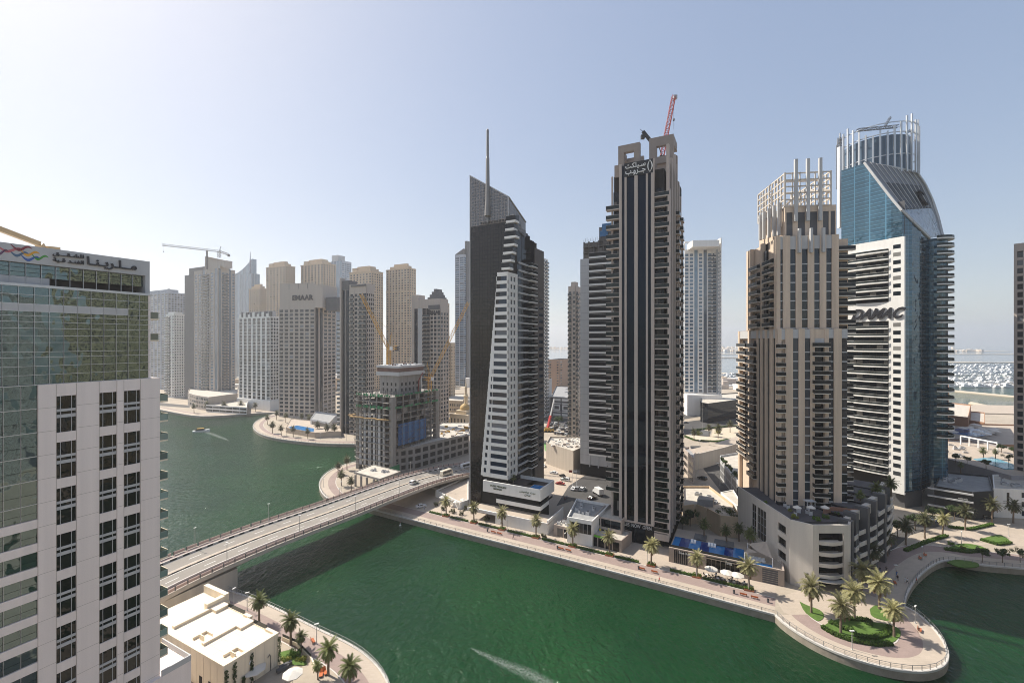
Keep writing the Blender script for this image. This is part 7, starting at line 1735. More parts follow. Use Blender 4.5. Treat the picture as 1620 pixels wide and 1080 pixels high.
for px, py, wh in ((307, 653, 'at the curved podium'), (328, 650, 'left of the white podium'), (354, 651, 'before the white podium'), (381, 650, 'right of the white podium'), (404, 651, 'before the ribbed tower')): palm('dark', px, py, 'small far palm ' + wh, 'palms on the farthest quay', 7, 3.8, m=M_dpalm)
for px, py, z, wh in ((1362, 802, 19.6, 'left'), (1387, 790, 20, 'middle'), (1410, 785, 20.5, 'right')): palm('green', px, py, 'bright green palm on the podium roof garden, ' + wh, 'palms on the terraced podium roof', 4.0, 2.9, z=z, m=M_flower)
for px, py, z, wh in ((1556, 724, 13.6, 'left of the pale pool'), (1575, 726, 13.6, 'beside the pale pool'), (1490, 741, 13.7, 'on the left end'), (1520, 748, 13.7, 'above the dark shops')): palm('green', px, py, 'palm on the grey terrace roof ' + wh, 'palms on the grey terrace', 3.6, 2.7, z=z, m=M_pgreen)
for k, (px, py, wh) in enumerate(((1098, 697, 'left'), (1122, 690, 'middle'), (1136, 693, 'small'), (1155, 684, 'right'))): palm('dark', px, py, 'palm on the roundabout island, ' + wh, 'palms on the roundabout', 7, 3.6, m=M_dpalm)
# pool podium trees and the poolside
for x, y, wh in ((-22.5, 16, 'left'), (-15.5, 14.5, 'centre'), (-8.5, 13.5, 'right'), (-12, 17.8, 'rear left'), (-2.5, 16, 'beside the terraced block')):
 q = PP.P(x, y); o = palm('fan', x * 13, y * 5, 'dark rounded palm behind the striped pool, ' + wh, 'trees behind the striped pool', 4.2, 2.6, z=PPZ, w=Vector((q.x, q.y, PPZ)), m=M_pgreen)
for px, py, wh in ((1080, 842, 'at the black tower corner'), (1105, 826, 'by the clubhouse wall'), (1092, 832, 'between them'), (1125, 822, 'further right')): tree(px, py, 'dense dark tree ' + wh, 'dark trees behind the pool', 6, 2.2)
for px, py, wh in ((1554, 889, 'left'), (1586, 890, 'middle'), (1614, 889, 'right')): tree(px, py, 'small round tree in a white planter by the basin, ' + wh, 'round trees by the basin', 4.2, 1.6)
for px, py, wh in ((884, 676, 'left'), (905, 682, 'right'), (912, 672, 'rear')): tree(px, py, 'green roadside tree before the panelled block, ' + wh, 'roadside trees before the panelled block', 9, 3.4)
for px, py, wh in ((870, 716, 'by the green parking bays'), (1000, 820, 'beside the cafe')): tree(px, py, 'small tree ' + wh, 'small yard trees', 5, 1.8)
# shrubs
def bush(px, py, r, label, m=None, z=2.0, group='shrubs', w=None):
 p = w or W(px, py, z); th = T('shrub', label, 'shrub', (p.x, p.y, z), 0, group); rs = random.Random(int(px * 11 + py)); bush_mb(rs, r).build('foliage', m or M_hedge, th); b = MB(); b.tube([(0, 0, 0), (.05, 0, r * .7)], [.08, .04], 5); b.build('stem', M_trunk, th); return th
for px, py, r, lab, m in ((470, 1040, 1.2, 'round green shrub in the bed right of the cream pavilion', None), (455, 1047, 1.1, 'yellow green shrub in the garden bed', M_flower), (480, 1046, 1.0, 'low shrub at the tip of the garden bed', M_flower), (462, 1036, 1.0, 'green shrub next to the pavilion corner', None), (275, 1056, 1.3, 'flowering shrub at the foot of the hotel terrace', M_bougain), (284, 1065, 1.2, 'green flowering shrub below the pavilion wall', M_bougain), (290, 1078, 1.1, 'shrub at the bottom edge by the pavilion wall', M_hedge), (860, 850, 1.0, 'shrub before the white podium wall', M_dpalm), (797, 829, 1.2, 'shrub beside the podium steps', M_dpalm), (770, 823, 1.3, 'shrub left of the podium steps', M_dpalm), (1522, 868, .9, 'yellow shrub on the triangular lawn', M_flower), (1504, 862, 1.0, 'shrub behind the triangular lawn', M_hedge), (1105, 688, 2.4, 'shrub on the roundabout island', M_flower), (1135, 686, 2.6, 'wide shrub on the roundabout island', M_flower)): bush(px, py, r, lab, m)
lawn([(440, 1032), (463, 1026), (480, 1040), (488, 1052), (470, 1052), (448, 1050)])
lawn([(1085, 688), (1110, 680), (1160, 676), (1200, 676), (1190, 690), (1130, 697), (1095, 696)], 2.1, M_sand, 'roundabout_island')
hedge([(1082, 690), (1100, 697), (1135, 699), (1175, 692)], 'green hedge round the roundabout island', 1.6, .9, group='roundabout hedges'); hedge([(1095, 681), (1130, 677), (1175, 673)], 'hedge at the back of the roundabout island', 1.4, .9, group='roundabout hedges')
for px, z0, z1, wh in ((357, 2, 8.0, 'at the front corner'), (370, 2, 8.4, 'right of the corner'), (397, 2.4, 8.2, 'in the middle of the end wall'), (384, 2, 4.6, 'low on the end wall'), (441, 2, 8.2, 'at the far end')):
 y = PAV.Y(px); q = PAV.P(.25, max(.3, y)); th = T('wall_creeper', 'dark creeper climbing the pavilion end wall, ' + wh, 'creeper', (q.x, q.y, 2), RZ, 'creepers on the pavilion wall'); rs = random.Random(px); b = MB(); leafy(b, -.12, .22, -.32, .32, z0 - 2, z1 - 2, 260, .15, rs); b.build('foliage', M_tree, th); b = MB(); b.tube([(-.1, 0, 0), (-.12, .05, (z1 - 2) * .5), (-.1, 0, z1 - 2.2)], [.04, .03, .02], 5); b.build('stem', M_trunk, th)
# planted strip on the white podium roof of the spire tower and other roof gardens
_, SQ, SZT, SXL = SPIRE
for k in range(9):
 x = SXL + 1.2 + k * 2.2; q = SQ.ux * x + SQ.uy * .9 + SQ.O; bush(k * 9, 3, .6, 'small bright shrub number along the podium pool parapet'.replace(' number', ''), M_flower if k % 2 else M_hedge, SZT - 1.1, 'shrubs along the podium pool parapet', w=Vector((q.x, q.y, SZT - 1.1)))
q = SQ.O + SQ.ux * SQ.X(812, 4) + SQ.uy * 4; palm('fan', 5, 9, 'small palm on the white podium beside its pool', 'podium palms', 2.8, 2.2, z=SZT - 1.1, w=Vector((q.x, q.y, SZT - 1.1)), m=M_flower)
for k in range(8):
 px = 1488 + k * 6; bush(px, 697, 1.3, 'yellow green shrub on the brown hotel ledge', M_flower, 9.0, 'shrubs on the brown hotel ledge', w=W(px + 2, 694 + k * .9, 9.6))
for k in range(6): bush(1142 + k * 5, 727 + k * 6, 1.6, 'round dark shrub on the parking deck edge', M_tree, 10.1, 'shrubs on the parking deck edge', w=W(1142 + k * 5, 729 + k * 5.5, 10.1))
# ------------------------------------------------------------------ lamps, benches, parasols, people, vehicles, boats
M_pole = paint('lamp_post_grey', (.42, .41, .39)); M_lamp = paint('lamp_head_white', (.75, .75, .72)); M_orange = mat('orange_bench_slats', (.50, .13, .04), .6, .2); M_tyre = mat('tyre_rubber', (.02, .02, .02), .9); M_carglass = glass('car_glass', (.015, .018, .02), ior=1.5, curtains=0)
def lamp(p, label, group, h=4.2, arm=.5, name='street_lamp', src=[{}]):
 k = (h, arm)
 if k not in src[0]:
  th = T(name, label, 'street lamp', tuple(p), 0, group); b = MB(); b.tube([(0, 0, 0), (0, 0, .5), (0, 0, h)], [.13, .09, .06], 8); b.build('pole', M_pole, th)
  b = MB(); b.lathe((0, 0, 0), ((.22, 0), (.22, .08), (.14, .14)), 10); b.build('base', M_pole, th)
  b = MB(); b.box(-arm, arm, -.14, .14, h, h + .14); b.box(-arm * .9, arm * .9, -.1, .1, h - .05, h); b.build('lamp_head', M_lamp, th); src[0][k] = th
 else:
  th = copy_tree(src[0][k]); th.location = p; th['label'] = label; th['group'] = group
 th.rotation_euler.z = random.choice((0, .6, 1.2)); return th
for px, py, wh in ((894.6, 865, 'before the left shops'), (1026, 906, 'before the black tower'), (1102, 926, 'left of the parasols'), (1184, 944, 'before the pool podium right end'), (803, 842, 'before the white podium'), (700, 818, 'near the bridge landing')): lamp(onprom(px, 8.9), 'slim promenade lamp post ' + wh, 'lamp posts along the straight promenade')
for px, py, wh in ((1348, 1027, 'before the palm lawn'), (1448, 985, 'on the outer side of the tip'), (1417, 916, 'on the shaded walkway near the tip'), (1459, 885, 'on the shaded walkway further back'), (1521, 860, 'by the triangular lawn'), (1596, 848, 'by the small lawn')): lamp(W(px, py), 'slim grey lamp post ' + wh, 'lamp posts round the tip and basin')
for px, py, wh in ((391, 965, 'beside the pavilion near the bridge'), (501, 1018, 'by the bench on the left quay'), (370, 958, 'in the bridge shadow, dark')): lamp(W(px, py), 'slim lamp post ' + wh, 'lamp posts on the left quay', 4.6)
for px, py, wh in ((537, 786, 'near the bridge'), (512, 770, 'at the quay curve'), (553, 735, 'by the deck')): lamp(W(px, py), 'small lamp post below the site ' + wh, 'lamp posts below the building site', 4.0)
for px, py, wh in ((453, 690, 'left'), (507, 695, 'middle'), (548, 697, 'right')): lamp(W(px, py), 'far thin lamp post on the curved quay, ' + wh, 'lamp posts on the curved quay', 4.4)
for px, off, wh in ((358, .9, 'near side, first from the hotel'), (474, .9, 'near side, second from the hotel'), (562.6, .9, 'near side, mid span'), (632.6, .9, 'near side, by the white car'), (694, .9, 'near side, by the minibus'), (308, 19.8, 'far side, first from the hotel'), (424.6, 19.8, 'far side, second'), (540, 19.8, 'far side, above the quay'), (649, 19.8, 'far side, before the site hoarding'), (700, 19.8, 'far side, before the site podium')):
 p, a = bridge_at(px, off); lamp(p, 'bridge lamp post on the ' + wh, 'lamp posts along the bridge', 6.3, .35)
for px, py, h, wh in ((1111, 690, 26, 'tall mast beside the roundabout'), (1107, 728, 12, 'by the flyover wall'), (1105, 745, 10, 'in the open parking'), (1139, 768, 12, 'at the parking deck corner'), (1173, 716, 10, 'by the deck planting'), (1149, 662, 14, 'floodlight mast before the dark annex')): lamp(W(px, py), 'road light ' + wh, 'road lights behind the front towers', h, .8)
BN = None
def bench(p, rz, label, group='orange benches'):
 global BN
 if BN is None:
  BN = T('park_bench', label, 'bench', tuple(p), rz, group); b = MB()
  for k in range(4): b.box(-.9, .9, -.32 + k * .15, -.2 + k * .15, .42, .47)
  b.build('seat', M_orange, BN); b = MB()
  for k in range(3): b.box(-.9, .9, .3 + k * .04, .34 + k * .04, .52 + k * .15, .64 + k * .15)
  b.build('backrest', M_orange, BN)
  for x in (-.75, .75): b = MB(); b.box(x - .05, x + .05, -.3, -.22, 0, .42); b.box(x - .05, x + .05, .26, .34, 0, .85); b.box(x - .05, x + .05, -.22, .26, .34, .40); b.build('leg', M_dgrey, BN)
  return BN
 o = copy_tree(BN); o.location = p; o.rotation_euler.z = rz; o['label'] = label; o['group'] = group; return o
for px, wh in ((779, 'left of the spire podium lamp'), (790, 'right of the spire podium lamp'), (888.5, 'before the shops, left of a lamp'), (901, 'before the shops, right of a lamp'), (1018, 'left of the black tower lamp'), (1034, 'right of the black tower lamp'), (1175, 'left of the podium end lamp'), (1193, 'right of the podium end lamp')): bench(onprom(px, 5.6), RZ + math.pi, 'orange slatted bench on the promenade ' + wh)
for px, py, a, wh in ((1455, 998, .8, 'alone on the outer tip'), (1416, 923, 1.0, 'by the near lamp of the shaded walkway'), (1456, 884, .7, 'left of the far lamp on the shaded walkway'), (1464, 879, .7, 'right of the far lamp on the shaded walkway'), (495, 1015, 2.2, 'on the left quay by the lamp post')): bench(W(px, py), a, 'orange slatted bench ' + wh)
# parasols
PA = None
def parasol(p, label, r=1.9, h=2.5, m=None, group='white parasols', n=6):
 global PA
 if PA is None:
  PA = T('parasol', label, 'parasol', tuple(p), 0, group); b = MB(); b.tube([(0, 0, 0), (0, 0, h + .5)], .04, 6); b.build('pole', M_pole, PA); b = MB(); b.lathe((0, 0, h), ((r, -.18), (r, -.02), (r * .55, .3), (.08, .62)), 8); b.build('canopy', mat('parasol_canvas', (.66, .62, .56), .9, .06), PA)
  b = MB(); b.lathe((0, 0, 0), ((.35, 0), (.35, .1), (.1, .16)), 10); b.build('base', M_dgrey, PA); return PA
 o = copy_tree(PA); o.location = p; o['label'] = label; o['group'] = group; s = r / 1.9; o.scale = (s, s, 1); return o
for px, wh in ((1126, 'left'), (1150, 'middle'), (1167, 'right')): parasol(onprom(px, 11.6), 'white parasol before the pool podium, ' + wh, group='white parasols before the pool podium')
parasol(W(401, 1076), 'large white six sided parasol beside the pavilion', 2.4); parasol(W(463, 1084), 'white parasol at the bottom edge of the terrace', 2.0)
for px, py, wh in ((712, 800, 'left'), (722, 803, 'middle'), (733, 799, 'right'), (700, 795, 'nearest the bridge')): parasol(W(px, py), 'small pale parasol on the terrace by the bridge landing, ' + wh, 1.4, group='parasols by the bridge landing')
for px, py, z, wh in ((1507, 689, 13.1, 'left'), (1547, 690, 13.1, 'middle'), (1560, 693, 13.1, 'right'), (1575, 688, 13.1, 'far right')): parasol(W(px, py, z), 'white parasol by the lagoon pool, ' + wh, 2.6, group='parasols by the lagoon pool')
# tables and chairs under the three parasols
TB = None
for k, (px, o_) in enumerate(((1119, 11.2), (1133, 12.4), (1142, 11.0), (1157, 12.3), (1162, 10.8), (1175, 11.6), (1136, 10.6), (1151, 10.5))):
 p = onprom(px, o_)
 if TB is None:
  TB = T('cafe_table', 'small dark cafe table with chairs near the white parasols', 'cafe table', tuple(p), 0, 'cafe tables near the parasols'); b = MB(); b.lathe((0, 0, .7), ((.4, 0), (.4, .05)), 10); b.build('table_top', M_white, TB); b = MB(); b.lathe((0, 0, 0), ((.25, 0), (.05, .06), (.05, .7)), 8); b.build('pedestal', M_dgrey, TB)
 else: o = copy_tree(TB); o.location = p
 for j in range(3):
  a = j * 2.1 + k; q = p + Vector((math.cos(a) * .8, math.sin(a) * .8, 0)); c = T('cafe_chair', 'dark wicker cafe chair at the small tables near the white parasols', 'chair', tuple(q), a + math.pi / 2, 'cafe chairs near the parasols') if (k, j) == (0, 0) else None
  if c is None: c = copy_tree(CH); c.location = q; c.rotation_euler.z = a - math.pi / 2
  else:
   CH = c; b = MB(); b.box(-.24, .24, -.24, .24, .4, .46); b.build('seat', M_dgrey, c); b = MB(); b.box(-.24, .24, .2, .26, .46, .9); b.build('backrest', M_dgrey, c)
   for x, y in ((-.2, -.2), (.2, -.2), (-.2, .2), (.2, .2)): b = MB(); b.box(x - .025, x + .025, y - .025, y + .025, 0, .4); b.build('leg', M_dgrey, c)
# sun loungers in the striped pool
SL = None
for k, (x, y) in enumerate(((.27, .8), (.31, .8), (.52, .8), (.56, .8), (.60, .8))):
 q = PP.P(PPX0 + (PPX1 - PPX0) * x, PPY1 * y)
 if SL is None:
  SL = T('sun_lounger', 'white sun lounger standing in the shallow striped pool', 'sun lounger', (q.x, q.y, PPZ + .1), RZ, 'white loungers in the striped pool'); b = MB(); b.box(-.35, .35, -1, .35, .25, .4); b.build('mattress', M_steel, SL); b = MB(); b.hexa([(-.35, .35, .25), (.35, .35, .25), (.35, .95, .65), (-.35, .95, .65), (-.35, .3, .4), (.35, .3, .4), (.35, .9, .8), (-.35, .9, .8)]); b.build('backrest', M_steel, SL)
  for yy in (-.9, .25): b = MB(); b.box(-.33, .33, yy, yy + .06, 0, .25); b.build('leg', M_steel, SL)
 else: o = copy_tree(SL); o.location = (q.x, q.y, PPZ + .1)
PF = None
for k in range(5):
 q = PP.P(PP.X(1186 + k * 5.5, 5.5), 5.5)
 if PF is None:
  PF = T('pool_pouf', 'round white pool seat beside the small pool under the shade sail', 'pool seat', (q.x, q.y, PPZ), 0, 'round white seats under the shade sail'); b = MB(); b.lathe((0, 0, 0), ((.55, 0), (.6, .3), (.5, .5)), 12); b.build('cushion', M_steel, PF); b = MB(); b.prism([(-.5, .2), (.5, .2), (.4, .5), (-.4, .5)], .5, 1.0); b.build('backrest', M_steel, PF)
 else: o = copy_tree(PF); o.location = (q.x, q.y, PPZ)
# people
def person_mesh(pose):
 w = {'walk': .28, 'stand': .08, 'stride': .34}[pose]
 J = [(0, 0, .95), (0, 0, 1.18), (0, 0, 1.38), (0, .01, 1.50), (0, .03, 1.64), (.1, 0, .90), (.11, w * .5, .50), (.11, w - .12, .08), (.11, w + .06, .03), (-.1, 0, .90), (-.11, -w * .35, .50), (-.11, -w - .05, .10), (-.11, -w + .12, .03), (.2, 0, 1.38), (.27, -w * .5, 1.12), (.27, -w * .5 + .12, .90), (-.2, 0, 1.38), (-.27, w * .5, 1.12), (-.27, w * .5 + .14, .92), (.27, -w * .5 + .16, .82), (-.27, w * .5 + .18, .84), (0, .04, 1.73)]
 E = [(0, 1), (1, 2), (2, 3), (3, 4), (4, 21), (0, 5), (5, 6), (6, 7), (7, 8), (0, 9), (9, 10), (10, 11), (11, 12), (2, 13), (13, 14), (14, 15), (15, 19), (2, 16), (16, 17), (17, 18), (18, 20)]
 rad = [.15, .13, .16, .055, .105, .095, .065, .045, .04, .095, .065, .045, .04, .065, .048, .036, .03, .065, .048, .036, .03, .08]
 rad = [.15, .13, .16, .055, .105, .095, .065, .045, .04, .095, .065, .045, .04, .065, .048, .036, .065, .048, .036, .03, .03, .08]
 me = bpy.data.meshes.new('person'); me.from_pydata(J, E, []); o = bpy.data.objects.new('person', me); scene.collection.objects.link(o); md = o.modifiers.new('skin', 'SKIN'); sv = me.skin_vertices[0].data
 for i, r in enumerate(rad): sv[i].radius = (r, r * (.75 if i < 3 else 1))
 sv[0].use_root = True; s2 = o.modifiers.new('sub', 'SUBSURF'); s2.levels = 1; s2.render_levels = 1; bpy.context.view_layer.update()
 m2 = bpy.data.meshes.new_from_object(o.evaluated_get(bpy.context.evaluated_depsgraph_get())); bpy.data.objects.remove(o); m2.polygons.foreach_set('use_smooth', [True] * len(m2.polygons)); return m2
PM = {k: person_mesh(k) for k in ('walk', 'stand', 'stride')}
SK = paint('skin', (.36, .22, .15), .6)
def person(p, rz, pose, top, legs, label, hair=(.02, .015, .01)):
 me = PM[pose].copy(); me.materials.clear(); me.materials.append(SK); me.materials.append(top); me.materials.append(legs); hm_ = paint('hair', hair, .6)
 me.materials.append(hm_)
 for f in me.polygons:
  c = f.center; f.material_index = 2 if c.z < .97 and abs(c.x) < .21 else (1 if c.z < 1.43 and (abs(c.x) < .24 or c.z > 1.12) else (3 if c.z > 1.66 or (c.z > 1.56 and c.y < 0) else 0))
 o = bpy.data.objects.new('person', me); scene.collection.objects.link(o); o.location = p; o.rotation_euler.z = rz; return tag(o, label, 'person')
cw, cb, cd, cr = paint('cloth_white', (.7, .7, .7), .9), paint('cloth_blue', (.08, .14, .32), .9), paint('cloth_dark', (.03, .03, .035), .9), paint('cloth_red', (.45, .06, .05), .9)
for px, py, rz, po, a, c, lab in ((1432, 921, .8, 'walk', cw, cw, 'person in white walking on the shaded walkway, left of a pair'), (1435.5, 922.5, .9, 'stride', cw, cd, 'person in white top and dark trousers, right of a walking pair'), (1420, 918, 2.0, 'stand', cd, cd, 'person in dark clothes beside the near lamp of the shaded walkway'), (1418.5, 911, .4, 'walk', cb, cb, 'person in blue walking behind the near lamp post'), (1402, 904, -.6, 'walk', cd, cd, 'person in dark clothes by the hedge on the shaded walkway'), (1392, 905, -.5, 'stand', cd, cb, 'person standing in the shade near the podium wing'), (1450, 922, 1.1, 'walk', cr, cd, 'person in a red top by the basin railing'), (1043, 921, 1.9, 'walk', cr, cd, 'person in a red top on the straight promenade'), (893.5, 792, 2.4, 'walk', cr, cd, 'person in red walking down the ramp'), (897, 789, 2.6, 'stride', cb, cd, 'person in blue walking down the ramp'), (671, 806, .3, 'stand', cw, cb, 'person in white under the bridge end'), (812, 852, 2.0, 'walk', cd, cd, 'person in dark clothes before the white podium'), (476, 1012, .5, 'stand', cd, cr, 'person in dark top beside the left quay bench')):
 person(W(px, py), rz, po, a, c, lab)
for px, off, lab in ((517, 19.4, 'person in dark clothes on the far bridge sidewalk, left of two'), (519.5, 19.2, 'person in dark clothes on the far bridge sidewalk, right of two')): p, a = bridge_at(px, off); person(p + Vector((0, 0, .12)), a, 'walk', cd, cd, lab)
# vehicles
def car(name, label, cat, m, L=4.5, w=1.82, h=1.45, kind='car', group=None):
 th = T(name, label, cat, (0, 0, 0), 0, group); b = MB(); hw = w / 2
 if kind == 'car': prof = [(-L / 2, .35), (-L / 2, .80), (-L / 2 + .25, .92), (-L * .30, .95), (-L * .20, h - .08), (-L * .08, h), (L * .10, h - .02), (L * .24, .98), (L / 2 - .35, .86), (L / 2, .62), (L / 2, .32)]
 elif kind == 'suv': prof = [(-L / 2, .4), (-L / 2, 1.0), (-L / 2 + .1, 1.1), (-L * .46, h - .1), (-L * .38, h), (L * .08, h), (L * .22, 1.12), (L / 2 - .3, 1.02), (L / 2, .75), (L / 2, .4)]
 else: prof = [(-L / 2, .4), (-L / 2, 1.2), (-L / 2 + .1, h - .15), (-L / 2 + .4, h), (L / 2 - .7, h), (L / 2 - .25, h - .5), (L / 2, 1.3), (L / 2, .4)]
 n = len(prof); ys = (-hw, -hw * .96, hw * .96, hw)
 def yy(z, s): return s * hw * (1 - .16 * max(0, (z - .95)) / (h - .9)) if z > .95 else s * hw
 base = len(b.v); b.v += [(x, yy(z, -1), z) for x, z in prof] + [(x, yy(z, 1), z) for x, z in prof]
 for i in range(n): j = (i + 1) % n; b.f.append((base + i, base + j, base + n + j, base + n + i)); b.m.append(0)
 b.f.append(tuple(base + i for i in reversed(range(n)))); b.m.append(0); b.f.append(tuple(base + n + i for i in range(n))); b.m.append(0); b.build('body', m, th)
 g = MB()
 if kind in ('car', 'suv'):
  z0, z1 = (.98, h - .12) if kind == 'car' else (1.12, h - .14); xs = (-L * .25, -L * .17, L * .07, L * .19) if kind == 'car' else (-L * .44, -L * .37, L * .06, L * .17)
  for s in (-1, 1): g.hexa([(xs[0], yy(z0, s) + s * .012, z0), (xs[3], yy(z0, s) + s * .012, z0), (xs[3], yy(z0, s) - s * .02, z0), (xs[0], yy(z0, s) - s * .02, z0), (xs[1], yy(z1, s) + s * .012, z1), (xs[2], yy(z1, s) + s * .012, z1), (xs[2], yy(z1, s) - s * .02, z1), (xs[1], yy(z1, s) - s * .02, z1)])
  fx0, fx1 = (L * .235, L * .115) if kind == 'car' else (L * .215, L * .085); bx0, bx1 = (-L * .295, -L * .205) if kind == 'car' else (-L * .49, -L * .465)
  g.hexa([(fx0 + .03, -.7, z0), (fx0 + .03, .7, z0), (fx0 - .05, .7, z0), (fx0 - .05, -.7, z0), (fx1 + .06, -.6, z1), (fx1 + .06, .6, z1), (fx1 - .02, .6, z1), (fx1 - .02, -.6, z1)]); g.hexa([(bx0 - .02, -.7, z0), (bx0 - .02, .7, z0), (bx0 + .05, .7, z0), (bx0 + .05, -.7, z0), (bx1 - .04, -.6, z1), (bx1 - .04, .6, z1), (bx1 + .04, .6, z1), (bx1 + .04, -.6, z1)])
 else:
  for s in (-1, 1):
   for k in range(5): x = -L * .44 + k * L * .165; g.box(x, x + L * .145, min(s * (hw + .012), s * (hw - .1)), max(s * (hw + .012), s * (hw - .1)), 1.3, h - .45)
  g.hexa([(L / 2 - .02, -hw * .85, 1.35), (L / 2 + .01, hw * .85, 1.35), (L / 2 - .1, hw * .85, 1.35), (L / 2 - .1, -hw * .85, 1.35), (L / 2 - .26, -hw * .75, h - .5), (L / 2 - .26, hw * .75, h - .5), (L / 2 - .4, hw * .75, h - .5), (L / 2 - .4, -hw * .75, h - .5)])
 g.build('window', M_carglass, th)
 for x in (-L * .31, L * .31):
  for s in (-1, 1):
   b = MB(); y = s * (hw - .1); b.tube([(x, y - .11, .33), (x, y + .11, .33)], .33, 12); wh_ = b.build('wheel', M_tyre, th); b = MB(); b.tube([(x, y + s * .10, .33), (x, y + s * .125, .33)], .19, 8); b.build('rim', M_metal, wh_)
 for s in (-.62, .62): b = MB(); b.box(L / 2 - .06, L / 2 + .015, s * hw - .16, s * hw + .16, .62, .76); b.build('headlight', M_steel, th); b = MB(); b.box(-L / 2 - .015, -L / 2 + .06, s * hw - .14, s * hw + .14, .72, .86); b.build('tail_light', M_tailred, th)
 return th
M_tailred = paint('tail_light_red', (.35, .02, .02), .3)
CP = {'white': paint('car_white', (.70, .70, .69), .25), 'silver': paint('car_silver', (.42, .43, .44), .25, .5), 'black': paint('car_black', (.02, .02, .022), .2), 'grey': paint('car_grey', (.13, .13, .14), .25), 'red': paint('car_red', (.30, .03, .03), .25)}
PROT = {}
def put_car(p, rz, col, kind, label, group=None):
 k = (col, kind)
 if k not in PROT: o = car('parked_car', label, 'car', CP[col], 4.7 if kind == 'suv' else 4.5, 1.85, 1.75 if kind == 'suv' else 1.45, kind, group); PROT[k] = o
 else: o = copy_tree(PROT[k]); o['label'] = label
 o.location = p; o.rotation_euler.z = rz
 if group: o['group'] = group
 elif 'group' in o: del o['group']
 return o
p, a = bridge_at(655, 7.8); o = put_car(p, a, 'white', 'suv', 'white patrol car with a dark roof bar driving on the bridge'); o.name = 'patrol_car'; b = MB(); b.box(-.15, .15, -.6, .6, 1.75, 1.87); b.build('roof_bar', M_black, o); b = MB(); b.box(-1.0, 1.0, -.94, -.93, .7, .95); b.box(-1.0, 1.0, .93, .94, .7, .95); b.build('side_stripe', mat('green_stripe', (.05, .18, .08), .5), o)
p, a = bridge_at(706, 7.2); o = car('minibus', 'cream minibus driving on the bridge towards the spire tower', 'minibus', paint('bus_cream', (.62, .56, .45), .35), 7.0, 2.1, 2.7, 'bus'); o.location = p; o.rotation_euler.z = a
p, a = bridge_at(737, 13.0); o = car('minibus', 'white minibus half hidden behind the spire tower edge', 'minibus', CP['white'], 6.4, 2.1, 2.6, 'bus'); o.location = p; o.rotation_euler.z = a
for k, (px, py, a, c, kd, lab) in enumerate(((907.5, 774, 1.1, 'white', 'car', 'white car, first of three parked in the asphalt yard'), (914.5, 774.5, 1.1, 'silver', 'suv', 'silver suv, second of three parked in the asphalt yard'), (922, 775, 1.1, 'white', 'suv', 'white suv, third of three parked in the asphalt yard'), (937, 789, .6, 'black', 'car', 'black car in the shaded part of the asphalt yard'), (876, 749, 2.6, 'white', 'car', 'white car on the green bays nearest the concrete hall'), (890, 754, 2.0, 'black', 'car', 'black car between the green bays'), (894, 760, 2.6, 'white', 'suv', 'white suv beside the flagpoles'), (886, 766, 2.7, 'red', 'car', 'dark red car at the ramp edge'), (859, 728, 1.0, 'silver', 'car', 'silver car at the spire tower side'), (860, 738, 1.4, 'white', 'car', 'white car behind the hotel podium'), (1106, 722, .2, 'white', 'car', 'white car under the flyover wall, left'), (1105, 735, .2, 'white', 'suv', 'white suv in the open parking, left end'), (1117, 731, .8, 'black', 'car', 'black car in the open parking row'), (1122, 732, .8, 'grey', 'car', 'grey car in the open parking row'), (1127, 731, .8, 'silver', 'car', 'silver car in the open parking row'), (1131, 734, .3, 'white', 'car', 'white car at the right of the open parking row'), (1136, 730, .8, 'grey', 'suv', 'grey suv behind the open parking row'), (1111, 758, 2.2, 'black', 'suv', 'black suv on the shaded side road'), (1150, 786, 2.2, 'grey', 'car', 'grey car at the bend of the side road'), (1126, 664, .1, 'black', 'car', 'black car crossing before the dark annex'), (1085, 669, .1, 'grey', 'car', 'grey car left on the roundabout road'), (1480, 823, .4, 'white', 'car', 'white car parked by the shaded palms'), (1560, 820, .1, 'black', 'suv', 'black suv before the dark shopping block'), (1612, 812, .1, 'grey', 'car', 'grey car at the right edge before the white block'), (1590, 814, .1, 'silver', 'car', 'silver car before the white corner block'), (666, 802, .5, 'white', 'car', 'white car in the shade under the bridge end'))):
 put_car(W(px, py), a, c, kd, lab, 'cars parked behind the front row')
rs = random.Random(3)
for k in range(46):
 px, py = rs.uniform(862, 918), rs.uniform(669, 690); put_car(W(px, py), rs.choice((.3, .35, 1.9)), rs.choice(('white', 'silver', 'white', 'grey', 'black')), rs.choice(('car', 'suv')), 'car parked in the crowded lot behind the concrete hall', 'cars in the crowded lot behind the concrete hall')
th = T('box_truck', 'white box truck parked in the asphalt yard', 'truck', tuple(W(946, 782)), 1.9); b = MB(); b.box(-3.2, 1.4, -1.15, 1.15, .9, 3.3); b.build('cargo_box', CP['white'], th); b = MB(); b.prism([(1.6, -1.05), (3.1, -1.05), (3.1, 1.05), (1.6, 1.05)], .5, lambda x, y: 2.4 if x < 2.5 else 1.5); b.build('cab', CP['white'], th)
for x in (-2, 2.3):
 for y in (-1, 1): b = MB(); b.tube([(x, y - .15, .45), (x, y + .15, .45)], .45, 12); b.build('wheel', M_tyre, th)
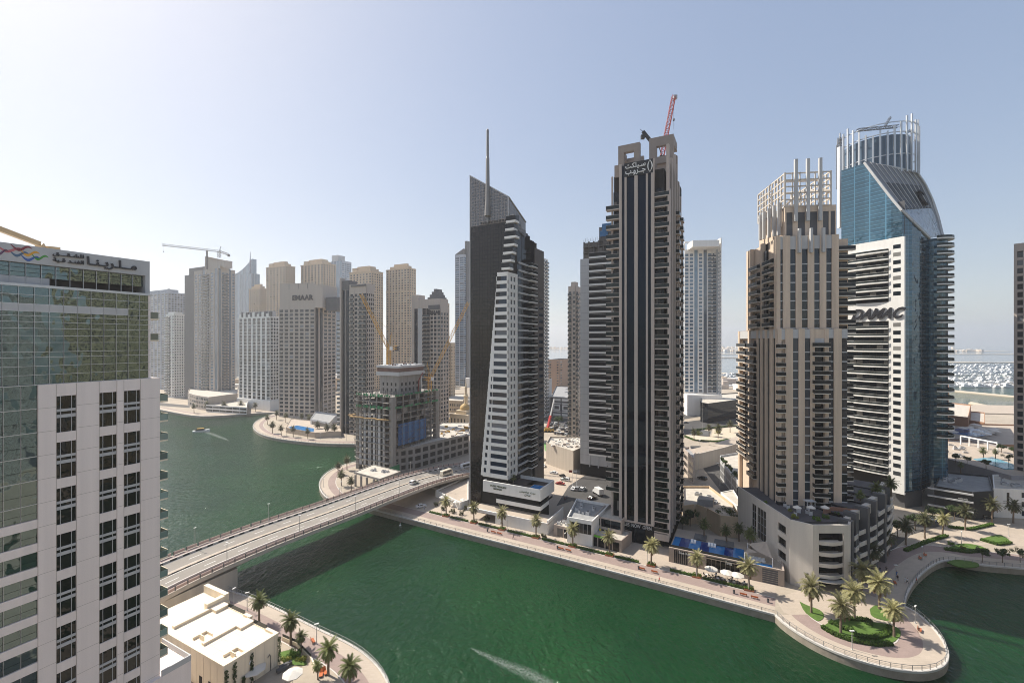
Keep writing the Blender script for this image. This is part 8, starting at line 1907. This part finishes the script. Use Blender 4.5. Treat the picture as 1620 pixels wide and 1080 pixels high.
th = T('mobile_crane', 'red telescopic mobile crane standing in the crowded lot', 'crane', tuple(W(866, 683))); b = MB(); p = W(866, 683); tp = XD(877, p.y + 6, ZP(631, p.y + 6)); b.bar((p.x, p.y, 4), Vector((p.x, p.y, 4)).lerp(tp, .45), 1.5); b.build('boom', paint('crane_boom_red', (.50, .05, .05)), th, world=True); b = MB(); b.bar(Vector((p.x, p.y, 4)).lerp(tp, .45), tp, 1.0); b.build('boom_tip', M_lgrey, th, world=True); b = MB(); b.box(p.x - 5, p.x + 5, p.y - 1.4, p.y + 1.4, 2.5, 3.8); b.box(p.x - 2, p.x + 2, p.y - 1.3, p.y + 1.3, 3.8, 5.4); b.build('carrier', paint('crane_carrier', (.5, .3, .05)), th, world=True)
for x in (-3.6, -1.2, 1.2, 3.6): b = MB(); b.tube([(p.x + x, p.y - 1.5, 2.7), (p.x + x, p.y + 1.5, 2.7)], .7, 12); b.build('wheel_axle', M_tyre, th, world=True)
# flags by the ramp
for px, c, wh in ((900, 'red', 'left'), (906, 'white', 'middle'), (912, 'silver', 'right')): p = W(px, 772); th = T('flagpole', 'thin white flagpole by the ramp, ' + wh, 'flagpole', tuple(p), 0, 'flagpoles by the ramp'); b = MB(); b.tube([(0, 0, 0), (0, 0, 9)], [.09, .05], 6); b.build('pole', M_steel, th); b = MB(); [b.face([(.05 + k * .3, .08 * math.sin(k), 7.6), (.35 + k * .3, .08 * math.sin(k + 1), 7.5), (.35 + k * .3, .08 * math.sin(k + 1), 8.6), (.05 + k * .3, .08 * math.sin(k), 8.7)]) for k in range(5)]; b.build('flag', CP[c], th)
# water taxi, buoy, crane on the hotel roof
p = W(318, 683, 0); th = T('water_taxi', 'white water taxi with an orange roof on the far water', 'boat', tuple(p), .5); b = MB(); sec = [(-5.5, 1.7, 1.4), (0, 2.0, 1.4), (3.6, 1.6, 1.6), (6, .1, 2.1)]; ri = []
for x, w_, z in sec: k = len(b.v); b.v += [(x, -w_ * .7, -.3), (x, -w_, z), (x, w_, z), (x, w_ * .7, -.3)]; ri.append(k)
for u, v in zip(ri[:-1], ri[1:]):
 for j in range(4): b.f.append((u + j, u + (j + 1) % 4, v + (j + 1) % 4, v + j)); b.m.append(0)
b.f.append((ri[0] + 3, ri[0] + 2, ri[0] + 1, ri[0])); b.m.append(0); b.f.append((ri[-1], ri[-1] + 1, ri[-1] + 2, ri[-1] + 3)); b.m.append(0); b.build('hull', M_steel, th); b = MB(); b.prism([(-2.6, -1.2), (1.6, -1.2), (2.2, 0), (1.6, 1.2), (-2.6, 1.2)], 2.7, 2.95); b.build('roof', paint('taxi_roof_orange', (.60, .32, .03)), th); b = MB(); b.prism([(-3.6, -1.3), (2, -1.3), (2.8, 0), (2, 1.3), (-3.6, 1.3)], 1.3, 2.69); b.build('cabin', M_carglass, th)
th = T('buoy', 'small red and white buoy near the bridge shadow', 'buoy', tuple(W(633, 831, 0))); b = MB(); b.lathe((0, 0, -.2), ((.4, 0), (.45, .4), (.12, .7), (.08, 1.5)), 10); b.build('float', M_steel, th); b = MB(); b.lathe((0, 0, 1.3), ((.14, 0), (.16, .2), (.02, .35)), 8); b.build('marker', M_tailred, th)
h0 = XD(8, 64, ZP(368, 64)); th = T('roof_cradle_crane', 'tan window cleaning crane arm above the left hotel roof', 'crane', (h0.x, h0.y, 84)); M_tancr = paint('tan_crane', (.55, .38, .20)); P3 = lambda px, py, d: XD(px, d, ZP(py, d)); b = MB(); b.bar(P3(-20, 355, 62), P3(62, 386, 69), .55, .7); b.build('boom', M_tancr, th, world=True); b = MB(); b.bar(P3(62, 386, 69), P3(66, 393, 69.5), .8); b.build('joint', M_tancr, th, world=True); b = MB(); b.bar(P3(73, 392, 70), P3(92, 394, 72), .7, .55); b.build('boom_tip', M_tancr, th, world=True)
# garden furniture by the pavilion
for k, (px, py, wh) in enumerate(((452, 1054, 'upper'), (447, 1060, 'lower'))): p = W(px, py); th = T('stone_bench', 'dark stone block seat on the terrace by the pavilion, ' + wh, 'stone seat', tuple(p), .9, 'stone seats by the pavilion'); b = MB(); b.box(-1.2, 1.2, -.4, .4, .15, .75); b.build('seat', M_dgrey, th); b = MB(); b.box(-1.0, 1.0, -.3, .3, 0, .15); b.build('plinth', M_black, th)
for k, (px, py, wh) in enumerate(((508, 1067, 'left'), (514, 1064, 'right'))): p = W(px, py); th = T('deck_chair', 'orange deck chair on the left quay terrace, ' + wh, 'deck chair', tuple(p), k * .4 + .3, 'orange deck chairs'); b = MB(); b.box(-.35, .35, -.9, .3, .3, .38); b.build('seat', M_orange, th); b = MB(); b.hexa([(-.35, .3, .3), (.35, .3, .3), (.35, .9, .9), (-.35, .9, .9), (-.35, .25, .38), (.35, .25, .38), (.35, .85, .98), (-.35, .85, .98)]); b.build('backrest', M_orange, th); b = MB(); b.box(-.33, .33, -.85, -.8, 0, .3); b.box(-.33, .33, .2, .25, 0, .3); b.build('frame', M_dgrey, th)
w_ = T('garden_wall', 'low cream wall edging the garden bed beside the left quay walk', 'wall', tuple(W(490, 1035))); b = MB(); ps = [W(447, 1012), W(470, 1022), W(492, 1045), W(500, 1062)]
for u, v in zip(ps[:-1], ps[1:]): b.bar(u + Vector((0, 0, .45)), v + Vector((0, 0, .45)), .3, .9)
b.build('wall_segment', M_cream, w_, world=True); b = MB()
for u, v in zip(ps[:2], ps[1:3]): b.bar(u + Vector((0, 0, 1.2)), v + Vector((0, 0, 1.2)), .06, .6)
b.build('glass_panel', M_railglass, w_, world=True)
# foam: the wake crossing the foreground and the taxi's wake
fm, fn, fl_, fb2 = new_mat('foam'); fb2.inputs['Base Color'].default_value = (.75, .80, .78, 1); fb2.inputs['Roughness'].default_value = .6
tc = fn.new('ShaderNodeTexCoord'); n1 = fn.new('ShaderNodeTexNoise'); n1.inputs['Scale'].default_value = 2.2; n1.inputs['Detail'].default_value = 8; n1.inputs['Roughness'].default_value = .75; mr = fn.new('ShaderNodeMapRange'); mr.inputs[1].default_value = .40; mr.inputs[2].default_value = .75; mr.inputs[4].default_value = .42
fl_.new(tc.outputs['Object'], n1.inputs[0]); fl_.new(n1.outputs[0], mr.inputs[0]); uvn = fn.new('ShaderNodeUVMap'); uvn.uv_map = 'across'; sx = fn.new('ShaderNodeSeparateXYZ'); ab = fn.new('ShaderNodeMath'); ab.operation = 'ABSOLUTE'; mq = fn.new('ShaderNodeMapRange'); mq.inputs[1].default_value = 1.0; mq.inputs[2].default_value = .1; ml = fn.new('ShaderNodeMath'); ml.operation = 'MULTIPLY'
fl_.new(uvn.outputs[0], sx.inputs[0]); fl_.new(sx.outputs[1], ab.inputs[0]); fl_.new(ab.outputs[0], mq.inputs[0]); fl_.new(mq.outputs[0], ml.inputs[0]); fl_.new(mr.outputs[0], ml.inputs[1]); fl_.new(ml.outputs[0], fb2.inputs['Alpha'])
def foam(l, ws, label='wake_foam'):
 P_ = [W(x, y, .03) for x, y in l]; b = MB(); L_ = [];
 for i, p in enumerate(P_):
  d = (P_[min(i + 1, len(P_) - 1)] - P_[max(i - 1, 0)]).normalized(); nn = Vector((-d.y, d.x, 0)) * ws[i]; L_.append((p + nn, p - nn))
 for u, v in zip(L_[:-1], L_[1:]): b.face([u[0], v[0], v[1], u[1]])
 o = b.build(label, fm); uv = o.data.uv_layers.new(name='across').data
 for i in range(len(b.f)):
  for k, q in enumerate(((i, 1), (i + 1, 1), (i + 1, -1), (i, -1))): uv[i * 4 + k].uv = q
 return tag(o, kind='stuff')
foam([(745, 1024), (770, 1036), (800, 1050), (830, 1062), (865, 1080), (890, 1095)], [.3, .9, 1.6, 2.0, 1.9, 1.4])
foam([(324, 683), (335, 686), (350, 692), (362, 697)], [1.8, 2.4, 2.0, .5]); foam([(340, 674), (365, 672), (390, 668)], [.3, .7, .2])
# ------------------------------------------------------------------ roof plant, planting and clutter
rs = random.Random(21)
def roof_units(th, quad, z, n, smax=2.2):
 u = MB(); u.box(-.5, .5, -.5, .5, 0, .8); u.lathe((0, 0, .8), ((.36, 0), (.36, .12)), 10, 1)
 a, b_, c, d = [Vector(v) for v in quad]; xf = []
 for _ in range(n):
  s, t = rs.uniform(.1, .9), rs.uniform(.12, .88); p = a.lerp(b_, s).lerp(d.lerp(c, s), t); k = rs.uniform(.8, smax)
  xf.append(Matrix.Translation((p.x, p.y, z)) @ Matrix.Rotation(RZ, 4, 'Z') @ Matrix.Diagonal((k, k * rs.uniform(.6, 1.3), rs.uniform(.8, 1.6), 1)))
 inst('roof_unit', u, [M_lgrey, M_dgrey], th, xf, 100, True)
def ob(n): return bpy.data.objects[n]
roof_units(ob('shop_pavilion'), PXW([(905, 812), (932, 817), (955, 797), (915, 792)], 10.8), 9.9, 9, 1.3)
roof_units(ob('shop_row'), PXW([(880, 828), (900, 832), (905, 822), (890, 818)], 6), 5.5, 6, 1.1); roof_units(ob('tan_clubhouse'), PXW([(1090, 785), (1140, 800), (1135, 788), (1100, 775)], 9.5), 8.6, 7)
roof_units(ob('grey_pool_terrace'), PXW([(1485, 715), (1540, 728), (1530, 705), (1485, 695)], 14.5), 13.6, 12, 2.4); roof_units(ob('dark_shopfront_block'), PXW([(1485, 762), (1535, 771), (1550, 756), (1490, 750)], 13), 12.3, 9)
roof_units(ob('panelled_retail_block'), PXW([(878, 624), (916, 626), (924, 614), (884, 613)], 20), 19.1, 10, 4); roof_units(ob('white_corner_block'), PXW([(1575, 768), (1620, 769), (1620, 756), (1575, 756)], 13.5), 12.6, 6); roof_units(ob('concrete_deck'), PXW([(565, 745), (600, 753), (625, 745), (590, 736)], 8.5), 8.2, 6, 1.4)
pd = ob('terraced_podium'); roof_units(pd, [(82, 150), (84, 133), (94, 131), (96, 139)], 19.5, 7, 1.2); roof_units(pd, [(112, 150), (120, 146), (126, 153), (116, 160)], 20.5, 7, 1.8)
for k, (x, y) in enumerate(((84, 134), (89, 131.5), (93, 133), (86, 139), (99, 136), (104, 139), (109, 142), (82.5, 146), (113, 147), (118, 150))):
 bush(int(x * 10), int(y * 10), rs.uniform(.7, 1.3), 'planting on the terraced podium roof', M_hedge if k % 3 else M_flower, 19.5, 'planting on the terraced podium roof', w=Vector((x, y, 19.5)))
for k in range(6): parasol(Vector((84 + k * 2.1, 133.5 + (k % 2) * 2.2, 19.5)), 'small pale parasol on the terraced podium roof', 1.2, group='parasols on the terraced podium roof') if k % 2 else None
for px, py, wh in ((1140, 832, 'left of the pair'), (1152, 838, 'right of the pair'), (1168, 846, 'nearest the podium wall'), (1190, 852, 'beside the shade sail'), (1205, 856, 'behind the shade sail')): tree(px, py, 'dark garden tree behind the striped pool, ' + wh, 'garden trees behind the striped pool', 7, 2.4, z=2)
for px, py, wh in ((1512, 732, 'left'), (1530, 735, 'middle'), (1560, 742, 'right'), (1584, 716, 'rear left'), (1604, 722, 'rear right'), (1596, 735, 'front right')): tree(px, py, 'dark roof garden tree on the grey terrace, ' + wh, 'roof garden trees on the grey terrace', 4.5, 2.0, z=13.6)
for px, py, wh in ((1345, 852, 'first'), (1420, 850, 'second'), (1448, 838, 'third'), (1478, 830, 'fourth'), (1510, 822, 'fifth'), (1545, 815, 'sixth')): tree(px, py, 'dark street tree along the shaded road by the shops, ' + wh + ' from the podium', 'dark street trees by the shops', 6, 2.3)
for k in range(16):
 px, py = rs.uniform(1500, 1590), rs.uniform(676, 690); parasol(W(px, py, 13.1), 'tiny pale parasol among the lagoon pool loungers', 2.2, group='tiny parasols round the lagoon pool')
for px, py, r, wh in ((700, 806, 1.2, 'left'), (716, 811, 1.3, 'middle'), (730, 814, 1.2, 'right'), (738, 806, 1.4, 'rear'), (690, 800, 1.2, 'nearest the bridge')): bush(px, py, r, 'dusty shrub on the terrace by the bridge landing, ' + wh, M_dpalm, group='shrubs by the bridge landing')
# bins on the promenade
BI = None
for px, wh in ((770, 'left of the white podium'), (880, 'before the left shops'), (1010, 'near the black tower'), (1160, 'by the parasols'), (1215, 'near the tip')):
 p = onprom(px, 5.4)
 if BI is None:
  BI = T('litter_bin', 'small dark litter bin on the promenade ' + wh, 'litter bin', tuple(p), 0, 'litter bins on the promenade'); b = MB(); b.lathe((0, 0, 0), ((.26, 0), (.3, .85)), 10); b.build('body', M_dgrey, BI); b = MB(); b.lathe((0, 0, .85), ((.32, 0), (.3, .12), (.1, .2)), 10); b.build('lid', M_black, BI)
 else: o = copy_tree(BI); o.location = p; o['label'] = 'small dark litter bin on the promenade ' + wh
# ------------------------------------------------------------------ the hazy air
hz = MB(); hz.box(-8800, 8800, -380, 8800, -5, 330)
hm = bpy.data.materials.new('haze'); hm.use_nodes = True
hn = hm.node_tree.nodes; hn.remove(hn['Principled BSDF'])
pv = hn.new('ShaderNodeVolumePrincipled'); pv.inputs['Density'].default_value = .00017; pv.inputs['Anisotropy'].default_value = .5
pv.inputs['Color'].default_value = (.96, .96, 1.0, 1)
hm.node_tree.links.new(pv.outputs[0], hn['Material Output'].inputs['Volume'])
tag(hz.build('haze', hm), kind='stuff')
